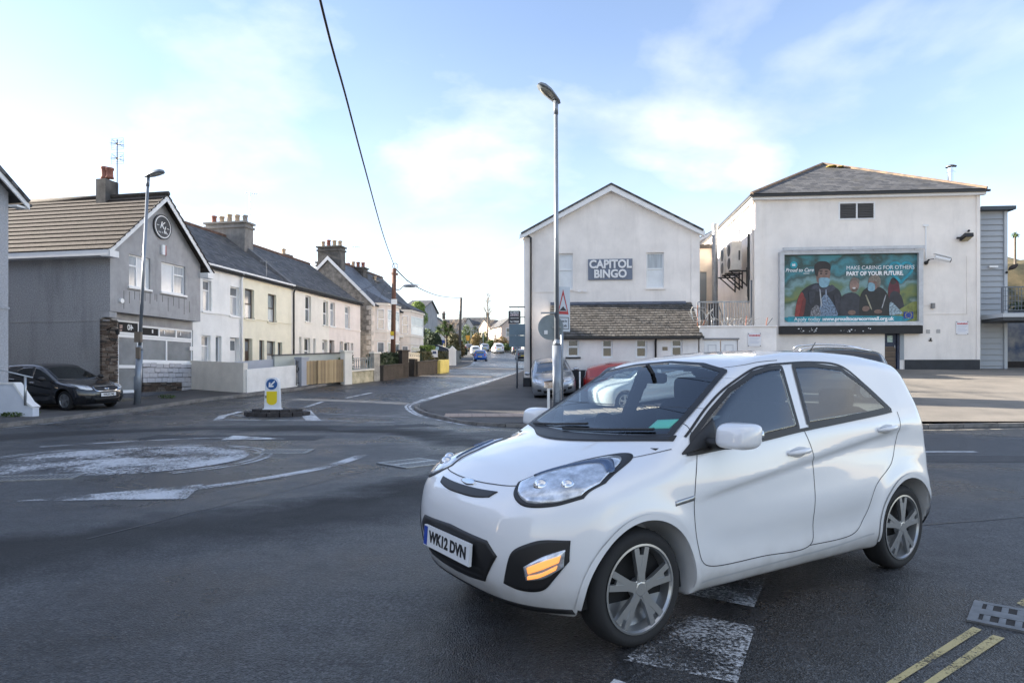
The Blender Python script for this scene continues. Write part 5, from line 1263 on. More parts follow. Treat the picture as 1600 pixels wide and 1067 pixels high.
b = MB(); b.box(lx0-.14, lx1+.18, LY-.33, LY-.225, zl-.10, zl-.02); b.box(lx0, lx1+.05, LY-.22, LY-.02, zl-.13, zl-.09); b.build('gutter', GUT, f.t)
xx = f.X(1024.5, LY-.08); b = MB(); b.tube([(xx, LY-.25, zl-.08), (xx, LY-.07, zl-.22), (xx, LY-.07, -.3)], .042, 8); b.build('drainpipe', GUT, f.t, smooth=True)
b = MB(); r_ = f.rect(1035, 1043, 542, 547.5, LY); b.box(r_[0], r_[1], LY-.02, LY-.003, r_[2], r_[3]); b.build('air_brick', mat('ochre_air_brick', (.30,.25,.17), .9, var=.3, vscale=20), f.t)
HALL = f
# projecting black sign on the corner of the hall
sp = W(801, 512, 29.2)
t = thing('hanging_sign', 'small black hanging sign with white lettering and a telephone number', 'sign', f.world(-.04, -.25, 0)+Vector((0, 0, 0)), f.a)
hx0, hx1 = ray(796.5)*29.9-f.O[0], ray(815.5)*29.9-f.O[0]; zt2, zb2 = CAMH-(486-HOR)*29.9/FPX-f.z0, CAMH-(506-HOR)*29.9/FPX-f.z0
b = MB(); b.box(hx0, hx1, -.03, .03, zb2, zt2); b.build('sign_board', SB, t)
b = MB(); zz = zt2+.17; b.bar((hx0+.02, 0, zz), (.06, 0, zz), .05, .05); b.bar((hx0+.1, 0, zz), (hx0+.1, 0, zt2), .012, .012); b.bar((hx1-.1, 0, zz), (hx1-.1, 0, zt2), .012, .012); b.bar((hx1, 0, (zt2+zb2)/2), (.06, 0, (zt2+zb2)/2), .04, .04); b.build('bracket', IRON, t)
hc = (hx0+hx1)/2; hh = zt2-zb2
text('FLARIDE', .115, SWH, t, (hc, -.034, zt2-hh*.17), bold=.003, sx=.92); text('DINING', .105, mat('sign_pink', (.75,.62,.66), .5), t, (hc, -.034, zt2-hh*.34), bold=.003); text('TAKEAWAY FOODS', .05, SWH, t, (hc, -.034, zt2-hh*.58), bold=.002, sx=.85); text('Tel. 720040', .105, SWH, t, (hc, -.034, zt2-hh*.85), bold=.003, sx=.8)

# ------------------------------------------------------------------ flat block between hall and cinema, with roof terrace
g = Fr('flat_roofed_block', 'low white block with double doors, its roof terrace railed, between the two halls', 'building', None, None, -5, base=.95, xy=(HALL.world(HALL.X(1092, LY)+.02, LY-.02).to_2d()))
gw = g.X(1213); zt_ = g.Z(1150, 511); dz = g.rect(1100, 1153, 530.5, 585)
b = MB(); b.wall(0, gw, -1, zt_, [dz], 0, .12); b.poly([(gw, 0, -1), (gw, 2.6, -1), (gw, 2.6, zt_), (gw, 0, zt_)]); b.poly([(0, 0, zt_), (gw, 0, zt_), (gw, 2.6, zt_), (0, 2.6, zt_)]); b.build('wall', BW2, g.t)
b = MB(); b.box(-.0, gw+.03, -.05, .10, zt_+.003, zt_+.06); b.build('coping', BW2, g.t)
for k in (0, 1):
    a, e = dz[0]+(dz[1]-dz[0])*.5*k+.02, dz[0]+(dz[1]-dz[0])*.5*(k+1)-.02; b = MB(); b.box(a, e, .06, .11, dz[2], dz[3]-.02); d_ = b.build('door', UPVC, g.t)
    b = MB(); w_ = .035; p0, p1, q0, q1 = a+.14, e-.14, dz[3]-1.0, dz[3]-.2; b.box(p0, p0+w_, .045, .058, q0, q1); b.box(p1-w_, p1, .045, .058, q0, q1); b.box(p0+w_, p1-w_, .045, .058, q1-w_, q1); b.build('door_panel', mat('shaded_upvc', (.60,.61,.64), .4), d_)
    if k == 1:
        s_ = MB(); s_.box(p0+.06, p1-.06, .05, .056, dz[3]-.72, dz[3]-.52); s_.build('fire_exit_label', mat('pale_label', (.65,.78,.74), .5), d_); text('EXIT', .16, mat('sign_green', (.02,.16,.14), .5), d_, ((p0+p1)/2, .048, dz[3]-.62), bold=.005)
b = MB(); b.box(dz[0]-.05, dz[1]+.05, -.03, -.003, dz[3], dz[3]+.06); b.build('lintel', mat('grey_lintel', (.22,.22,.23), .8), g.t)
def warning_poster(fr, px0, px1, y0, y1, label, Y=0.0):
    r_ = fr.rect(px0, px1, y0, y1, Y); cx_, cz_ = (r_[0]+r_[1])/2, (r_[2]+r_[3])/2; w_, h_ = (r_[1]-r_[0])/2, (r_[3]-r_[2])/2
    t = thing('warning_notice', label, 'notice', fr.world(cx_, Y-.012, cz_), fr.a)
    b = MB(); b.box(-w_, w_, -.015, 0, -h_, h_); b.build('board', mat('notice_white', (.74,.74,.77), .45), t)
    text('WARNING', w_*.36, mat('notice_red', (.55,.03,.05), .5), t, (0, -.019, h_*.62), bold=w_*.012)
    b = MB()
    for k in range(5): b.box(-w_*.8, w_*(.8-.2*(k % 3)), -.018, -.0152, h_*(.25-.2*k)-.012*h_, h_*(.25-.2*k)+.05*h_)
    b.build('print', mat('notice_grey', (.48,.52,.62), .5), t)
    b = MB()
    for x in (-1, 1):
        for z in (-1, 1): b.ball((x*w_*.9, -.016, z*h_*.92), .02, 6, 4)
    b.build('fixing', IRON, t)
warning_poster(g, 1168.5, 1189, 520.5, 541, 'white warning notice with a red heading on the low block beside the double doors')
# terrace railing
def railing(name, label, A, B, h, m, step=.11, mesh=False, r=.02):
    A, B = Vector(A), Vector(B); v = B-A; L = math.hypot(v.x, v.y); t = thing(name, label, 'railing', A, math.atan2(v.y, v.x))
    b = MB(); b.bar((0, 0, h), (L, 0, h), .045, .045); b.bar((0, 0, .12), (L, 0, .12), .035, .035); b.build('rail', m, t)
    n = max(1, round(L/1.3))
    for k in range(n+1): b = MB(); b.box(L*k/n-.03, L*k/n+.03, -.03, .03, 0, h-.024); b.build('post', m, t)
    k = 1; x = step
    pr = None
    while x < L-.02:
        if min(abs(x-L*q/n) for q in range(n+1)) > .04:
            if pr is None: b = MB(); b.box(-.009, .009, -.009, .009, .138, h-.024); pr = b.build('bar', m, t); pr.location.x = x
            else: o = bpy.data.objects.new('bar', pr.data); COL.objects.link(o); o.parent = t; o.location.x = x
        x += step
    if mesh:
        b = MB()
        for z in np.arange(.3, h-.1, .22): b.box(.03, L-.03, -.006, .006, z-.008, z+.008)
        b.build('mesh_wire', m, t)
    return t
GALV = mat('galvanised_steel', (.30,.32,.34), .45, .6, var=.2, vscale=5)
railing('terrace_railing', 'galvanised railing on the flat roof below the tall flue', g.world(.15, 1.2, zt_+.01), g.world(g.X(1174, 1.2), 1.2, zt_+.01), 1.15, GALV)
xx = g.X(1173.5, 1.0); b = MB(); b.box(xx-.04, xx+.04, .96, 1.04, zt_+.062, g.Z(1173.5, 438, 1.0)); b.build('steel_upright', mat('dark_steel', (.10,.11,.13), .5, .5), g.t)
# spikes and tangled razor wire along the parapet
WIRE = mat('razor_wire', (.45,.45,.44), .4, .7); RUSTY = mat('rusty_spike', (.22,.07,.035), .8, var=.4, vscale=12)
t = thing('razor_wire', 'tangled razor wire along the parapet of the low block', 'razor wire', g.world(0, .02, zt_))
rg = random.Random(12)
for k in range(9):
    x0 = .0+rg.uniform(0, .7)*gw*.6; n_ = 26; ph = rg.uniform(0, 6); b = MB(); dense = k < 4
    pts = []
    for i in range(n_):
        q = i/n_*(8 if dense else 14)+ph; xx = (-.35+.95*i/n_ if dense else x0+1.3*i/n_); rr = .30 if dense else .16
        pts.append((xx+rr*.5*math.cos(q*1.3), .04*math.sin(q), .28+(.25 if dense else -.08)+rr*math.sin(q)+(rg.uniform(-.05, .05))))
    b.tube(pts, .012, 4); b.build('wire_coil', WIRE, t)
for (px, y0, y1, lean, lab) in ((1090, 478, 512, -.0, 'dark upright spike post at the lean-to end of the parapet'), (1098, 497, 511, .5, 'orange rusty spike leaning over the parapet near the lean-to'), (1165, 495, 511, .12, 'red rusty spike at the end of the terrace railing'), (1197, 497, 510, .18, 'rusty forked spike by the cinema corner')):
    A = g.world(g.X(px, .03), .03, zt_+.06); h_ = (y1-y0)*g.D(0)/FPX; s_ = thing('parapet_spike', lab, 'spike', A, g.a)
    b = MB(); b.bar((0, 0, 0), (h_*lean*.9, 0, h_*.95), .045, .02)
    b.build('blade', RUSTY, s_)
    if px == 1197: b = MB(); b.bar((0.03, 0, 0), (h_*.7, -.05, h_*.85), .04, .02); b.build('second_blade', IRON, s_)
# set-back block, flue and the gable behind
h2 = Fr('rear_block', 'cream rear wall with a dark parapet and grey door behind the terrace', 'building', 1088, 39.0, -5, base=1.2)
hw_ = h2.X(1165); zt2 = h2.Z(1120, 388); dr = h2.rect(1090.5, 1104, 425, 500)
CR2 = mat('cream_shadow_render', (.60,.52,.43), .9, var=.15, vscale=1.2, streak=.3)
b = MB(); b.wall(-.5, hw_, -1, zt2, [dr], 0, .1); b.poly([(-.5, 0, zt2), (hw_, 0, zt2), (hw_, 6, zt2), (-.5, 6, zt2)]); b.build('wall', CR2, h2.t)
b = MB(); b.box(-.6, hw_, -.12, .1, zt2+.003, zt2+.22); b.build('parapet', mat('dark_parapet', (.05,.045,.042), .8), h2.t)
b = MB(); b.box(dr[0], dr[1], .05, .1, dr[2], dr[3]); b.build('door', mat('grey_steel_door', (.17,.19,.20), .5), h2.t)
g3 = Fr('gabled_annexe', 'white gable end seen between the two halls beyond the flue', 'building', 1090, 43.0, -5, base=1.5)
ww = g3.X(1190)-g3.X(1090); b = MB(); ze3, za3 = g3.Z(1095, 390), g3.Z(1142, 347); xa3 = g3.X(1142)
b.poly([(-1.2, 0, -1), (2*xa3+1.2, 0, -1), (2*xa3+1.2, 0, ze3), (xa3, 0, za3), (-1.2, 0, ze3)]); b.build('gable_wall', BW2, g3.t)
ang = math.atan2(za3-ze3, xa3+1.2); L = math.hypot(za3-ze3, xa3+1.2)
b = MB(); b.box(0, 8, 0, L+.4, 0, .1); b.build('roof', SLATE, g3.t, (-1.5, 7.8, ze3-.2), (ang, 0, R(-90))); b = MB(); b.box(0, 8, 0, L+.4, 0, .1); b.build('roof', SLATE, g3.t, (2*xa3+1.5, -.2, ze3-.2), (ang, 0, R(90)))
b = MB(); b.prism([(-1.5, -.25, ze3-.35), (-1.5, -.25, ze3-.18), (xa3, -.25, za3+.03), (xa3, -.25, za3-.16)], (0, .04, 0)); b.build('barge_board', WHITEB, g3.t)
fl = W(1117, 505, 33.0); ztop = CAMH-(352-HOR)*33/FPX
t = thing('flue_pipe', 'tall ribbed steel flue rising from the flat roof', 'flue', (fl.x, 33.0, g.z0+zt_)); b = MB(); hgt = ztop-(g.z0+zt_); prof = []
for k in range(int(hgt/.16)): prof += [(.14, k*.16), (.145, k*.16+.02), (.14, k*.16+.04)]
b.lathe([(.001, 0)]+prof+[(.17, hgt-.02), (.17, hgt+.05), (.001, hgt+.08)], 14); b.build('pipe', GALV, t, smooth=False)
b = MB(); b.box(-.28, .15, -.2, .2, 0.01, 1.6); b.build('casing', mat('dark_casing', (.07,.07,.075), .6), t); b = MB(); b.bar((.12, 0, 1.7), (.75, 0, 0.02), .05, .05); b.build('stay', GALV, t)

# ------------------------------------------------------------------ the old cinema with the billboard
CW = mat('cinema_cream_render', (.87,.815,.76), .85, var=.11, vscale=.6, bump=.25, bscale=40, streak=.32, dirt=(.40,.37,.35))
f = Fr('cinema', 'large cream hip-roofed building carrying the advertising billboard', 'building', 1180, 30.0, -5, base=1.45)
z0 = f.z0; Wd = f.X(1529); ze = f.Z(1350, 305); DP = 17.0
dr = f.rect(1382.5, 1406, 514, 578.5); lv = f.rect(1310, 1367, 316, 343.5)
b = MB(); b.wall(0, Wd, -.9, ze, [dr, lv], 0, .18); b.poly([(0, DP, -.9), (0, 0, -.9), (0, 0, ze), (0, DP, ze)]); b.poly([(Wd, 0, -.9), (Wd, DP, -.9), (Wd, DP, ze), (Wd, 0, ze)]); b.poly([(Wd, DP, -.9), (0, DP, -.9), (0, DP, ze), (Wd, DP, ze)]); b.build('wall', CW, f.t)
ov = .22; xr_ = Wd/2; yr = 5.0; za = CAMH-(259-HOR)*f.D(xr_, yr)/FPX-f.z0
C4 = [(-ov, -ov), (Wd+ov, -ov), (Wd+ov, DP+ov), (-ov, DP+ov)]; A1, A2 = (xr_, yr), (xr_, DP-yr); zb = ze+.06
def slope(nm, a, b_, tops):
    """one plane of a hip roof, its own axes along the eaves"""
    a3, b3 = Vector((*a, zb)), Vector((*b_, zb)); u_ = (b3-a3).normalized(); n_ = u_.cross(Vector((*tops[0], za))-a3).normalized(); w_ = n_.cross(u_); M = Matrix((u_, w_, n_)).transposed()
    P = [a3, b3]+[Vector((*p, za)) for p in tops]; q = [M.transposed() @ (p-a3) for p in P]; mb = MB(); mb.prism([(p.x, p.y, p.z) for p in q], (0, 0, .07)); o = mb.build(nm, SLATE, f.t, a3, M.to_euler()); return o
slope('roof', C4[0], C4[1], [A1]); slope('roof', C4[1], C4[2], [A2, A1]); slope('roof', C4[2], C4[3], [A2]); slope('roof', C4[3], C4[0], [A1, A2])
RT = mat('orange_lichen_ridge', (.20,.13,.085), .9, var=.6, vscale=3, tint=(.10,.085,.07))
b = MB()
for a in ((-ov, -ov, zb+.06), (Wd+ov, -ov, zb+.06)): b.cyl((*A1, za+.08), a, .09, n=6)
b.cyl((*A1, za+.08), (*A2, za+.08), .10, n=6); b.build('hip_tile', RT, f.t)
b = MB(); b.ball((xr_+.15, yr-.75, za-.30), 1, 8, 5, (.28, .3, .06)); b.ball((xr_+.55, yr-.9, za-.36), 1, 8, 5, (.16, .2, .05)); b.build('moss_clump', mat('yellow_moss', (.22,.17,.04), .95, var=.5, vscale=9), f.t)
b = MB(); b.box(-ov+.02, Wd+ov-.02, -ov+.01, -ov+.05, ze-.14, ze+.05); b.box(-ov+.02, -ov+.06, -ov+.052, DP, ze-.14, ze+.05); b.box(-ov+.062, Wd+ov-.02, -ov+.052, -.004, ze-.139, ze-.12); b.box(-ov+.062, -.004, .0, DP, ze-.138, ze-.12); b.build('fascia_board', WHITEB, f.t)
b = MB(); b.box(-ov-.10, Wd+ov+.10, -ov-.10, -ov+.005, ze-.03, ze+.06); b.box(-ov-.10, -ov+.015, -ov+.006, DP, ze-.03, ze+.06); b.build('gutter', GUT, f.t)
b = MB(); b.box(-.03, .28, -.05, -.003, -.9, ze-.145); b.box(-.05, -.003, -.002, .35, -.9, ze-.145); b.build('corner_pilaster', CW, f.t); b = MB(); b.box(Wd-.10, Wd+.04, -.05, -.003, -.5, ze-.145); b.build('corner_pilaster', CW, f.t)
zpl = f.Z(1450, 562)
b = MB(); b.box(.29, dr[0]-.02, -.06, -.004, -.9, zpl); b.box(dr[1]+.2, Wd+.03, -.06, -.0035, -.9, zpl); b.build('plinth', PLINTH, f.t)
b = MB(); b.tube([(-.13, -.1, ze-.05), (-.10, .12, ze-.35), (-.10, .12, .5)], .05, 8); b.build('drainpipe', CW, f.t, smooth=True)
# louvre: two framed banks of blades
LM = mat('grey_louvre', (.13,.125,.12), .6)
b = MB(); xm = (lv[0]+lv[1])/2; fw = .06
for a, e in ((lv[0], lv[0]+fw), (xm-fw/2, xm+fw/2), (lv[1]-fw, lv[1])): b.box(a, e, -.03, .06, lv[2], lv[3])
for a, e in ((lv[0]+fw, xm-fw/2), (xm+fw/2, lv[1]-fw)): b.box(a, e, -.029, .06, lv[2], lv[2]+fw); b.box(a, e, -.029, .06, lv[3]-fw, lv[3])
o = b.build('louvre_frame', WHITEB, f.t)
b = MB(); b.box(lv[0]+fw, lv[1]-fw, .10, .12, lv[2]+fw, lv[3]-fw); b.build('louvre_back', DARKIN, o)
for a, e in ((lv[0]+fw, xm-fw/2), (xm+fw/2, lv[1]-fw)):
    for k in range(9):
        z_ = lv[2]+fw+(lv[3]-lv[2]-2*fw)*(k+.1)/9; b = MB(); b.prism([(a, -.015, z_), (e, -.015, z_), (e, .07, z_+.07), (a, .07, z_+.07)], (0, .004, .022)); b.build('louvre_blade', LM, o)
# door with its boarded lower half
BLD = mat('dark_blue_door_paint', (.018,.030,.065), .5, var=.4, vscale=3)
zm = f.Z(1394, 541); d = MB(); d.box(dr[0], dr[1]-.10, .10, .15, dr[2], dr[3]); d.box(dr[1]-.098, dr[1], .02, .15, dr[2], dr[3]); do = d.build('door', BLD, f.t)
BRD = mat('weathered_door_board', (.155,.115,.085), .85, var=.35, vscale=2, stretch=(.8, 9, 9), bump=.3, bscale=20)
zk = [dr[2]+.05+(zm-dr[2]-.05)*q for q in (0, .38, .52, .80, 1)]
for k in range(4): b = MB(); b.box(dr[0]+.02, dr[1]-.15, .07, .097, zk[k]+.008, zk[k+1]-.008); b.build('board', BRD, do)
r_ = f.rect(1388, 1396, 524, 534.5); b = MB(); b.box(r_[0], r_[1], .085, .097, r_[2], r_[3]); b.build('door_notice', mat('faded_notice', (.50,.62,.55), .6, var=.4, vscale=12), do)
b = MB(); b.box(dr[1]-.20, dr[1]-.17, .06, .098, dr[2]+1.0, dr[2]+1.12); b.build('handle', GALV, do)
b = MB(); b.box(dr[1]+.003, dr[1]+.17, -.02, .0+.15, zpl+.0, dr[3]); b.build('door_jamb', mat('grey_jamb', (.30,.33,.35), .8), f.t)
b = MB(); b.box(dr[0]-.2, dr[1]+.3, -.4, -.003, -.9, dr[2]-.05); b.build('doorstep', PLINTH, f.t)
# billboard
r_ = f.rect(1215.5, 1437, 393.5, 509.5); cx_, cz_ = (r_[0]+r_[1])/2, (r_[2]+r_[3])/2; w_, h_ = (r_[1]-r_[0])/2, (r_[3]-r_[2])/2
t = thing('billboard', 'large framed billboard poster of three people, two wearing face masks', 'billboard', f.world(cx_, -.01, cz_), f.a)
ALU = mat('billboard_aluminium', (.50,.51,.53), .45, .35, var=.15, vscale=4)
fw = .19; b = MB(); b.box(-w_, -w_+fw, -.30, 0, -h_, h_); b.box(w_-fw, w_, -.30, 0, -h_, h_); b.box(-w_+fw, w_-fw, -.299, 0, -h_, -h_+fw*.9); b.box(-w_+fw, w_-fw, -.299, 0, h_-fw*.75, h_); b.build('frame', ALU, t)
b = MB(); b.box(-w_+.1, w_+.02, -.42, -.31, h_+.03, h_+.16); b.build('lamp_trough', ALU, t)
for k in range(7): b = MB(); x = -w_+.5+k*(2*w_-.9)/6; b.bar((x, -.36, h_+.08), (x+.06, -.20, h_-.03), .03, .03); b.build('bracket', ALU, t)
b = MB(); b.box(-w_+.02, w_, -.26, -.003, -h_-.36, -h_-.012); b.build('lower_apron', mat('apron_black', (.012,.012,.014), .6, var=.5, vscale=6), t)
rg = random.Random(4); b = MB()
for k in range(26): x = rg.choice((rg.uniform(-.75, -.45), rg.uniform(-.15, .35)))*w_; z_ = -h_-.19+rg.uniform(-.10, .06); b.box(x, x+rg.uniform(.02, .07), -.264, -.2605, z_, z_+rg.uniform(.01, .05))
b.build('peeling_paper', SWH, t, kind='stuff')
# the printed sheet: flat shapes on flat paper
pw, ph = w_-fw, h_-fw*.82
def pmat(name, c, var=.0, vs=4): return mat('print_'+name, c, .42, var=max(var, .35), vscale=vs)
m = bpy.data.materials.new('print_park'); m.use_nodes = True; nt = m.node_tree; N = nt.nodes.new; Lk = nt.links.new; bs = nt.nodes['Principled BSDF']; bs.inputs['Roughness'].default_value = .42
tc = N('ShaderNodeTexCoord'); sp_ = N('ShaderNodeSeparateXYZ'); Lk(tc.outputs['Object'], sp_.inputs[0])
nz = N('ShaderNodeTexNoise'); nz.inputs['Scale'].default_value = .9; nz.inputs['Detail'].default_value = 6; mp_ = N('ShaderNodeMapping'); mp_.inputs['Scale'].default_value = (1, 1, 1.2); Lk(tc.outputs['Object'], mp_.inputs[0]); Lk(mp_.outputs[0], nz.inputs['Vector'])
ma = N('ShaderNodeMath'); ma.operation = 'MULTIPLY_ADD'; Lk(nz.outputs[0], ma.inputs[0]); ma.inputs[1].default_value = .9; mr = N('ShaderNodeMapRange'); Lk(sp_.outputs['Z'], mr.inputs[0]); mr.inputs[1].default_value = -ph; mr.inputs[2].default_value = ph; mr.inputs[3].default_value = -.38; mr.inputs[4].default_value = .55; Lk(mr.outputs[0], ma.inputs[2])
cr = N('ShaderNodeValToRGB'); Lk(ma.outputs[0], cr.inputs[0]); E_ = cr.color_ramp.elements
st_ = [(0.0, (.26,.33,.34)), (.20, (.30,.38,.38)), (.30, (.05,.10,.06)), (.42, (.17,.20,.06)), (.52, (.10,.17,.10)), (.60, (.17,.29,.30)), (.70, (.045,.085,.08)), (.80, (.05,.22,.26)), (.92, (.03,.06,.05)), (1.0, (.05,.22,.25))]
while len(E_) < len(st_): E_.new(.5)
for q, (p, c) in zip(E_, st_): q.position = p; q.color = (*c, 1)
Lk(cr.outputs[0], bs.inputs['Base Color'])
b = MB(); b.box(-pw, pw, -.14, -.1, -ph, ph); sheet_o = b.build('poster', m, t)
LAY = [0]
def pp(name, pts, c, var=0.0, vs=5, parent=None):
    """a printed shape; pts in poster fractions (0..1 across, 0..1 up)"""
    LAY[0] += 1; y = -.1405-.0006*LAY[0]; mb = MB(); P = smooth_line(np.array(list(pts)+[pts[0]]), max(16, len(pts)*5)); P = [(-pw+2*pw*u, y, -ph+2*ph*v) for u, v in P[:-1]]; mb.add(P, [tuple(range(len(P)))]); return mb.build(name, pmat(name+'_'+str(LAY[0]), c, var, vs), sheet_o)
def pe(name, u, v, ru, rv, c, rot=0.0, var=0.0):
    a = [(u+ru*math.cos(q)*math.cos(rot)-rv*math.sin(q)*math.sin(rot)*.5, v+ru*math.cos(q)*math.sin(rot)*2+rv*math.sin(q)*math.cos(rot)) for q in np.linspace(0, 2*math.pi, 14)[:-1]]; return pp(name, a, c, var)
NAVY = (.016,.018,.028); SKIN = (.20,.125,.10)
pe('printed_figure', .83, .44, .045, .20, (.10,.015,.025)); pe('printed_figure', .825, .60, .022, .05, (.03,.02,.02)); pp('printed_figure', [(.79,.12),(.80,.40),(.84,.46),(.89,.36),(.90,.12)], (.025,.025,.035))
pp('printed_ground', [(.80,.10),(.90,.22),(1.0,.30),(1.0,.02),(.80,.02)], (.20,.23,.06), .4)
pp('printed_jacket', [(.09,.08),(.10,.30),(.145,.48),(.24,.585),(.33,.56),(.41,.50),(.44,.38),(.455,.08)], NAVY); pp('printed_sleeve', [(.085,.08),(.10,.28),(.14,.46),(.165,.30),(.14,.08)], (.24,.035,.03)); pp('printed_pattern', [(.27,.08),(.285,.33),(.32,.42),(.36,.33),(.40,.2),(.40,.08)], (.17,.24,.34), .9, 14); pp('printed_pattern', [(.20,.08),(.215,.2),(.26,.26),(.28,.1)], (.20,.20,.22), .95, 18)
pp('printed_face', [(.255,.60),(.245,.74),(.26,.84),(.32,.86),(.352,.80),(.35,.66),(.31,.55)], SKIN); pp('printed_hair', [(.24,.72),(.235,.84),(.27,.905),(.33,.90),(.358,.84),(.352,.765),(.335,.79),(.275,.785),(.258,.68)], (.018,.014,.014)); pp('printed_mask', [(.268,.62),(.275,.66),(.345,.655),(.342,.55),(.305,.515),(.275,.545)], (.20,.36,.45))
for (u, v, k_) in ((.285,.725,1), (.325,.722,1), (.522,.575,.8), (.552,.568,.8), (.665,.605,.8), (.695,.598,.8)):
    pe('printed_eye', u, v, .0085*k_, .011*k_, (.02,.015,.015)); pe('printed_brow', u, v+.035*k_, .014*k_, .009*k_, (.03,.02,.018))
pp('printed_hood', [(.20,.50),(.25,.57),(.29,.50),(.33,.52),(.37,.56),(.39,.49),(.31,.44)], (.05,.055,.08), .5, 9); pp('printed_cord', [(.272,.50),(.28,.49),(.292,.25),(.284,.25)], (.4,.42,.45)); pp('printed_cord', [(.318,.49),(.326,.49),(.328,.33),(.32,.33)], (.25,.3,.4))
pp('printed_jersey', [(.43,.08),(.435,.36),(.50,.44),(.56,.41),(.60,.28),(.60,.08)], (.028,.032,.045)); pe('printed_face', .535, .55, .036, .105, (.26,.17,.14), -.12); pp('printed_hair', [(.50,.58),(.51,.64),(.54,.665),(.572,.62),(.565,.57),(.545,.62),(.515,.61)], (.16,.13,.11)); pp('printed_beard', [(.51,.49),(.53,.455),(.56,.48),(.55,.51),(.53,.50)], (.14,.09,.07)); pe('printed_smile', .532, .505, .012, .012, (.65,.62,.6))
pp('printed_coat', [(.57,.08),(.575,.36),(.62,.50),(.70,.53),(.765,.46),(.80,.30),(.81,.08)], (.014,.016,.018)); pp('printed_face', [(.64,.50),(.64,.62),(.66,.67),(.71,.64),(.715,.54),(.68,.47)], (.23,.14,.115)); pp('printed_hair', [(.645,.60),(.66,.68),(.70,.70),(.73,.63),(.725,.53),(.705,.52),(.70,.60)], (.20,.17,.14), .5, 12); pp('printed_mask', [(.635,.54),(.645,.585),(.685,.56),(.685,.47),(.655,.455),(.635,.48)], (.20,.36,.45))
pp('printed_zip', [(.615,.40),(.625,.40),(.665,.20),(.655,.20)], (.3,.28,.2)); pp('printed_zip', [(.765,.40),(.772,.40),(.745,.22),(.738,.22)], (.35,.36,.38)); pp('printed_fold', [(.12,.10),(.15,.35),(.17,.33),(.15,.10)], (.14,.02,.02)); pp('printed_fold', [(.19,.45),(.24,.50),(.23,.30),(.20,.28)], (.03,.034,.05), .6, 6); pp('printed_fold', [(.38,.40),(.42,.42),(.43,.2),(.40,.18)], (.028,.03,.045), .6, 6)
pe('printed_hand', .515, .145, .03, .035, SKIN); pe('printed_hand', .62, .20, .028, .04, SKIN, .2); pe('printed_hand', .71, .155, .03, .03, SKIN)
pp('printed_scarf', [(.795,.10),(.80,.30),(.86,.20),(.89,.12)], (.30,.40,.46), .8, 16)
LAY[0] += 1
def heart(sg, c):
    pts = [(.88+.085*math.copysign(abs(math.sin(q))**3, math.sin(q)), .745+.0105*(13*math.cos(q)-5*math.cos(2*q)-2*math.cos(3*q)-math.cos(4*q))) for q in np.linspace(0, 2*math.pi, 40)]
    P = [(-pw+2*pw*u, -.1405-.0006*LAY[0]-.004, -ph+2*ph*v) for u, v in pts]; b = MB(); b.tube(P, .06, 5); b.v = [(x, -.1405-.0006*LAY[0]-.001+(y+.1405)*.01, z) for x, y, z in b.v]; return b.build('printed_heart', pmat('heart', c), sheet_o)
heart(1, (.015,.27,.36))
pp('printed_banner', [(.035,.005),(.035,.085),(.885,.085),(.885,.005)], (.01,.25,.32)).data.polygons[0].use_smooth = False
b = MB(); LAY[0] += 2; y = -.1405-.0006*LAY[0]; b.box(-pw*.93, pw*.77, y-.002, y, -ph*.985, -ph*.82); b.build('printed_banner', pmat('teal', (.01,.25,.32)), sheet_o)
b = MB(); b.box(pw*.80, pw*.94, y-.002, y, -ph*.90, -ph*.70); fl_ = b.build('printed_flag', pmat('flagblue', (.012,.045,.25)), sheet_o)
b = MB()
for k in range(12): b.ball((pw*.87+.13*math.cos(k*math.pi/6), y-.003, -ph*.80+.13*math.sin(k*math.pi/6)), .022, 5, 3, (1, .05, 1))
b.build('printed_stars', pmat('gold', (.55,.45,.05)), fl_)
PT = mat('print_white', (.78,.79,.80), .42); yt = y-.006
text('Apply today at:', .235, PT, sheet_o, (-pw*.84, yt, -ph*.90), ext=.0005, align='LEFT', bold=.0); text('www.proudtocarecornwall.org.uk', .225, PT, sheet_o, (-pw*.405, yt, -ph*.90), ext=.0005, align='LEFT', bold=.009, sx=.98)
text('MAKE CARING FOR OTHERS', .245, PT, sheet_o, (-pw*.055, yt, ph*.60), ext=.0005, align='LEFT', sx=.93); text('PART OF YOUR FUTURE.', .245, PT, sheet_o, (-pw*.055, yt, ph*.43), ext=.0005, align='LEFT', bold=.011, sx=.90)
b = MB(); b.lathe([(.001, yt), (.16, yt)], 24, (-pw*.845, 0, ph*.71), axis='y'); b.build('printed_roundel', pmat('roundel', (.02,.34,.42)), sheet_o); text('BE', .13, PT, sheet_o, (-pw*.845, yt-.004, ph*.71), bold=.006, ext=.0005)
text('Proud to Care', .23, PT, sheet_o, (-pw*.76, yt-.004, ph*.555), ext=.0005, shear=.3, bold=.003, sx=.9); b = MB(); b.box(-pw*.70, -pw*.61, yt-.004, yt, ph*.45, ph*.465); b.build('printed_rule', PT, sheet_o)
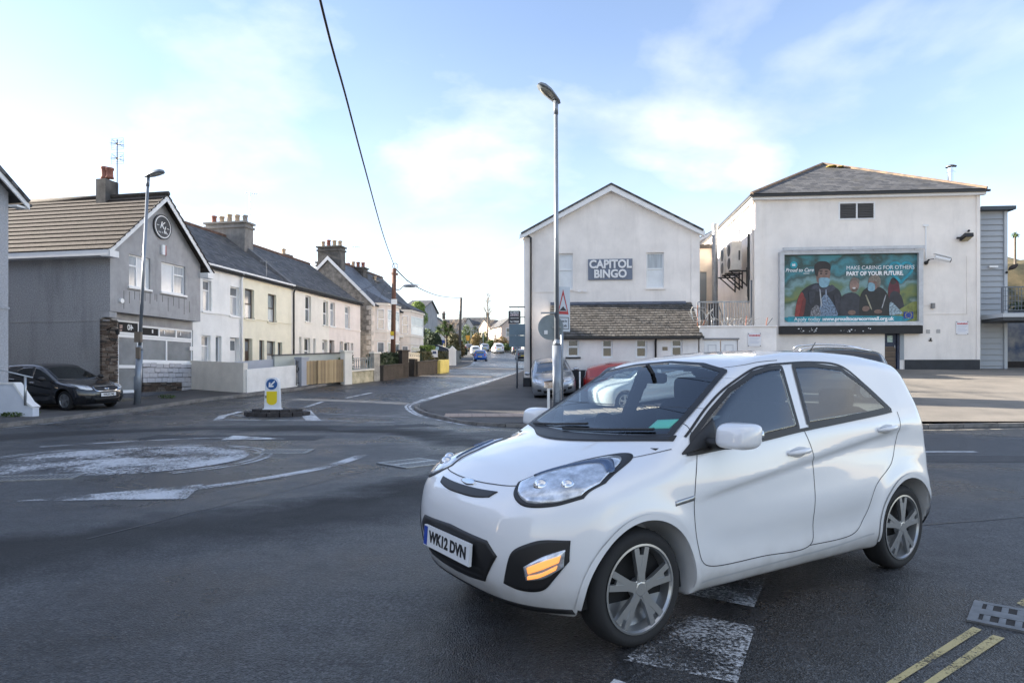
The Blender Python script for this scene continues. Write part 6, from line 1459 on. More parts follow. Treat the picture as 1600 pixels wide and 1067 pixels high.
# camera, floodlights, meter box, wires on the wall
def wp(px, py, off=-.01): return f.world(f.X(px), off, f.Z(px, py))
t = thing('security_camera', 'white bullet security camera beside the billboard', 'camera', wp(1446, 411), f.a)
b = MB(); b.ball((0, -.06, 0), .09, 8, 6); b.bar((0, -.06, 0), (.05, -.2, .12), .05, .05); b.bar((.05, -.2, .12), (.3, -.3, .13), .03, .03); b.build('mount', IRON, t)
b = MB(); b.cyl((.22, -.34, .20), (.78, -.46, .02), .095, n=12); b.build('housing', UPVC, t, smooth=False); b = MB(); b.prism([(.16, -.45, .34), (.80, -.58, .12), (.84, -.36, .11), (.2, -.23, .33)], (0, 0, .02)); b.build('sunshield', UPVC, t); b = MB(); b.cyl((.775, -.459, .021), (.81, -.466, .01), .085, n=12); b.build('lens', IRON, t)
t = thing('floodlight', 'black floodlight with a small sensor near the right corner of the cinema', 'floodlight', wp(1505, 373), f.a)
b = MB(); b.prism([(-.20, -.08, -.12), (.16, -.08, -.12), (.20, -.42, .02), (-.16, -.42, .02)], (.02, .06, .16)); b.build('casing', IRON, t); b = MB(); b.prism([(-.16, -.11, -.135), (.12, -.11, -.135), (.16, -.40, -.012), (-.12, -.40, -.012)], (0, -.004, -.008)); b.build('lamp_face', mat('amber_lamp_face', (.30,.25,.14), .3), t); b = MB(); b.ball((.17, -.1, .32), .055, 8, 6); b.bar((.17, 0, .3), (.17, -.1, .32), .03, .03); b.build('sensor', IRON, t); b = MB(); b.bar((-.22, -.14, .0), (-.35, -.14, .0), .08, .08); b.build('junction_box', IRON, t)
b = MB(); b.box(f.X(1454), f.X(1459), -.12, -.004, f.Z(1456, 482), f.Z(1456, 474)); b.build('meter_box', mat('grey_box', (.22,.22,.22), .6), f.t)
b = MB()
x1, x2 = f.X(1440), f.X(1510.5); za_, zb_ = f.Z(1475, 490.5), f.Z(1508, 400); b.bar((x1, -.015, za_), (x2, -.015, za_), .02, .02); b.bar((x2, -.015, za_), (x2, -.015, zb_), .02, .02); b.bar((x1, -.015, f.Z(1447, 477)), (f.X(1454), -.015, f.Z(1454, 477)), .015, .015); b.build('conduit', CW, f.t)
b = MB(); xx = f.X(1446); b.bar((xx, -.03, f.Z(1446, 353)), (xx, -.03, f.Z(1446, 405)), .05, .04); b.box(xx-.12, xx+.12, -.05, -.004, f.Z(1446, 354), f.Z(1446, 351.5)); b.build('white_conduit', UPVC, f.t)
for (p0, p1, y0, y1) in ((1447, 1453, 515, 521), (1463, 1469, 514.5, 520.5)): r_ = f.rect(p0, p1, y0, y1); b = MB(); b.box(r_[0], r_[1], -.012, -.004, r_[2], r_[3]); b.build('air_brick', mat('grey_air_brick', (.42,.41,.40), .9), f.t)
r_ = f.rect(1451, 1456, 528, 533); b = MB(); b.box(r_[0], r_[1], -.04, -.004, r_[2], r_[2]+.05); b.bar(((r_[0]+r_[1])/2, -.02, r_[2]), ((r_[0]+r_[1])/2, -.05, r_[3]), .05, .03); b.build('old_bracket', IRON, f.t)
warning_poster(f, 1493.5, 1512.5, 502, 522.5, 'white warning notice with a red heading near the right corner of the cinema')
# air conditioning units on the side wall
for k, (Y0, z_) in enumerate(((1.2, f.Z(1148, 415)), (2.6, f.Z(1148, 415)))):
    p = f.world(-.02, Y0+.5, z_); t = thing('air_conditioner', ['near', 'far'][k]+' twin-fan air conditioning unit on brackets on the cinema side wall', 'air conditioner', p, f.a, 'air conditioning units on the side wall')
    b = MB(); b.box(-.75, -.28, -.5, .5, 0, 1.35); b.build('case', mat('aircon_cream', (.58,.55,.50), .6, var=.12, vscale=4), t)
    for zz in (.36, .98): b = MB(); b.lathe([(.001, -.765), (.26, -.765), (.28, -.752), (.28, -.74)], 18, (0, 0, zz), axis='x'); b.build('fan_grille', IRON, t)
    b = MB(); b.box(-.42, -.36, -.512, -.502, .45, .9); b.build('side_cover', IRON, t)
    for yy in (-.42, .42): b = MB(); b.bar((0, yy, -.06), (-.85, yy, -.06), .06, .06); b.bar((-.02, yy, -.75), (-.75, yy, -.08), .05, .05); b.bar((-.02, yy, -.8), (-.02, yy, .1), .05, .05); b.build('bracket', IRON, t)
b = MB(); b.tube([(-.06, .9, f.Z(1165, 400)+1.2), (-.06, .9, f.Z(1165, 470))], .05, 6); b.tube([(-.06, 1.05, f.Z(1165, 400)+.6), (-.06, 1.05, f.Z(1165, 460))], .03, 6); b.build('refrigerant_pipe', GUT, f.t)
# roof flue
fx, fy = f.X(1486, 3.0), 3.0; zt_ = CAMH-(258-HOR)*f.D(fx, fy)/FPX-f.z0; zz = ze
t = thing('roof_flue', 'short shiny steel flue with a cowl on the cinema roof', 'flue', f.world(fx, fy, zz)); hgt = zt_-zz
b = MB(); b.lathe([(.001, 0), (.16, 0), (.16, hgt-.35), (.18, hgt-.35), (.18, hgt-.30), (.16, hgt-.29), (.16, hgt-.15)], 14); b.build('pipe', CM['chrome'], t, smooth=False); b = MB(); b.lathe([(.001, hgt-.10), (.24, hgt-.10), (.24, hgt-.07), (.10, hgt), (.001, hgt+.02)], 14); b.build('cowl', mat('cowl_steel', (.12,.12,.125), .4, .6), t); b = MB()
for q in range(3): b.bar((.15*math.cos(q*2.1), .15*math.sin(q*2.1), hgt-.16), (.15*math.cos(q*2.1), .15*math.sin(q*2.1), hgt-.09), .02, .02)
b.build('cowl_strut', CM['chrome'], t)
CIN = f

# ------------------------------------------------------------------ grey clad tower and balcony
f = Fr('clad_tower', 'narrow grey tower of horizontal metal cladding beside the cinema', 'building', 1530.5, 29.9, -5, base=1.45)
Wt = f.X(1573); zt_ = f.Z(1550, 330); GC = [mat('grey_cladding', (.36,.385,.415), .5, .1, var=.08, vscale=2), mat('grey_cladding_trim', (.46,.49,.52), .5, .1)]
b = MB(); b.box(0.0, Wt, .06, 4, -.9, zt_); b.build('core', GC[0], f.t)
zs = zt_-.1; n_ = 30; bh = (zs+.55)/n_; pr = None
for k in range(n_):
    z_ = -.55+k*bh
    if pr is None: b = MB(); b.prism([(.03, .01, 0), (Wt-.12, .01, 0), (Wt-.12, .045, bh-.012), (.03, .045, bh-.012)], (0, .02, 0)); b.prism([(.03, .0, 0), (Wt-.12, .0, 0), (Wt-.12, .0, .03), (.03, .0, .03)], (0, .03, 0)); pr = b.build('cladding_board', GC[0], f.t)
    else: o = bpy.data.objects.new('cladding_board', pr.data); COL.objects.link(o); o.parent = f.t; pr_ = o; o.location.z = z_; continue
    pr.location.z = z_
b = MB(); b.box(Wt-.115, Wt+.02, -.03, .055, -.6, zt_-.02); b.box(-.02, .025, -.03, .055, -.6, zt_-.02); b.build('corner_trim', GC[1], f.t)
b = MB(); b.box(-.08, Wt+.22, -.30, 4.2, zt_, zt_+.16); b.build('roof', mat('dark_fascia', (.045,.06,.075), .5), f.t)
t = thing('bulkhead_light', 'white bulkhead light on the grey cladding', 'light', f.world(f.X(1551), -.03, f.Z(1551, 417)), f.a); b = MB(); b.box(-.18, .18, -.07, 0, -.045, .045); b.build('case', UPVC, t)
t = thing('floodlight', 'small dark floodlight at the right edge of the clad tower', 'floodlight', f.world(Wt+.02, -.02, f.Z(1575, 420)), f.a); b = MB(); b.prism([(0, -.05, -.1), (.28, -.05, -.02), (.28, -.25, .06), (0, -.25, -.02)], (.02, 0, .14)); b.build('casing', mat('rust_black', (.03,.02,.02), .6), t); b = MB(); b.ball((-.08, -.08, -.18), .06, 6, 5); b.build('sensor', IRON, t)
zd = f.Z(1560, 494)
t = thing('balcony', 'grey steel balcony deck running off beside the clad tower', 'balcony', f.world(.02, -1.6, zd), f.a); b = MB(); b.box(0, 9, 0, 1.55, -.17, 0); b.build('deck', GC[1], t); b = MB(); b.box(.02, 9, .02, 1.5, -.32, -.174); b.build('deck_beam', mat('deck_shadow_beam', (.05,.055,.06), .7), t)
for x in (2.1, 5.2, 8.4): b = MB(); b.box(x-.06, x+.06, .1, .22, -3.6, -.325); b.build('post', GC[1], t)
railing('balcony_railing', 'blue grey wire mesh railing on the balcony', f.world(.05, -1.5, zd+.005), f.world(8.8, -1.5, zd+.005), 1.12, mat('blue_grey_rail', (.12,.14,.17), .5, .3), step=.13, mesh=True)
MUR = mat('mural_blue', (.03,.05,.10), .8, var=.9, vscale=1.6, tint=(.28,.28,.27))
t = thing('mural_wall', 'wall with a dark blue and white mural under the balcony', 'wall', f.world(Wt+.05, 1.5, -.6), f.a); b = MB(); b.box(0, 8, 0, .2, 0, 3.4); b.build('panel', MUR, t); b = MB(); b.box(0, 8, -.03, -.004, 0, 1.05); b.build('base', mat('dark_brick_base', (.035,.03,.03), .9, var=.3, vscale=8), t)
# hillside behind
HIL = mat('dry_grass_bank', (.10,.078,.04), .95, var=.5, vscale=.9, tint=(.04,.042,.02), bump=.8, bscale=6)
b = MB(); n_ = 26; k_ = 14; V = []; F = []
for i in range(n_):
    for j in range(k_):
        x = 26+i*1.6; y = 38+j*1.5; t_ = j/(k_-1); h_ = 1.5+ (9.0*sstep(0, 1, t_*1.25))*sstep(24.5, 32, x+.3*j)+.5*math.sin(i*1.7+j)*t_+.3*math.sin(i*.7-j*2.1)*t_; V.append((x, y, float(h_)))
for i in range(n_-1):
    for j in range(k_-1): F.append((i*k_+j, (i+1)*k_+j, (i+1)*k_+j+1, i*k_+j+1))
o = np_mesh('hill', np.array(V), F, HIL, None); o['kind'] = 'structure'
# ------------------------------------------------------------------ the white hatchback crossing in front

def hero_car():
    root = thing('hatchback_car', 'white five door hatchback crossing the road in front, orange indicator lit', 'car', (1.218, 4.437, 0.0), R(180)+.566)
    S = CarShape()
    paint = mat('white_car_paint', (.75, .755, .765), .28, coat=1.0)
    nt = paint.node_tree; bs = nt.nodes['Principled BSDF']; ge = nt.nodes.new('ShaderNodeNewGeometry'); mx = nt.nodes.new('ShaderNodeMix'); mx.data_type = 'RGBA'      # the inside of the shell is dark lining
    tcn = nt.nodes.new('ShaderNodeTexCoord'); sx = nt.nodes.new('ShaderNodeSeparateXYZ'); nt.links.new(tcn.outputs['Object'], sx.inputs[0]); nz = nt.nodes.new('ShaderNodeTexNoise'); nz.inputs['Scale'].default_value = 7; nz.inputs['Detail'].default_value = 8; nt.links.new(tcn.outputs['Object'], nz.inputs['Vector'])
    mr = nt.nodes.new('ShaderNodeMapRange'); nt.links.new(sx.outputs['Z'], mr.inputs[0]); mr.inputs[1].default_value = .44; mr.inputs[2].default_value = .14; mm = nt.nodes.new('ShaderNodeMath'); mm.operation = 'MULTIPLY'; nt.links.new(mr.outputs[0], mm.inputs[0]); nt.links.new(nz.outputs[0], mm.inputs[1])
    dm = nt.nodes.new('ShaderNodeMix'); dm.data_type = 'RGBA'; nt.links.new(mm.outputs[0], dm.inputs[0]); dm.inputs[6].default_value = (.75, .755, .765, 1); dm.inputs[7].default_value = (.20, .17, .13, 1)      # road dirt low on the flanks
    nt.links.new(ge.outputs['Backfacing'], mx.inputs[0]); nt.links.new(dm.outputs[2], mx.inputs[6]); mx.inputs[7].default_value = (.03, .03, .032, 1); nt.links.new(mx.outputs[2], bs.inputs['Base Color'])
    gm = bpy.data.materials.new('clear_car_glass'); gm.use_nodes = True; nt = gm.node_tree; out = nt.nodes['Material Output']; nt.nodes.remove(nt.nodes['Principled BSDF'])
    tr = nt.nodes.new('ShaderNodeBsdfTransparent'); tr.inputs[0].default_value = (.62, .70, .72, 1); gl = nt.nodes.new('ShaderNodeBsdfGlossy'); gl.inputs['Roughness'].default_value = .02; fr_ = nt.nodes.new('ShaderNodeFresnel'); fr_.inputs[0].default_value = 2.1; ms = nt.nodes.new('ShaderNodeMixShader')
    nt.links.new(fr_.outputs[0], ms.inputs[0]); nt.links.new(tr.outputs[0], ms.inputs[1]); nt.links.new(gl.outputs[0], ms.inputs[2]); nt.links.new(ms.outputs[0], out.inputs['Surface'])
    K = build_car(root, paint, S, h=.0165, res=1.3, spokes=5, cut=True, glass=gm)
    # cabin: dashboard, steering wheel on the right, seats
    SEAT = mat('seat_cloth', (.035, .036, .04), .95, var=.2, vscale=9); DASH = mat('dashboard_plastic', (.022, .022, .024), .7)
    def soft(b, c, s, e=.45):
        o = len(b.v); b.ball((0, 0, 0), 1, 18, 10); sq = lambda v: math.copysign(abs(v)**e, v)
        for i in range(o, len(b.v)): x, y, z = b.v[i]; b.v[i] = (c[0]+s[0]*sq(x), c[1]+s[1]*sq(y), c[2]+s[2]*sq(z))
    b = MB(); b.prism([(.98, -.64, .60), (.98, -.64, .93), (.70, -.64, .95), (.52, -.64, .84), (.60, -.64, .60)], (0, 1.28, 0)); b.build('dashboard', DASH, root)
    b = MB(); b.box(-1.3, .9, -.62, .62, .28, .32); b.box(-1.62, -1.3, -.60, .60, .3, .92); b.build('cabin_floor', DASH, root)
    b = MB(); b.lathe([(.18, -.016), (.196, 0), (.18, .016), (.164, 0), (.18, -.016)], 26); b.bar((-.17, 0, 0), (.17, 0, 0), .05, .02); b.bar((0, 0, 0), (0, -.17, 0), .05, .02); b.build('steering_wheel', DASH, root, (.40, -.33, .88), (0, R(-62), 0))
    for y_ in (.33, -.33):
        st = bpy.data.objects.new('front_seat', None); COL.objects.link(st); st.parent = root; st.location = (0, y_, 0)
        b = MB(); soft(b, (.08, 0, .50), (.26, .235, .10)); b.build('cushion', SEAT, st, smooth=True)
        b = MB(); soft(b, (0, 0, 0), (.075, .235, .31)); b.build('backrest', SEAT, st, (-.22, 0, .83), (0, R(-14), 0), smooth=True)
        b = MB(); soft(b, (-.33, 0, 1.20), (.055, .13, .09)); b.build('headrest', SEAT, st, smooth=True)
    rb = bpy.data.objects.new('rear_bench', None); COL.objects.link(rb); rb.parent = root
    b = MB(); soft(b, (-.75, 0, .50), (.24, .60, .10), .3); b.build('cushion', SEAT, rb, smooth=True); b = MB(); soft(b, (-1.06, 0, .82), (.08, .60, .28), .3); b.build('backrest', SEAT, rb, smooth=True)
    for y_ in (-.34, .34): b = MB(); soft(b, (-1.10, y_, 1.14), (.05, .12, .07)); b.build('headrest', SEAT, rb, smooth=True)
    b = MB(); soft(b, (.36, 0, 1.285), (.015, .11, .035)); b.bar((.36, 0, 1.30), (.42, 0, 1.37), .02, .02); b.build('rear_view_mirror', DASH, root)
    T = CM['trim']
    # cowl and wipers
    K.patch('cowl_panel', [(-.67,.965),(0,.935),(.67,.965)], [(-.66,.990),(-.45,.970),(0,.963),(.45,.970),(.66,.990)], T, 'front', n=30, r=5, off=.006)
    for y0, y1 in ((-.10,.52),(-.55,.02)):
        b = MB(); A, D = K._pts(np.array([(y0,.972),((y0+y1)/2,.985),(y1,1.005)]), 'front', 1); H = S.project(A, D, span=3.2, n=120)+np.array([.015, 0, .012])
        b.tube(H.tolist(), .008); b.build('wiper', T, root)
    # black printed borders round the glass
    K.ribbon('glass_border', WIN_FRONT+WIN_FRONT[:1], .042, T, 'front', 1, off=.0055, n=170, sm=False)
    for sd in (1, -1):
        for poly in WIN_SIDE: K.ribbon('glass_border', list(poly)+[poly[0]], .028, T, 'side', sd, off=.0055, n=130, sm=False)
    # belt moulding and door seams
    for sd in (1, -1):
        K.ribbon('window_seal', [(.88,.905),(.651,.920),(.31,.946),(-.05,.982),(-.5,1.018),(-.9,1.05),(-1.07,1.066)], .020, T, 'side', sd, off=.006, n=60)
        K.ribbon('window_seal', [(.83,.985),(.61,1.125),(.41,1.238),(.18,1.332),(.03,1.361),(-.1,1.372),(-.42,1.385),(-.70,1.362),(-.885,1.24),(-1.075,1.075)], .014, T, 'side', sd, off=.004, n=60)
        for ax in S.ax:
            rr = S.whr+.070; K.ribbon('arch_lip', [(ax+rr*math.cos(q_), S.whr+rr*math.sin(q_)) for q_ in np.linspace(-.12, math.pi+.12, 24)], .030, paint, 'side', sd, off=.005, n=60)
        K.patch('mirror_base', [(.90,.905),(.76,.925),(.64,.936)], [(.90,.912),(.76,1.0),(.62,1.075)], T, 'side', sd, n=14, r=6, off=.008, smooth=False)
        for line in ([(.80,.93),(.86,.70),(.84,.45),(.74,.33),(.3,.315),(-.12,.315),(-.155,.5),(-.165,.8),(-.10,.985)],
                     [(-.12,.315),(-.55,.32),(-.70,.42),(-.80,.60),(-1.02,.74),(-1.13,.95),(-1.14,1.06)],
                     [(.82,.90),(.72,1.10),(.36,1.315),(.12,1.375),(-.1,1.395)]):
            K.ribbon('door_seam', line, .0048, CM['gap'], 'side', sd, off=.0012, n=70)
        for x, z in ((-.02,.865),(-.96,.955)):
            b = MB(); A, D = K._pts(np.array([(x+.10,z-.008),(x+.05,z+.002),(x-.05,z+.008),(x-.10,z+.002)]), 'side', sd); H = S.project(A, D)
            H += np.array([[0, sd*.002, 0],[0, sd*.035, 0],[0, sd*.035, 0],[0, sd*.002, 0]]); b.tube(H.tolist(), [.010, .016, .016, .010], 8)
            b.build('door_handle', paint, root, smooth=True)
            K.patch('handle_recess', [(x+.075,z-.02),(x,z-.032),(x-.075,z-.012)], [(x+.075,z+.012),(x,z+.028),(x-.075,z+.022)], mat('white_paint_recess', (.55,.56,.58), .4), 'side', sd, n=12, r=5, off=.0015)
        # door mirror
        m = MB(); m.ball((0, 0, 0), 1, 28, 18, (1, 1, 1)); sq = lambda v, e: math.copysign(abs(v)**e, v); m.v = [(.655+.080*sq(x, .8)-.02*z, sd*.895+.112*sq(y, .5), 1.0+.066*sq(z, .52)) for x, y, z in m.v]; mo = m.build('door_mirror', paint, root, smooth=True)
        g = MB(); g.ball((.585, sd*.90, 1.005), 1, 14, 8, (.02, .095, .058)); g.build('mirror_glass', CM['mirrorg'], mo, smooth=True)
        a = MB(); a.tube([(.72, sd*.70, .955), (.69, sd*.78, .952), (.67, sd*.86, .955)], [.035, .03, .028], 8); a.build('mirror_arm', T, mo, smooth=True)
        K.ribbon('sill_crease', [(.80,.255),(.2,.262),(-.4,.275),(-.78,.30)], .010, mat('sill_shade', (.42,.43,.44), .5), 'side', sd, off=.0015)
        # badge
        K.patch('badge', [(1.00,.665),(.93,.672),(.86,.68)], [(1.00,.69),(.93,.697),(.86,.705)], CM['alloy'], 'side', sd, n=8, r=3, off=.003)
        # headlamp: dark bowl, clear reflector, lens seam
        hb = K.patch('headlight', [(sd*.355,.775),(sd*.42,.725),(sd*.521,.692),(sd*.641,.704),(sd*.722,.742)], [(sd*.355,.778),(sd*.394,.815),(sd*.447,.868),(sd*.535,.905),(sd*.62,.885),(sd*.715,.80)], T, 'front', n=34, r=14, off=.003)
        K.patch('lamp_lens', [(sd*.375,.775),(sd*.43,.738),(sd*.525,.708),(sd*.635,.718),(sd*.708,.752)], [(sd*.375,.778),(sd*.405,.808),(sd*.455,.856),(sd*.535,.890),(sd*.61,.872),(sd*.70,.798)], CM['lampglass'], 'front', n=34, r=14, off=.008, parent=hb, bulge=.008)
        for u, z, r in ((.50,.775,.055),(.61,.785,.050)):
            A, D = K._pts(np.array([(sd*u, z)]), 'front', 1); H = S.project(A, D, span=3.2, n=120)[0]; N = K.normals(H[None])[0]
            b = MB(); b.ball((H-N*.004).tolist(), r*.78, 16, 10); b.build('lamp_bowl', CM['chrome'], hb, smooth=True)
        K.patch('lamp_shroud', [(sd*.41,.80),(sd*.47,.838),(sd*.56,.86),(sd*.66,.83)], [(sd*.42,.812),(sd*.475,.852),(sd*.56,.876),(sd*.665,.84)], mat('lamp_blue_shade', (.08,.12,.20), .2, .4), 'front', n=16, r=3, off=.020, parent=hb)
        # fog lamp housing with indicator
        fh = K.patch('fog_lamp', [(sd*.44,.325),(sd*.535,.308),(sd*.625,.325),(sd*.675,.386),(sd*.725,.47)], [(sd*.48,.43),(sd*.51,.492),(sd*.579,.536),(sd*.64,.558),(sd*.725,.562)], T, 'front', n=20, r=10, off=.004)
        if sd == 1:
            K.patch('indicator', [(sd*.565,.362),(sd*.64,.385),(sd*.708,.445)], [(sd*.562,.428),(sd*.64,.485),(sd*.712,.522)], CM['lampglass'], 'front', n=14, r=8, off=.010, parent=fh, bulge=.012)
            K.patch('lit_bulb', [(sd*.585,.405),(sd*.64,.432),(sd*.695,.468)], [(sd*.582,.432),(sd*.64,.466),(sd*.70,.497)], CM['amber'], 'front', n=12, r=6, off=.026, parent=fh)
            K.patch('lit_bulb', [(sd*.58,.378),(sd*.63,.396),(sd*.685,.435)], [(sd*.58,.392),(sd*.63,.412),(sd*.69,.452)], CM['amber'], 'front', n=10, r=4, off=.026, parent=fh)
        else:
            K.patch('indicator', [(sd*.58,.33),(sd*.65,.365),(sd*.72,.455)], [(sd*.60,.45),(sd*.66,.475),(sd*.725,.50)], CM['lampglass'], 'front', n=12, r=8, off=.012, parent=fh)
    # nose: slit grille, hexagonal lower grille, plate
    K.patch('upper_grille', [(-.27,.70),(-.15,.685),(0,.682),(.15,.685),(.27,.70)], [(-.30,.728),(-.15,.722),(0,.720),(.15,.722),(.30,.728)], T, 'front', n=30, r=6, off=.005)
    K.ribbon('hood_seam', [(-.70,.93),(-.60,.885),(-.45,.81),(-.38,.765),(-.2,.752),(0,.748),(.2,.752),(.38,.765),(.45,.81),(.60,.885),(.70,.93)], .0055, CM['gap'], 'front', 1, off=.002, n=80)
    K.patch('badge', [(-.07,.733),(0,.725),(.07,.733)], [(-.07,.742),(0,.752),(.07,.742)], CM['chrome'], 'front', n=12, r=4, off=.008)
    g = K.patch('lower_grille', [(-.30,.30),(-.15,.285),(0,.28),(.15,.285),(.30,.30)], [(-.42,.45),(-.35,.512),(0,.528),(.35,.512),(.42,.45)], T, 'front', n=30, r=8, off=.004, smooth=False)
    for z in (.33,.365):
        K.ribbon('grille_bar', [(-.30,z),(0,z-.01),(.30,z)], .012, CM['alloyd'], 'front', 1, off=.012, parent=g)
    K.patch('bumper_lip', [(-.70,.215),(-.4,.195),(0,.19),(.4,.195),(.70,.215)], [(-.70,.238),(-.4,.225),(0,.22),(.4,.225),(.70,.238)], T, 'front', n=30, r=4, off=.004)
    p = thing('number_plate', None, None); p.parent = root; p.location = (1.853, 0, .425); p.rotation_euler = (0, R(-4), 0)
    b = MB(); b.box(-.012, .004, -.26, .26, -.055, .055); b.build('plate_board', CM['plate'], p)
    b = MB(); b.box(.0045, .006, -.255, -.215, -.05, .05); b.build('plate_band', mat('plate_blue', (.02,.06,.35), .4), p)
    text('WK12 DVN', .082, CM['ink'], p, (.0055, .02, 0), (R(90), 0, R(90)), bold=.003, ext=.001)
    # paper disc and tax sticker behind the glass, aerial
    K.patch('windscreen_sticker', [(.46,1.01),(.52,1.015),(.58,1.02)], [(.46,1.055),(.52,1.06),(.58,1.065)], mat('green_sticker', (.10,.45,.36), .4), 'front', n=6, r=4, off=.006)
    b = MB(); b.tube([(-1.25, 0, 1.43), (-1.38, 0, 1.56)], [.006, .003]); b.build('aerial', T, root)
    return K
# ------------------------------------------------------------------ house at the left edge, then unseen houses added to block the sun
def gable_front_house(label, xy, width, ze, za, wallm, deep=9.0, base=None, over=.55, name='corner_house', kind=None):
    fr = Fr(name, label, 'house', None, None, 79, xy=xy, base=base); z0 = fr.z0; e, a = ze-z0, za-z0
    b = MB(); b.box(-width, 0, 0, deep, -1, e); b.prism([(-width, 0, e), (0, 0, e), (-width/2, 0, a)], (0, deep, 0)); b.build('wall', wallm, fr.t)
    sl = (a-e)/(width/2); L = math.hypot(width/2+over, (width/2+over)*sl); ang = math.atan(sl)
    b = MB(); b.box(0, deep+.8, 0, L, -.10, .0); b.build('roof', SLATE, fr.t, (over, -.4, e-over*sl+.12), (ang, 0, R(90)))
    b = MB(); b.box(0, deep+.8, 0, L, -.10, .0); b.build('roof', SLATE, fr.t, (-width-over, deep+.4, e-over*sl+.12), (ang, 0, R(-90)))
    b = MB()
    for s in (1, -1):
        X = (lambda x: x) if s == 1 else (lambda x: -width-x)
        b.prism([(X(over), -.36, e-over*sl-.16), (X(over), -.36, e-over*sl+.0), (X(-width/2), -.36, a-.0), (X(-width/2), -.36, a-.2)], (0, .05, 0)); b.box(min(X(over), X(.0)), max(X(over), X(0)), -.30, .0, e-over*sl-.14, e-over*sl-.08)
    b.build('barge_board', WHITEB, fr.t)
    b = MB(); b.box(over-.02, over+.08, -.36, deep, e-over*sl-.06, e-over*sl+.02); b.build('gutter', GUT, fr.t)
    for k in (0, 1):
        for z_ in (1.0, 3.6):
            window(fr, (-width*.80+k*width*.42, -width*.80+k*width*.42+1.3, z_, z_+1.3), cols=(.5,), pane=GL_C, Y=-.002-.16, rec=.10)
    return fr
fe = gable_front_house('pale grey roughcast house cut off by the left edge of the view', (ray(13)*19.3, 19.3), 6.2, 6.62, 9.07, PEBBLE_L, base=.15, over=.36)
b = MB(); b.box(-3, .02, -.03, -.003, 3.05, 3.11); b.build('bell_cast_band', PEBBLE_L, fe.t)
SHADE_NEAR = gable_front_house('unseen roughcast house block added to shade the near road', (-16.0, 13.25), 11, 6.8, 10.0, PEBBLE_L, base=.1, over=.4)  # out of view; added to shade the road and close a gap of sun
SHADE_LONG = gable_front_house('long unseen roughcast house block added to shade the road by the viewpoint', (-16.5, -.5), 14, 6.8, 10.2, PEBBLE_L, base=.1, over=.4, deep=10)  # out of view; added for the shade it throws on the near road
SHADE_REAR = gable_front_house('unseen roughcast house block behind the shop house, added to keep sun off the black car', (-27.5, 27.5), 9.0, 6.8, 9.6, PEBBLE_L, base=.4, over=.3)  # out of view; added so that no sun reaches the parked black car
# white ramp wall with handrail
t = thing('ramp_wall', 'white sloping ramp wall with a steel handrail at the left edge', 'wall', (0, 18.55, 0)); P = lambda px, py: (ray(px)*18.55, 0, CAMH-(py-HOR)*18.55/FPX)
RW = mat('bluish_white_wall', (.62,.66,.74), .8, var=.08, vscale=2, bump=.15, streak=.15)
b = MB(); pts = [P(-90, 655), P(51, 655), P(51, 637), P(42, 630), P(21, 600), P(-90, 600)]; b.prism(pts, (0, .25, 0)); b.build('wall', RW, t)
b = MB(); q = [P(51.6, 636.5), P(42, 629), P(21.5, 598.7), P(-90, 598.7)]
for a, e in zip(q[:-1], q[1:]): b.bar((a[0], .125, a[2]), (e[0], .125, e[2]), .31, .05)
b.build('coping', WHITEB, t)
STL = mat('brushed_rail', (.42,.45,.48), .35, .8); a, e = P(41.5, 633), P(41.5, 588); b = MB(); b.cyl((a[0], -.05, a[2]), (e[0], -.05, e[2]), .033, n=8); b.build('post', STL, t, smooth=True); r0, r1 = P(-60, 563), P(53, 590); b = MB(); b.tube([(r0[0], -.05, r0[2]), (r1[0], -.05, r1[2])], .02, 8); b.build('handrail', STL, t, smooth=True)
# iron side gate between the houses
gp = W(19, 575, 25.0); t = thing('side_gate', 'dark iron gate in the gap behind the black car', 'gate', (gp.x, 25.0, .45)); b = MB(); b.bar((-.5, 0, 0), (-.5, 0, 2.0), .05, .05); b.bar((.5, 0, 0), (.5, 0, 1.95), .05, .05); b.bar((-.5, 0, 1.9), (.5, 0, 1.9), .04, .04); b.bar((-.5, 0, .2), (.5, 0, .2), .04, .04); b.build('gate_frame', IRON, t)
for k in range(7): b = MB(); x = -.4+k*.13; b.bar((x, 0, .2), (x, 0, 1.9), .02, .02); b.build('gate_bar', IRON, t)

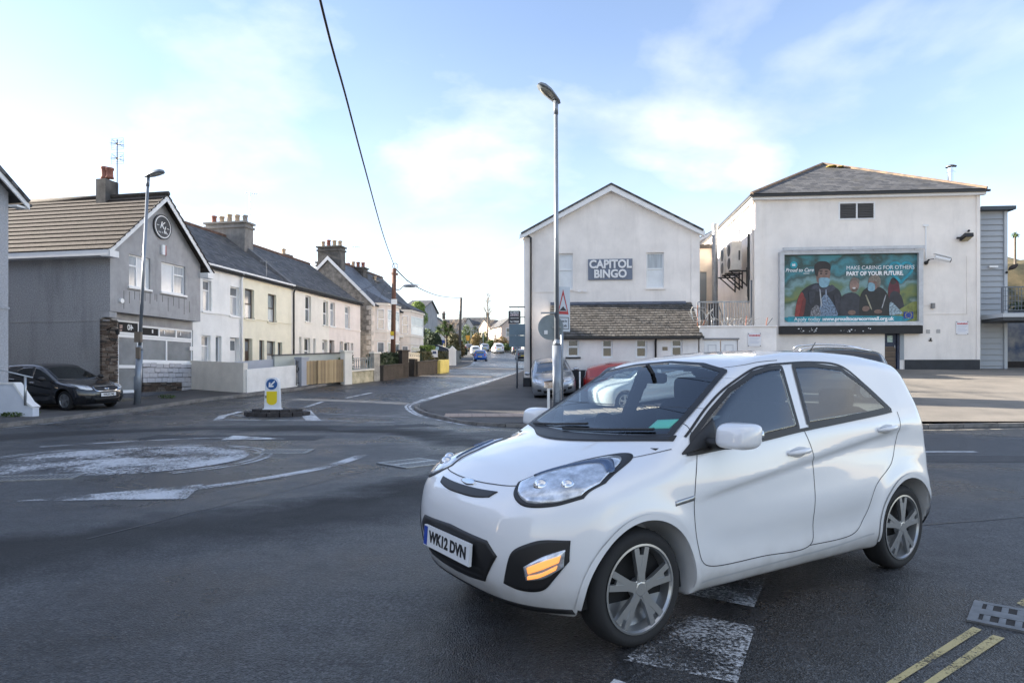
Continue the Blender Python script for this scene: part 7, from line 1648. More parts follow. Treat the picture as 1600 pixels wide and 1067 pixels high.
# ------------------------------------------------------------------ lamp posts, signs, poles, cables
POST = mat('grey_post_paint', (.24,.27,.31), .38, .45, var=.15, vscale=3)
def street_lamp(label, base, top, armdir, r=.06, thick=.095, split=1.9):
    B, T = Vector(base), Vector(top); t = thing('street_lamp', label, 'street lamp', B, 0, 'lamp posts at the junction'); v = T-B; H = v.length; u_ = v.normalized()
    b = MB(); b.cyl((0, 0, -.1), u_*split, thick, thick, 16); b.cyl(u_*split, u_*(split+.16), thick, r, 16); b.build('base_column', POST, t, smooth=True)
    b = MB(); b.cyl(u_*(split+.16), u_*(H-.35), r, r*.82, 14); b.cyl(u_*(H-.35), u_*H, r*1.0, r*1.0, 14); b.build('column', POST, t, smooth=True)
    b = MB(); b.box(-.05, .05, -thick-.004, -thick+.012, .5, 1.0); b.build('access_door', POST, t)
    a = Vector(armdir).normalized(); s_ = Vector((-a.y, a.x, 0)).normalized(); up = a.cross(s_)*-1
    if up.z < 0: up = -up
    o = v; prof = [(-.14, .05, .05), (-.05, .10, .08), (.12, .13, .11), (.35, .155, .15), (.55, .14, .14), (.68, .085, .09), (.73, .01, .02)]
    V = []; n_ = 12
    for d_, w_, h_ in prof:
        for k in range(n_+1): q = math.pi*k/n_; V.append(o+a*d_+s_*(w_*math.cos(q))+up*(h_*math.sin(q)))
    F = [(i*(n_+1)+k, i*(n_+1)+k+1, (i+1)*(n_+1)+k+1, (i+1)*(n_+1)+k) for i in range(len(prof)-1) for k in range(n_)]
    F += [(i*(n_+1), (i+1)*(n_+1), (i+1)*(n_+1)+n_, i*(n_+1)+n_) for i in range(len(prof)-1)]
    np_mesh('lamp_head', np.array([tuple(p) for p in V]), F, mat('lamp_head_grey', (.20,.225,.25), .4, .4), t)
    c = o+a*.36-up*.012; V = []
    for d_, w_ in ((-.22, .04), (-.12, .10), (.05, .115), (.18, .09), (.25, .02)):
        for k in range(7): q = math.pi*k/6; V.append(c+a*d_+s_*(w_*math.cos(q))-up*(.05*math.sin(q)))
    F = [(i*7+k, (i+1)*7+k, (i+1)*7+k+1, i*7+k+1) for i in range(4) for k in range(6)]
    np_mesh('lamp_bowl', np.array([tuple(p) for p in V]), F, mat('lamp_bowl_clear', (.30,.30,.27), .15, spec=.9), t)
    return t
LB = G(214, 632, PV); lt_ = W(231.5, 276, LB[1])
lamp1 = street_lamp('grey street lamp leaning slightly in front of the shop house', (LB[0], LB[1], gz(*LB)+PV), lt_, (1, -.35, .12), r=.058, thick=.11)
b = MB(); n_ = Vector(lt_)-Vector((LB[0], LB[1], gz(*LB)+PV)); u_ = n_.normalized(); p = u_*(2.35); b.box(p.x-.10, p.x+.12, p.y-.20, p.y-.07, p.z-.18, p.z+.18); b.box(p.x-.08, p.x+.06, p.y-.15, p.y-.07, p.z-.75, p.z-.35); b.build('tag_plate', mat('brown_tag', (.16,.13,.10), .7), lamp1)
RB = (ray(870.5)*17.0, 17.0); rz_ = gz(*RB)+.08
lamp2 = street_lamp('tall grey street lamp standing in front of the bingo hall', (*RB, rz_), (ray(868.5)*17.0, 17.0, CAMH-(158-HOR)*17.0/FPX), (-.75, -.8, .33), r=.062, thick=.115, split=1.95)
b = MB(); zl_ = CAMH-(489-HOR)*17/FPX-rz_; b.box(-.42, .0, -.04, .02, zl_-.02, zl_+.02); b.build('sign_arm', GALV, lamp2)
t = thing('round_sign', 'back of a round grey traffic sign fixed to the tall street lamp', 'traffic sign', (RB[0]-.0, 17.0, rz_)); zz = CAMH-(511-HOR)*17/FPX-rz_
b = MB(); b.lathe([(.001, .10), (.33, .10), (.33, .12), (.001, .12)], 30, (-.16, 0, zz), axis='y'); b.build('sign_plate', mat('sign_back_grey', (.22,.26,.28), .5, .3, var=.12, vscale=4), t); b = MB(); b.box(-.12, .11, .05, .098, zz-.02, zz+.02); b.build('clip', GALV, t); b = MB(); b.box(-.33, -.24, .085, .098, zz-.18, zz-.08); b.build('label_patch', SWH, t)
# hump warning sign on its own post
SP = (ray(879.5)*17.2, 17.2); sz = gz(*SP)+.08
t = thing('hump_warning_sign', 'tall narrow sign board with a red triangle and a Humps plate', 'traffic sign', (*SP, sz), R(24)); H = CAMH-(448-HOR)*17.2/FPX-sz
b = MB(); b.cyl((0, .06, -.1), (0, .06, H-.2), .042, n=12); b.build('post', POST, t, smooth=True)
z1, z0_ = H, CAMH-(518-HOR)*17.2/FPX-sz; hw = .205
b = MB(); b.box(-hw, hw, -.012, .012, z0_, z1); b.build('sign_board', mat('sign_pale_grey', (.52,.57,.63), .4), t)
RED = mat('sign_red', (.42,.02,.025), .4); BLK_ = mat('sign_ink', (.02,.02,.025), .5)
zt0, zt1 = z0_+(z1-z0_)*.385, z0_+(z1-z0_)*.94; tw_ = .165
b = MB(); tri = [(-tw_, zt0), (tw_, zt0), (0, zt1)]; inn = [(-tw_*.74, zt0+.075), (tw_*.74, zt0+.075), (0, zt1-.13)]
for i in range(3): j = (i+1) % 3; b.prism([(tri[i][0], -.0125, tri[i][1]), (tri[j][0], -.0125, tri[j][1]), (inn[j][0], -.0125, inn[j][1]), (inn[i][0], -.0125, inn[i][1])], (0, -.003, 0))
b.build('warning_triangle', RED, t)
b = MB(); b.prism([(-.11, -.0126, zt0+.09), (.11, -.0126, zt0+.09), (.05, -.0126, zt0+.15), (0, -.0126, zt0+.21), (-.05, -.0126, zt0+.15)], (0, -.003, 0)); b.build('hump_symbol', BLK_, t)
zp0, zp1 = z0_+(z1-z0_)*.05, z0_+(z1-z0_)*.32; b = MB()
for (x0, x1, a, e) in ((-tw_, tw_, zp1-.016, zp1), (-tw_, tw_, zp0, zp0+.016), (-tw_, -tw_+.014, zp0+.016, zp1-.016), (tw_-.014, tw_, zp0+.016, zp1-.016)): b.box(x0, x1, -.0155, -.0125, a, e)
b.build('plate_border', BLK_, t); text('Humps for', .082, BLK_, t, (0, -.014, zp0+(zp1-zp0)*.68), ext=.001, bold=.002, sx=.68); text('350 yds', .092, BLK_, t, (0, -.014, zp0+(zp1-zp0)*.30), ext=.001, bold=.002, sx=.75)
# grey double sign seen from behind
DS = G(808, 606, .08); dz = gz(*DS)+.07; k_ = DS[1]/FPX
t = thing('direction_sign', 'blank grey back of a square road sign on a thin post by the hall corner', 'traffic sign', (DS[0], DS[1], dz)); za_, zb_ = CAMH-(506.5-HOR)*k_-dz, CAMH-(542-HOR)*k_-dz; xa_, xb_ = (795.5-808)*k_, (820.5-808)*k_
GB = mat('sign_back_blue_grey', (.115,.17,.215), .5, .25, var=.1, vscale=3)
b = MB(); b.cyl((0, 0, -.1), (0, 0, za_+.05), .045, n=10); b.build('post', POST, t, smooth=True)
for z_0, z_1 in ((zb_, (za_+zb_)/2-.008), ((za_+zb_)/2+.008, za_)):
    b = MB(); b.box(xa_, -.012, -.06, -.045, z_0, z_1); b.box(.012, xb_, -.06, -.045, z_0, z_1); b.box(-.0119, .0119, -.07, -.045, z_0, z_1); b.build('sign_plate', GB, t)
# white marker post with a square head
MP = G(857, 632, .08); mz = gz(*MP)+.07; k_ = 18.0/FPX; MP = (ray(857)*18, 18.0); mz = gz(*MP)+.07
t = thing('marker_post', 'short white marker post with a rusty square head before the silver car', 'post', (*MP, mz)); h_ = CAMH-(597-HOR)*k_-mz; b = MB(); b.box(-.035, .035, -.03, .03, -.1, h_-.16); b.build('post', WHITEB, t); b = MB(); b.box(-.10, .12, -.05, .03, h_-.158, h_); b.build('head', mat('cream_marker_head', (.62,.57,.50), .7, var=.35, vscale=9, tint=(.35,.2,.12)), t)
MQ = (ray(906)*23, 23.0); mz2 = gz(*MQ)+.07; t = thing('marker_post', 'thin white stake beside the silver car near the lean-to', 'post', (*MQ, mz2)); b = MB(); b.box(-.025, .025, -.02, .02, 0, CAMH-(580-HOR)*23/FPX-mz2); b.build('post', WHITEB, t)
# telegraph poles and cables
TB_ = G(615, 586, PV); TPd = 39.0; tb = Vector((ray(613.5)*TPd, TPd, gz(ray(613.5)*TPd, TPd)+PV)); tt = Vector((ray(616)*TPd, TPd, CAMH-(420-HOR)*TPd/FPX))
BRW = mat('red_brown_pole_wood', (.115,.055,.036), .8, var=.35, vscale=2, stretch=(6, 6, .5)); GRW = mat('grey_pole_wood', (.10,.085,.075), .85, var=.3, vscale=2, stretch=(6, 6, .5))
t = thing('telegraph_pole', 'red brown wooden pole with a lamp arm in front of the bay houses', 'telegraph pole', tb); v = tt-tb
b = MB(); b.cyl((0, 0, -.2), v, .155, .12, 12); b.build('pole', BRW, t, smooth=True); b = MB(); b.bar(v+Vector((-.1, -.2, -.3)), v+Vector((.15, .2, -.3)), .12, .12); b.build('crosspiece', BRW, t)
kz = lambda py: CAMH-(py-HOR)*TPd/FPX-tb.z
b = MB(); b.box(-.05, .28, -.22, -.13, kz(476), kz(468)); b.build('equipment_box', SWH, t); b = MB(); b.box(-.1, .1, -.20, -.155, kz(524), kz(518)); b.build('yellow_tag', mat('tag_yellow', (.6,.45,.03), .6), t); b = MB(); b.box(-.1, .1, -.19, -.152, kz(530), kz(525)); b.build('white_tag', SWH, t)
b = MB(); x1 = (632-616)*TPd/FPX; b.tube([(.05, 0, kz(455)), (.5, -.1, kz(452)), (x1, -.2, kz(449))], .03, 6); b.build('lamp_arm', GALV, t)
b = MB(); b.ball((x1+.45, -.25, kz(447.5)), 1, 12, 6, (.52, .16, .10)); b.build('lamp_head', POST, t, smooth=True)
b = MB(); b.tube([(v.x+.05+.16*math.cos(q), 0, v.z+.16+.16*math.sin(q)) for q in np.linspace(-1, 4.5, 14)], .02, 5); b.build('cable_loop', IRON, t)
for k in range(6): b = MB(); s_ = 1 if k % 2 else -1; b.bar((s_*.12, -.02, kz(470-6*k)), (s_*.26, -.05, kz(470-6*k)+.02), .03, .03); b.build('step', GALV, t)
F2d = 86.0; fb2 = Vector((ray(717.5)*F2d, F2d, gz(ray(717.5)*F2d, F2d)+PV)); ft2 = Vector((ray(720.5)*F2d, F2d, CAMH-(465-HOR)*F2d/FPX))
t = thing('telegraph_pole', 'dark grey telegraph pole standing further up the street', 'telegraph pole', fb2); b = MB(); b.cyl((0, 0, -.2), ft2-fb2, .19, .15, 10); b.build('pole', GRW, t, smooth=True)
for k in range(7): b = MB(); z_ = (ft2-fb2).z-.3-k*.42; s_ = 1 if k % 2 else -1; b.bar((s_*.13, -.05, z_), (s_*.30, -.08, z_), .05, .05); b.build('step', GALV, t)
CBL = mat('cable_black', (.02,.022,.028), .6)
def cable(label, pts, r=.022, n=40, group=None):
    o = MB().tube(smooth_line(pts, n).tolist(), r, 6).build('overhead_cable', CBL, smooth=True); tag(o, label, 'cable', group); return o
q = lambda px, py, d: tuple(W(px, py, d))
cable('thick twisted overhead cable running from the red brown pole overhead', [q(617, 418, 39), q(600, 371, 25.9), q(570, 263, 15.5), q(540, 150, 11.05), q(500, 0, 8.0), (-1.4, 2.0, 6.0), (-.2, -6, 6.5)], .019, 70)
cable('overhead cable from the red brown pole to the dark pole up the street', [q(617, 419, 39), q(640, 441, 48), q(665, 455, 60), q(690, 463, 72), q(720, 466, 86)], .036)
for a, c, lab in (((720, 466), (835, 470), 'lower overhead cable from the dark pole towards the bingo hall'), ((720, 463), (835, 453), 'upper overhead cable from the dark pole towards the bingo hall')):
    cable(lab, [q(a[0], a[1], 86), q((a[0]+c[0])/2, (a[1]+c[1])/2+3, 70), q(c[0], c[1], 56)], .022)
for (p, lab) in (([q(617, 432, 39), q(560, 455, 44), q(508, 464, 42)], 'thin service cable from the red brown pole to the off white terrace'), ([q(617, 428, 39), q(596, 436, 44), q(575, 448, 52)], 'thin service cable from the red brown pole to the bay house roof'), ([q(618, 432, 39), q(600, 452, 43), q(592, 470, 46)], 'thin service cable dropping to the bay house eaves'), ([q(508, 464, 41.4), q(470, 458, 39), q(440, 452, 37)], 'thin cable along the terrace eaves')):
    cable(lab, p, .010, 20)
cable('thin cable rising right from the red brown pole', [q(620, 433, 39), q(650, 444, 52), q(690, 455, 68)], .012, 20)

# ------------------------------------------------------------------ traffic island and bollard
IB = G(427, 650); IBc = (IB[0], IB[1]+.35); iz = gz(*IBc)
t = thing('traffic_island', 'small oval traffic island of dark kerb stones', 'traffic island', (*IBc, iz), R(-6)); DK = mat('dark_island_kerb', (.055,.05,.05), .85, var=.4, vscale=5, bump=.4, bscale=30)
protos = None; n_ = 16
for tier, (rx, ry, h0, h1) in enumerate(((1.02, .72, -.06, .11), (.78, .52, .07, .19))):
    for k in range(n_):
        a0, a1 = 2*math.pi*k/n_+.02, 2*math.pi*(k+1)/n_-.02; b = MB(); f0 = .80
        P4 = [(rx*math.cos(a0), ry*math.sin(a0)), (rx*math.cos(a1), ry*math.sin(a1)), (rx*f0*math.cos(a1), ry*f0*math.sin(a1)), (rx*f0*math.cos(a0), ry*f0*math.sin(a0))]
        b.prism([(x, y, h0) for x, y in P4], (0, 0, h1-h0)); b.build('kerb_stone', DK, t)
b = MB(); b.prism([(.80*math.cos(q), .56*math.sin(q), -.05) for q in np.linspace(0, 2*math.pi, 21)[:-1]], (0, 0, .14)); b.prism([(.60*math.cos(q), .40*math.sin(q), .121) for q in np.linspace(0, 2*math.pi, 21)[:-1]], (0, 0, .06)); b.build('infill', M_PAVE, t)
bz = .232; bp = Vector((ray(426.5)*(IBc[1]-.05), IBc[1]-.05, iz+.15)); bh = CAMH-(590-HOR)*bp.y/FPX-bp.z
t = thing('traffic_bollard', 'white keep left bollard with a blue arrow disc and a yellow panel', 'bollard', bp, R(4)); WB = mat('bollard_white', (.74,.76,.80), .4, var=.05)
b = MB(); hw0, hw1 = .245, .20; pts = [(-hw0, 0), (hw0, 0), (hw0*.93, bh*.12), (hw1, bh*.86), (hw1*.85, bh*.96), (hw1*.4, bh), (-hw1*.4, bh), (-hw1*.85, bh*.96), (-hw1, bh*.86), (-hw0*.93, bh*.12)]
b.prism([(x, -.12, z) for x, z in pts], (0, .22, 0)); b.build('shell', WB, t)
b = MB(); b.box(-hw0-.02, hw0+.02, -.16, .13, -.06, .06); b.build('foot', WB, t)
BLU = mat('mandatory_blue', (.005,.085,.29), .35); YL = mat('bollard_yellow', (.78,.60,.01), .4)
zc = bh*.80; rr = .165; b = MB(); b.lathe([(.001, -.134), (rr, -.134), (rr, -.121), (.001, -.121)], 28, (0, 0, zc), axis='y'); dsc = b.build('arrow_disc', BLU, t)
b = MB(); c45 = .7071; R45 = lambda u, w: ((-u*c45+w*c45), -.138, zc+(-u*c45-w*c45))
b.prism([R45(-.135, -.022), R45(.03, -.022), R45(.03, .022), R45(-.135, .022)], (0, -.002, 0)); b.prism([R45(.13, 0), R45(.02, .095), R45(-.012, .07), R45(.045, .0), R45(-.012, -.07), R45(.02, -.095)], (0, -.0025, 0)); b.build('white_arrow', SWH, dsc)
b = MB(); zy0, zy1 = bh*.17, bh*.585; wy = .155; pts = [(-wy, zy1), (-wy, zy0+.13)]+[(wy*math.cos(q), zy0+.13+.13*math.sin(q)) for q in np.linspace(math.pi, 2*math.pi, 9)][1:-1]+[(wy, zy0+.13), (wy, zy1)]
b.prism([(x, -.121, z) for x, z in pts], (0, -.012, 0)); b.build('yellow_panel', YL, t)
b = MB(); b.box(-.17, .17, -.166, -.1605, -.045, .0)
for k in range(4): b.box(-.17+.1*k, -.14+.1*k, -.1665, -.1605, 0.001, .02)
b.build('black_grille', IRON, t); b = MB(); b.box(-.185, -.165, -.14, -.121, bh*.38, bh*.46); b.build('catch', IRON, t)

# ------------------------------------------------------------------ iron covers in the road
CI = mat('cast_iron', (.30,.31,.32), .38, .7, var=.3, vscale=9)
def cover(label, c, w, d, rz, bars=9, cross=False, name='manhole_cover', hf=.012, CI=CI):
    t = thing(name, label, 'manhole cover' if name == 'manhole_cover' else 'drain', (c[0], c[1], gz(*c)+.004), rz); b = MB(); e = .045
    b.box(-w/2, w/2, -d/2, -d/2+e, -.05, hf); b.box(-w/2, w/2, d/2-e, d/2, -.05, hf); b.box(-w/2, -w/2+e, -d/2+e, d/2-e, -.05, hf); b.box(w/2-e, w/2, -d/2+e, d/2-e, -.05, hf); b.build('rim', CI, t)
    b = MB(); b.box(-w/2+e, w/2-e, -d/2+e, d/2-e, .001, .002); b.build('recess', DARKIN, t)
    pr = None; s_ = (w-2*e)/bars
    for k in range(bars):
        x = -w/2+e+s_*(k+.5)
        if pr is None: m_ = MB(); m_.box(-s_*.22, s_*.22, -d/2+e, d/2-e, .0021, hf-.001); pr = m_.build('bar', CI, t); pr.location.x = x
        else: o = bpy.data.objects.new('bar', pr.data); COL.objects.link(o); o.parent = t; o.location.x = x
    if cross: m_ = MB(); m_.box(-w/2+e, w/2-e, -.05, .05, .003, hf+.0006); m_.build('cross_bar', CI, t)
    return t
c1 = G(445, 706); cover('long dark rectangular iron cover beyond the curved road arrow', c1, .85, .60, R(3), 12)
c2 = G(646, 724); cover('bright patterned iron cover at the front of the white hatchback', c2, .80, .74, R(45), 11, True)
c3 = G(28, 748); cover('worn iron grating at the near edge of the painted roundabout', c3, 1.35, .42, R(16), 22)
c4 = G(1606, 972); cover('slotted iron drain grating beside the double yellow lines', (c4[0], c4[1]), .50, .40, R(-40), 6, True, 'drain_grating', .006, mat('dark_cast_iron', (.17,.175,.18), .45, .4, var=.4, vscale=9))
# tactile slabs at the crossing point
TAC = mat('buff_pink_tactile', (.42,.33,.28), .85, var=.25, vscale=4, bump=.2, bscale=40)
t = thing('tactile_paving', None, None); t['kind'] = 'structure'; b = MB(); b.box(-.195, .195, -.195, .195, 0, .012)
for k in range(5): b.box(-.17+k*.08-.014, -.17+k*.08+.014, -.18, .18, .0121, .02)
pr = b.build('tactile_slab', TAC, t); first = True
for i in range(24):
    for j in range(3):
        p0_ = np.array((-1.75, 18.9)); dr_ = np.array((.985, .06)); nr_ = np.array((-.06, .985)); p = p0_+dr_*.405*i+nr_*.405*(j-.1*i*0)
        if p[1] > 20.4: continue
        o = pr if first else bpy.data.objects.new('tactile_slab', pr.data)
        if not first: COL.objects.link(o); o.parent = t
        first = False; o.location = (p[0], p[1], gz(*p)+PV*.75+.003); o.rotation_euler = (math.atan2(gz(p[0], p[1]+.2)-gz(p[0], p[1]-.2), .4), 0, .061)

# ------------------------------------------------------------------ the other cars
def car_paint(name, c, metal=.0, rough=.3): return mat('paint_'+name, c, rough, metal, coat=1.0)
def other_car(label, xy, rz, shape, paint, h=.035, res=.5, group=None, extra=None, z=None, pitch=0.0, **kw):
    t = thing('parked_car' if group else 'hatchback_car', label, 'car', (xy[0], xy[1], gz(*xy) if z is None else z), rz, group)
    fx_, fy_ = math.cos(rz), math.sin(rz); L = 1.2; g1, g0 = gz(xy[0]+fx_*L, xy[1]+fy_*L), gz(xy[0]-fx_*L, xy[1]-fy_*L); s1, s0 = gz(xy[0]-fy_*.7, xy[1]+fx_*.7), gz(xy[0]+fy_*.7, xy[1]-fx_*.7)
    t.rotation_euler = (math.atan2(s1-s0, 1.4), -math.atan2(g1-g0, 2*L), rz)
    K = build_car(t, paint, shape, h=h, res=res, **kw)
    if extra: extra(K, t)
    return t
def front_trim(K, t, plate='WK06 XUD', kite=True):
    T = CM['trim']; S = K.S
    for sd in (1, -1):
        hb = K.patch('headlight', [(sd*.42,.66),(sd*.55,.655),(sd*.68,.70)], [(sd*.42,.78),(sd*.55,.815),(sd*.69,.86)], CM['lampglass'], 'front', n=16, r=8, off=.008)
        K.patch('fog_lamp', [(sd*.48,.34),(sd*.62,.36)], [(sd*.48,.44),(sd*.62,.45)], T, 'front', n=8, r=5, off=.006)
        m = MB(); m.ball((S.from_hero(.66), sd*.93*S.wid, 1.0*S.hgt), 1, 12, 8, (.09, .11, .075)); mo = m.build('door_mirror', T if kite else t.children[0].data.materials[0], t, smooth=True)
    K.patch('upper_grille', [(-.34,.625),(0,.61),(.34,.625)], [(-.36,.735),(0,.745),(.36,.735)], T, 'front', n=18, r=6, off=.006)
    K.ribbon('grille_rim', [(-.37,.735),(-.34,.62),(0,.602),(.34,.62),(.37,.735),(0,.752),(-.37,.735)], .022, CM['chrome'], 'front', 1, off=.012, n=50)
    K.patch('badge', [(-.07,.66),(0,.65),(.07,.66)], [(-.07,.69),(0,.70),(.07,.69)], CM['chrome'], 'front', n=8, r=4, off=.014)
    K.patch('lower_grille', [(-.38,.28),(0,.265),(.38,.28)], [(-.42,.385),(0,.39),(.42,.385)], T, 'front', n=18, r=5, off=.006)
    x = S.keys[-1]; p = thing('number_plate', None, None); p.parent = t; A, D = K._pts(np.array([(0, .49)]), 'front', 1); H = S.project(A, D, span=3.2, n=120)[0]; p.location = (H[0]+.02, 0, H[2])
    b = MB(); b.box(-.012, .004, -.26, .26, -.055, .055); b.build('plate_board', CM['plate'], p); text(plate, .085, CM['ink'], p, (.006, 0, 0), (R(90), 0, R(90)), bold=.003, ext=.001)
def side_trim(K, sd=-1):
    T = CM['trim']
    K.ribbon('window_seal', [(.86,.935),(.45,.948),(.0,.975),(-.5,1.009),(-1.0,1.046),(-1.15,1.062)], .02, T, 'side', sd, off=.006, n=40)
    for line in ([(.80,.93),(.86,.70),(.84,.45),(.74,.33),(.3,.315),(-.12,.315),(-.155,.5),(-.165,.8),(-.10,.985)], [(-.12,.315),(-.55,.32),(-.70,.42),(-.80,.60),(-1.02,.74),(-1.13,.95),(-1.14,1.06)]):
        K.ribbon('door_seam', line, .008, CM['gap'], 'side', sd, off=.0012, n=50)
    K.ribbon('side_moulding', [(.75,.50),(.2,.505),(-.7,.53)], .05, T, 'side', sd, off=.006, n=30)
    for x, z in ((-.02,.865),(-.96,.955)): K.patch('door_handle', [(x+.09,z-.014),(x-.09,z-.006)], [(x+.09,z+.012),(x-.09,z+.02)], K.root.children[0].data.materials[0], 'side', sd, n=8, r=4, off=.022, skirt=.03)
BIG = [-2.10, -1.32, -.62, .18, .95, 1.32, 2.15]
def ex_black(K, t):
    front_trim(K, t, 'WK55 DEJ'); side_trim(K, -1)
    K.patch('indicator', [(1.05,.70),(.97,.71)], [(1.05,.73),(.97,.74)], mat('side_repeater', (.8,.55,.35), .3), 'side', -1, n=5, r=3, off=.008)
DKG = mat('dark_tinted_glass', (.010,.013,.014), .05, spec=.8)
BC = W(94, 600, 22.1)
other_car('dark blue black hatchback parked nose out beside the shop house', (BC.x+.0, 22.1), R(-19), CarShape(BIG, 1.10, 1.0, .315), car_paint('black', (.006,.007,.010), 0, .25), h=.024, res=.8, extra=ex_black, spokes=5, z=gz(BC.x, 22.1)+PV, glass=DKG)
def ex_silver(K, t): front_trim(K, t, 'WF03 KLM', kite=False); side_trim(K, 1)
SVX = ray(869)*25.2
other_car('silver hatchback parked facing out beside the bingo hall', (SVX, 26.9), R(-91), CarShape([-2.0, -1.25, -.65, .25, .95, 1.25, 2.0], 1.05, .98, .29), car_paint('silver', (.42,.44,.47), .75, .3), h=.028, res=.7, extra=ex_silver, z=gz(SVX, 26.5)+.05)
other_car('red hatchback mostly hidden behind the white hatchback in front of the lean-to', (ray(985)*26.2, 26.4), R(-12), CarShape([-1.85, -1.2, -.65, .3, .95, 1.2, 1.85], 1.02, .97, .28), car_paint('red', (.36,.035,.03), 0, .35), h=.035, res=.5, z=.42)
other_car('white hatchback half hidden behind the hero car bonnet and before the red car'.replace('hero car bonnet', 'windscreen of the moving car'), (ray(1012)*21, 21.2), R(200), CarShape([-1.85, -1.2, -.65, .3, .95, 1.2, 1.85], 1.02, .96, .28), car_paint('plain_white', (.75,.76,.77), 0, .35), h=.04, res=.5)
def ex_rails(K, t):
    S = K.S; RA = CM['chrome']
    for sd in (1, -1):
        b = MB(); b.tube([(.55, sd*.60, 1.40*S.hgt), (.40, sd*.60, 1.49*S.hgt), (-.2, sd*.61, 1.545*S.hgt), (-.9, sd*.61, 1.53*S.hgt), (-1.4, sd*.60, 1.44*S.hgt)], .026, 8); b.build('roof_rail', RA, t, smooth=True)
other_car('dark estate car with silver roof rails parked before the cinema', (ray(1275)*20, 20.2), R(165), CarShape(BIG, 1.08, 1.0, .32), car_paint('charcoal', (.02,.022,.026), .3, .3), h=.04, res=.5, extra=ex_rails, z=.64)
def ex_rear(K, t):
    p = thing('number_plate', None, None); p.parent = t; p.location = (K.S.keys[0]-.02, 0, .62*K.S.hgt); b = MB(); b.box(-.01, .01, -.26, .26, -.055, .055); b.build('plate_board', CM['platey'], p)
STD = [-1.9, -1.25, -.65, .3, .95, 1.25, 1.95]
def far_car(label, px, py, d, rz, paint, keys=STD, hg=1.0, wd=1.04, zt=None, xr=None, lamps=True):
    x = ray(px)*d; return other_car(label, (x, d), R(rz), CarShape(keys, wd, hg, .29, zt, xr), paint, h=.075, res=.35, group='cars in the far street', extra=ex_rear if lamps else None, detail=1)
VANZT = [(1.95,.7),(1.80,.85),(1.6,1.0),(1.2,1.35),(.9,1.60),(.6,1.75),(-1.95,1.75)]
WHP = car_paint('plain_white', (.75,.76,.77), 0, .35); CHP = car_paint('charcoal', (.02,.022,.026), .3, .3)
far_car('bright blue hatchback driving away up the street', 751.5, 562, 87, 89, car_paint('blue', (.012,.10,.42), .1, .3))
far_car('white car pulled in just ahead of the blue hatchback', 742.5, 551, 108, 94, WHP)
far_car('large grey white van in the line of traffic', 747, 548, 140, 93, car_paint('van_grey', (.55,.56,.58), 0, .4), [-2.9, -1.8, -.8, 1.0, 1.6, 1.9, 2.6], 1.42, 1.2, VANZT, [(.1,1.75),(1.6,1.75)])
far_car('dark car with orange red lamps at the kerb by the traffic cone', 732.5, 548, 122, 95, car_paint('dusky', (.10,.07,.06), .2, .4))
far_car('white off-road car parked on the right of the bend', 777.5, 550, 115, 99, WHP, [-2.2, -1.35, -.7, .4, 1.05, 1.35, 2.2], 1.18, 1.12)
far_car('small silver car beyond the white off-road car', 766.5, 547.5, 138, 97, car_paint('silver', (.42,.44,.47), .75, .3))
far_car('pale blue car in the middle of the far line', 757, 549, 126, 95, car_paint('paleblue', (.30,.36,.44), .4, .3))
far_car('grey car at the far end of the line', 762, 547, 150, 97, car_paint('midgrey', (.20,.21,.22), .4, .3))
far_car('black car parked nearest the grey road sign', 815, 560, 92, 94, CHP)
far_car('dark silver car parked behind the grey road sign', 806, 556, 113, 95, car_paint('gunmetal', (.09,.10,.11), .6, .3))
far_car('dark car first in the row left of the grey road sign', 796, 553, 138, 96, CHP)

# ------------------------------------------------------------------ far houses and street-side things
def far_house(label, px0, px1, yb, ye, yr, d, deg, wallm, roofm, gable=False, wins=(), chim=(), deep=8, name='far_house', group=None):
    x0 = ray(px0)*d; k = d/FPX; base = CAMH-(yb-HOR)*k; fr = Fr(name, label, 'house', None, None, deg, group, base, (x0, d)); W_ = (px1-px0)*k/math.cos(R(deg)); ze = CAMH-(ye-HOR)*k-base; zr = CAMH-(yr-HOR)*k-base
    b = MB(); b.box(0, W_, 0, deep, -3, ze)
    if gable: b.prism([(0, 0, ze), (W_, 0, ze), (W_/2, 0, zr)], (0, deep, 0))
    else: b.prism([(0, 0, ze), (0, deep, ze), (0, deep/2, zr)], (W_, 0, 0))
    b.build('wall', wallm, fr.t)
    if gable:
        sl = (zr-ze)/(W_/2); L = math.hypot(W_/2+.3, (W_/2+.3)*sl); an = math.atan(sl)
        b = MB(); b.box(0, deep+.4, 0, L, 0, .12); b.build('roof', roofm, fr.t, (W_+.3, -.2, ze-.3*sl+.01), (an, 0, R(90))); b = MB(); b.box(0, deep+.4, 0, L, 0, .12); b.build('roof', roofm, fr.t, (-.3, deep+.2, ze-.3*sl+.01), (an, 0, R(-90)))
    else:
        sl = (zr-ze)/(deep/2); L = math.hypot(deep/2+.3, (deep/2+.3)*sl); an = math.atan(sl)
        b = MB(); b.box(0, W_+.4, 0, L, 0, .12); b.build('roof', roofm, fr.t, (-.2, -.3, ze-.3*sl+.01), (an, 0, 0)); b = MB(); b.box(0, W_+.4, 0, L, 0, .12); b.build('roof', roofm, fr.t, (W_+.2, deep+.3, ze-.3*sl+.01), (an, 0, R(180)))
    for (a, e, c0, c1) in wins:
        window(fr, (W_*a, W_*e, ze*c0, ze*c1), Y=-.14, rec=.08, rows=(.5,), panes=[GL_G, GL_D], sill=False, fw=.09)
    for a in chim: chimney(fr, W_*a-.35, W_*a+.35, deep/2-.4, deep/2+.4, zr-.5, zr+1.0, CHIM, 2, [POT_R], along='X')
    return fr
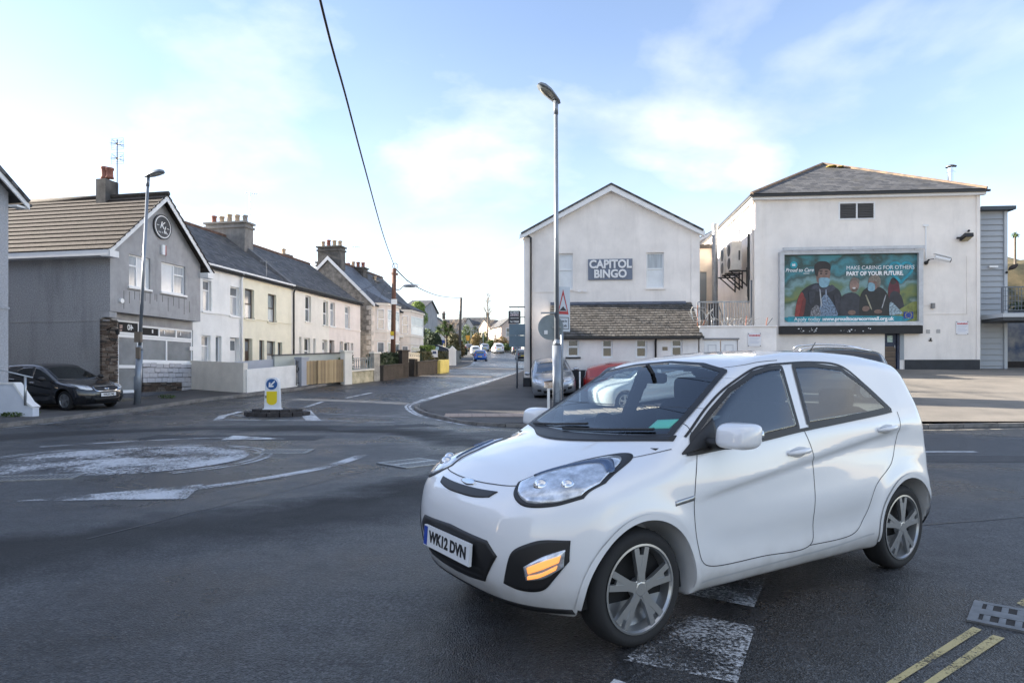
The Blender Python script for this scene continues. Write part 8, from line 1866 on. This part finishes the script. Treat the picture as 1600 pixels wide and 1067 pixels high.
PALE = mat('far_pale_render', (.62,.60,.57), .9, var=.08, vscale=.8); WARM = mat('far_pinkish_render', (.62,.50,.43), .9, var=.1, vscale=.8); GREY_ = mat('far_grey_render', (.33,.33,.34), .9, var=.15, vscale=.8)
far_house('tall grey house with a dark slate roof behind the green tree', 634, 663.5, 560, 480, 465, 84, -4, GREY_, SLATE, wins=((.75,.9,.55,.75),), deep=9)
far_house('pale grey house front behind the dark palm', 648, 671, 558, 500, 484, 92, 60, PALE, SLATE, wins=((.2,.4,.6,.8),(.6,.8,.6,.8),(.2,.4,.15,.4)), deep=7)
far_house('grey gabled house on the skyline behind the cabbage palm', 666, 692, 545, 505, 494, 170, -4, GREY_, SLATE, True, chim=(.9,), wins=((.3,.6,.5,.75),))
far_house('low grey roofed house beside the far dark pole', 690, 722, 548, 506, 498, 175, -4, GREY_, SLATE, wins=((.3,.5,.4,.7),))
far_house('white gabled house at the end of the street', 721, 762, 546, 507, 495, 185, -3, PALE, SLATE, wins=((.15,.25,.45,.65),(.75,.85,.45,.65),(.45,.55,.45,.65)), chim=(.95,))
far_house('white gable wing of the house at the end of the street', 724, 740, 546, 509, 497, 180, -3, PALE, SLATE, True, wins=((.35,.6,.45,.65),))
far_house('pinkish house with a dark porch on the right of the street', 765, 785, 549, 510, 498, 150, 20, WARM, SLATE, wins=((.15,.75,.55,.92),(.2,.6,.05,.3)))
far_house('pinkish gabled house nearest the grey road sign', 783, 813, 549, 509, 496, 140, 18, WARM, SLATE, True, wins=((.25,.75,.58,.92),(.1,.4,.05,.3)))
# white and blue frontage and dark canopy van behind the hedge
BLP = mat('shop_blue', (.03,.07,.28), .6)
fr = Fr('blue_banded_shop', 'low white shopfront with a blue band behind the round dark bush', 'shop', None, None, -4, base=3.1, xy=(ray(659)*84, 84)); k = 84/FPX; L = 40*k
b = MB(); b.box(0, L, 0, 4, -1, 3.1); b.build('wall', PALE, fr.t); b = MB(); b.box(-.05, L+.05, -.08, -.004, 1.9, 2.5); b.build('blue_band', BLP, fr.t); window(fr, (.4, 1.4, .2, 1.1), Y=-.14, sill=False)
vz = CAMH-(560-HOR)*64/FPX
cvn = thing('boat_canopy', 'dark blue canvas covered boat parked in a front garden', 'boat', (ray(681)*64, 64, vz)); b = MB(); b.prism([(-1.5, -.9, .75), (1.5, -.9, .65), (1.6, -.9, .78), (.35, -.9, 1.28), (-1.5, -.9, 1.32)], (0, 1.8, 0)); b.build('canopy', mat('navy_canvas', (.025,.035,.055), .8, var=.2), cvn); b = MB(); b.prism([(-1.4, -.8, -.1), (1.2, -.8, -.1), (1.4, -.8, .62), (-1.5, -.8, .72)], (0, 1.6, 0)); b.build('hull', mat('dark_hull', (.05,.06,.07), .5), cvn); b = MB(); b.box(.05, .40, -.93, -.905, .8, 1.1); b.build('canopy_window', mat('pale_window_vinyl', (.32,.45,.50), .3), cvn); b = MB(); b.bar((.3, -.92, 1.30), (1.65, -.92, .78), .05, .05); b.build('canopy_edge', WHITEB, cvn)
fs = G(679, 577, PV); t = thing('estate_board', 'small white notice board on a post above the garden wall', 'sign', (ray(679)*52, 52, CAMH-(575-HOR)*52/FPX))
b = MB(); b.bar((0, 0, 0), (0, 0, 1.5), .06, .06); b.build('post', WOOD[2], t); b = MB(); b.box(-.25, .25, -.05, -.031, .85, 1.42); b.build('board', SWH, t); b = MB(); b.box(-.15, .15, -.054, -.051, 1.12, 1.33); b.build('print', mat('print_dark_blue', (.06,.08,.16), .5), t)
t = thing('traffic_cone', 'small orange traffic cone on the far footway', 'cone', (ray(728.5)*106, 106, gz(ray(728.5)*106, 106)+PV)); b = MB(); b.lathe([(.001, 0), (.16, .03), (.12, .05), (.03, .6), (.001, .6)], 10); b.build('body', mat('cone_orange', (.60,.12,.03), .5), t); b = MB(); b.lathe([(.10, .22), (.075, .36)], 10); b.build('band', SWH, t)
t = thing('street_sign', 'orange yellow sign on a post among the far bushes', 'sign', (ray(731)*112, 112, CAMH-(548-HOR)*112/FPX)); b = MB(); b.bar((0, 0, 0), (0, 0, 1.7), .1, .1); b.build('post', POST, t); b = MB(); b.prism([(-.38, -.06, 2.6), (.38, -.06, 2.6), (.2, -.06, 1.7), (-.2, -.06, 1.7)], (0, .02, 0)); b.build('plate', mat('sign_orange', (.62,.30,.03), .5), t)
for px, yt, d, lab in ((736, 516, 130, 'slim far lamp column left of the bare tree'), (755, 514, 138, 'slim far lamp column right of the dark bushes')):
    z_ = gz(ray(px)*d, d); t = thing('lamp_column', lab, 'street lamp', (ray(px)*d, d, z_)); h_ = CAMH-(yt-HOR)*d/FPX-z_; b = MB(); b.cyl((0, 0, 0), (0, 0, h_), .07, .05, 6); b.build('column', POST, t); b = MB(); b.ball((.3, 0, h_), 1, 6, 4, (.4, .12, .08)); b.build('lamp_head', POST, t)

# ------------------------------------------------------------------ trees, hedges and shrubs
def leaf_mat(name, c, c2):
    m = bpy.data.materials.new(name); m.use_nodes = True; nt = m.node_tree; b = nt.nodes['Principled BSDF']; N = nt.nodes.new; L = nt.links.new
    tc = N('ShaderNodeTexCoord'); n = N('ShaderNodeTexNoise'); n.inputs['Scale'].default_value = 2.2; n.inputs['Detail'].default_value = 3; L(tc.outputs['Object'], n.inputs['Vector'])
    rp = N('ShaderNodeValToRGB'); rp.color_ramp.elements[0].position = .35; rp.color_ramp.elements[0].color = (*c, 1); rp.color_ramp.elements[1].position = .65; rp.color_ramp.elements[1].color = (*c2, 1); L(n.outputs[0], rp.inputs[0]); L(rp.outputs[0], b.inputs['Base Color'])
    b.inputs['Roughness'].default_value = .7; b.inputs['Transmission Weight'].default_value = 0.0; b.inputs['Subsurface Weight'].default_value = 0.0
    return m
LG = leaf_mat('leaf_green', (.05,.085,.024), (.11,.16,.045)); LB_ = leaf_mat('leaf_bright', (.12,.19,.035), (.22,.30,.07)); LD = leaf_mat('leaf_dark', (.02,.036,.018), (.05,.075,.032)); LO = leaf_mat('leaf_ochre', (.16,.11,.04), (.26,.18,.065)); LR = leaf_mat('leaf_olive', (.09,.085,.04), (.15,.135,.06))
BARK = mat('grey_brown_bark', (.10,.085,.07), .9, var=.3, vscale=6); TWIG = mat('pale_twig', (.20,.165,.13), .9)
def leaves(lobes, n, size, seed, flat=.5):
    rg = np.random.default_rng(seed); V = []; F = []
    for (c, r, frac) in lobes:
        k = max(4, int(n*frac)); d = rg.normal(size=(k, 3)); d /= np.linalg.norm(d, axis=1)[:, None]; rad = rg.uniform(.55, 1.05, k)**.6
        P = np.array(c)+d*rad[:, None]*np.array(r)
        for p, dd in zip(P, d):
            a = rg.normal(size=3)*.7+dd*.3; a /= np.linalg.norm(a); b_ = np.cross(a, dd+rg.normal(size=3)*.8); b_ /= max(np.linalg.norm(b_), 1e-6); s = size*rg.uniform(.6, 1.4); o = len(V)
            V += [p-a*s, p+b_*s*flat, p+a*s, p-b_*s*flat]; F.append((o, o+1, o+2, o+3))
    return np.array(V), F
def tree(name, label, base, lobes, n, size, m, seed, trunk=(.12, 1.5), cat='tree', limbs=True, group=None, core=True):
    t = thing(name, label, cat, base, 0, group)
    V, F = leaves(lobes, n, size, seed); np_mesh('crown', V, F, m, t, False)['kind'] = 'stuff'
    if trunk:
        b = MB(); b.cyl((0, 0, -.3), (0, 0, trunk[1]), trunk[0], trunk[0]*.7, 8)
        if limbs:
            for (c, r, f_) in lobes[:6]: b.cyl((0, 0, trunk[1]*.9), (c[0]*.8, c[1]*.8, c[2]), trunk[0]*.5, trunk[0]*.15, 6)
        b.build('trunk', BARK, t, smooth=True)
    return t
def at(px, d, lift=PV): x = ray(px)*d; return (x, d, gz(x, d)+lift)
def zpx(py, d, base): return CAMH-(py-HOR)*d/FPX-base
# hedges of the gardens
def hedge(label, a, b_, h, m, th=.5, seed=1, z0=.0, n=900, size=.07):
    A, B = Vector((*a, gz(*a)+PV)), Vector((*b_, gz(*b_)+PV)); v = B-A; L = math.hypot(v.x, v.y); t = thing('hedge', label, 'hedge', A, math.atan2(v.y, v.x)); rg = np.random.default_rng(seed); V = []; F = []
    for i in range(n):
        f = rg.integers(0, 3); x = rg.uniform(0, L); z = rg.uniform(z0, h); y = rg.uniform(-th/2, th/2)
        if f == 0: z = h+rg.normal()*.05
        elif f == 1: y = -th/2+rg.normal()*.05
        z += v.z*x/L; p = np.array((x, y, z)); a_ = rg.normal(size=3); a_ /= np.linalg.norm(a_); c_ = np.cross(a_, rg.normal(size=3)); c_ /= np.linalg.norm(c_); s = size*rg.uniform(.6, 1.4); o = len(V); V += [p-a_*s, p+c_*s*.6, p+a_*s, p-c_*s*.6]; F.append((o, o+1, o+2, o+3))
    np_mesh('foliage', np.array(V), F, m, t, False)['kind'] = 'stuff'
    b = MB(); b.prism([(0, -th*.38, 0), (L, -th*.38, v.z), (L, -th*.38, v.z+h*.93), (0, -th*.38, h*.93)], (0, th*.76, 0)); b.build('branches', LD, t)
    return t
def off(a, b_, s): d = (Vector(b_)-Vector(a)).normalized(); n_ = Vector((-d.y, d.x))*s; return (Vector(a)+n_), (Vector(b_)+n_)
a, b_ = off(G(594, 592, PV), G(632, 587, PV), .55); hedge('dense dark clipped hedge behind the low dark brown wall', a, b_, 1.22, LD, seed=2, n=1500)
nb_ = W(607, 573, 36.5); t = thing('notice_plate', 'tiny pale notice hung on the dark hedge', 'sign', (a.x+(b_.x-a.x)*.62, a.y+(b_.y-a.y)*.62-.36, gz(a.x, a.y)+PV+.85), 0); b = MB(); b.box(-.1, .1, -.02, 0, -.15, .15); b.build('plate', mat('pale_notice', (.45,.46,.46), .6), t)
a, b_ = off(G(545, 596.5, PV), G(560, 594.5, PV), .7); hedge('green garden bush behind the patterned railing', a, b_, 1.15, LG, th=.8, seed=3, n=700)
hedge('sparse bronze green hedge behind the lattice screen', (ray(652)*50, 50), (ray(693)*56, 56), 1.05, LR, th=.9, seed=4, n=1600, size=.10)
hedge('bright yellow green shrub row above the lattice screen', (ray(660)*53.5, 53.5), (ray(676)*54.5, 54.5), 1.55, LB_, th=.7, seed=14, n=700, size=.10)
p = at(654, 76); h_ = zpx(471, 76, p[2])
tree('leafy_tree', 'bright topped green tree against the tall grey house', p, [((-.1, 0, h_-.75), (.85, .8, .75), .45), ((.15, .2, h_-1.9), (.95, .9, .9), .3), ((-.25, 0, h_-1.5), (.8, .8, .8), .25)], 2600, .12, LB_, 5, (.16, h_*.6))
p = at(658, 68); h_ = zpx(516, 68, p[2]); t = thing('palm_tree', 'dark drooping palm beside the bay houses', 'palm', p); b = MB(); b.cyl((0, 0, 0), (0, 0, h_), .14, .11, 8); b.build('trunk', BARK, t, smooth=True)
def fronds(t, c, n, ln, m, seed, droop=.9, w=.10, name='crown'):
    rg = np.random.default_rng(seed); b = MB()
    for i in range(n):
        az = rg.uniform(0, 2*math.pi); el = rg.uniform(-.6, 1.2); d = Vector((math.cos(az)*math.cos(el), math.sin(az)*math.cos(el), math.sin(el))); s = Vector((-math.sin(az), math.cos(az), 0)); pts = []
        l_ = ln*rg.uniform(.7, 1.1)
        for q_ in (0, .35, .7, 1.0): pts.append(Vector(c)+d*(l_*q_)+Vector((0, 0, -droop*l_*q_*q_*.55)))
        ww = (.5*w, w, .8*w, .1*w)
        vs = []
        for p_, w_ in zip(pts, ww): vs += [p_+s*w_*.5, p_-s*w_*.5]
        b.add(vs, [(0, 1, 3, 2), (2, 3, 5, 4), (4, 5, 7, 6)])
    o = b.build(name, m, t); o['kind'] = 'stuff'; return o
fronds(t, (0, 0, h_), 130, .85, LD, 6, 1.3, .09)
p = at(696, 74); h_ = zpx(514, 74, p[2]); t = thing('cabbage_palm', 'broad green cabbage palm with a slim trunk in the middle distance', 'palm', p); b = MB(); b.cyl((0, 0, -.3), (.1, 0, h_*.75), .13, .10, 8); b.build('trunk', BARK, t, smooth=True)
for k, c in enumerate(((-.75, 0, h_-.1), (-.1, .2, h_+.55), (.6, -.1, h_+.1), (.1, -.3, h_-.3))):
    fronds(t, c, 150, .85, LG, 20+k, .6, .09, 'crown')
    b = MB(); b.cyl((.1, 0, h_*.7), c, .08, .06, 6); b.build('branch', BARK, t)
p = at(678, 70); h_ = zpx(520, 70, p[2]); tree('round_bush', 'round dense dark evergreen bush under the cabbage palm', p, [((0, 0, h_*.62), (.85, .8, h_*.38), 1.0)], 3800, .10, LD, 7, (.1, 1.0), 'bush')
for (px, d, yt, r, m, lab, sd) in ((706, 78, 520, .9, LR, 'brownish leafy bush left of the dark telegraph pole', 31), (713, 88, 522, 1.0, LO, 'ochre bush behind the dark telegraph pole', 32), (704, 68, 541, .9, LD, 'low dark hedge bush by the grey stone wall', 33), (729, 140, 507, 1.4, LG, 'green tree right of the dark telegraph pole', 34), (741, 145, 511, 1.5, LD, 'dark bush beneath the white gabled house', 35), (744, 128, 521, 1.1, LO, 'bronze bush on the far bend', 36), (752, 140, 519, 1.2, LG, 'small green bush left of the bare tree', 37), (758, 144, 518, .9, LB_, 'bright bush at the foot of the bare tree', 38), (768, 130, 531, 1.1, LG, 'clipped green hedge bush before the pinkish house', 39), (784, 128, 526, 1.5, LO, 'brown hedge bush on the right bank of the street', 40), (790, 124, 537, 1.2, LG, 'low green hedge bush behind the parked dark cars', 41), (669, 80, 514, 1.1, LG, 'loose green tree behind the round bush', 42), (652, 66, 552, 1.0, LD, 'low dark shrub before the pale grey house', 43), (721, 100, 538, .8, LD, 'dark hedge bush on the footway past the dark pole', 44)):
    p = at(px, d); h_ = zpx(yt, d, p[2]); h_ = max(h_, .8); tree('garden_bush', lab, p, [((0, 0, h_*.6), (r*.8, r*.7, h_*.42), .5), ((r*.45, .2, h_*.4), (r*.7, r*.6, h_*.36), .25), ((-r*.45, -.1, h_*.45), (r*.7, r*.6, h_*.36), .25)], 1500, .15, m, sd, (.08, h_*.4), 'bush', False, 'bushes along the far street')
# bare trees
def bare_tree(label, base, h, spread, seed, tall=True):
    t = thing('bare_tree', label, 'tree', base); rg = random.Random(seed); tr = MB(); tr.cyl((0, 0, -.3), (0, 0, h), .22, .02, 7); tr.build('trunk', TWIG, t); b = MB()
    for i in range(90 if tall else 60):
        z = h*rg.uniform(.22 if tall else .35, .97); az = rg.uniform(0, 2*math.pi); l_ = spread*(1-.72*z/h)*rg.uniform(.6, 1.2) if tall else spread*rg.uniform(.5, 1.1); up = 1.3 if tall else .8
        p0_ = Vector((0, 0, z)); p1 = p0_+Vector((math.cos(az)*l_, math.sin(az)*l_, l_*up)); b.cyl(p0_, p1, .035, .012, 4, False)
        for k in range(4):
            f_ = rg.uniform(.3, 1); p2 = p0_+(p1-p0_)*f_; az2 = az+rg.uniform(-1, 1); b.cyl(p2, p2+Vector((math.cos(az2)*l_*.35, math.sin(az2)*l_*.35, l_*.42)), .018, .008, 3, False)
    b.build('branches', TWIG, t, kind='stuff'); return t
p = at(762, 140); bare_tree('tall slender bare tree standing above the far houses', p, zpx(457, 140, p[2]), 2.4, 3)
p = at(706, 165); bare_tree('round bare tree on the skyline behind the cabbage palm', p, zpx(492, 165, p[2])*.8, 3.4, 8, False)
# bank at the right edge: dark shrubs and a tuft on the skyline
p = (ray(1592)*40, 40, 2.2); tree('bank_shrub', 'dark shrubs at the foot of the dry bank right of the tower', p, [((0, 0, 1.9), (1.6, 1.2, 1.5), .6), ((1.4, .4, 2.4), (1.4, 1.2, 1.5), .4)], 2600, .14, LD, 51, None, 'shrub')
p = (ray(1586)*52, 52, CAMH+(HOR-384)*52/FPX); t = thing('yucca', 'small spiky yucca on the skyline of the bank', 'plant', p); b = MB(); b.cyl((0, 0, -1.5), (0, 0, .8), .10, .08, 6); b.build('trunk', BARK, t); fronds(t, (0, 0, .9), 70, .42, LG, 52, .8, .08)
# weeds at the foot of walls
for (px, py, lab, sd) in ((48, 646, 'weeds at the foot of the white ramp wall', 61), (20, 651, 'small weeds along the ramp wall base', 62), (262, 622, 'weeds along the shop house doorstep', 63)):
    p = G(px, py, PV); t = tree('weed_tuft', lab, (p[0], p[1]-.05, gz(*p)+PV), [((0, 0, .06), (.35, .06, .07), 1.0)], 160, .035, LG, sd, None, 'weeds')
hero_car()
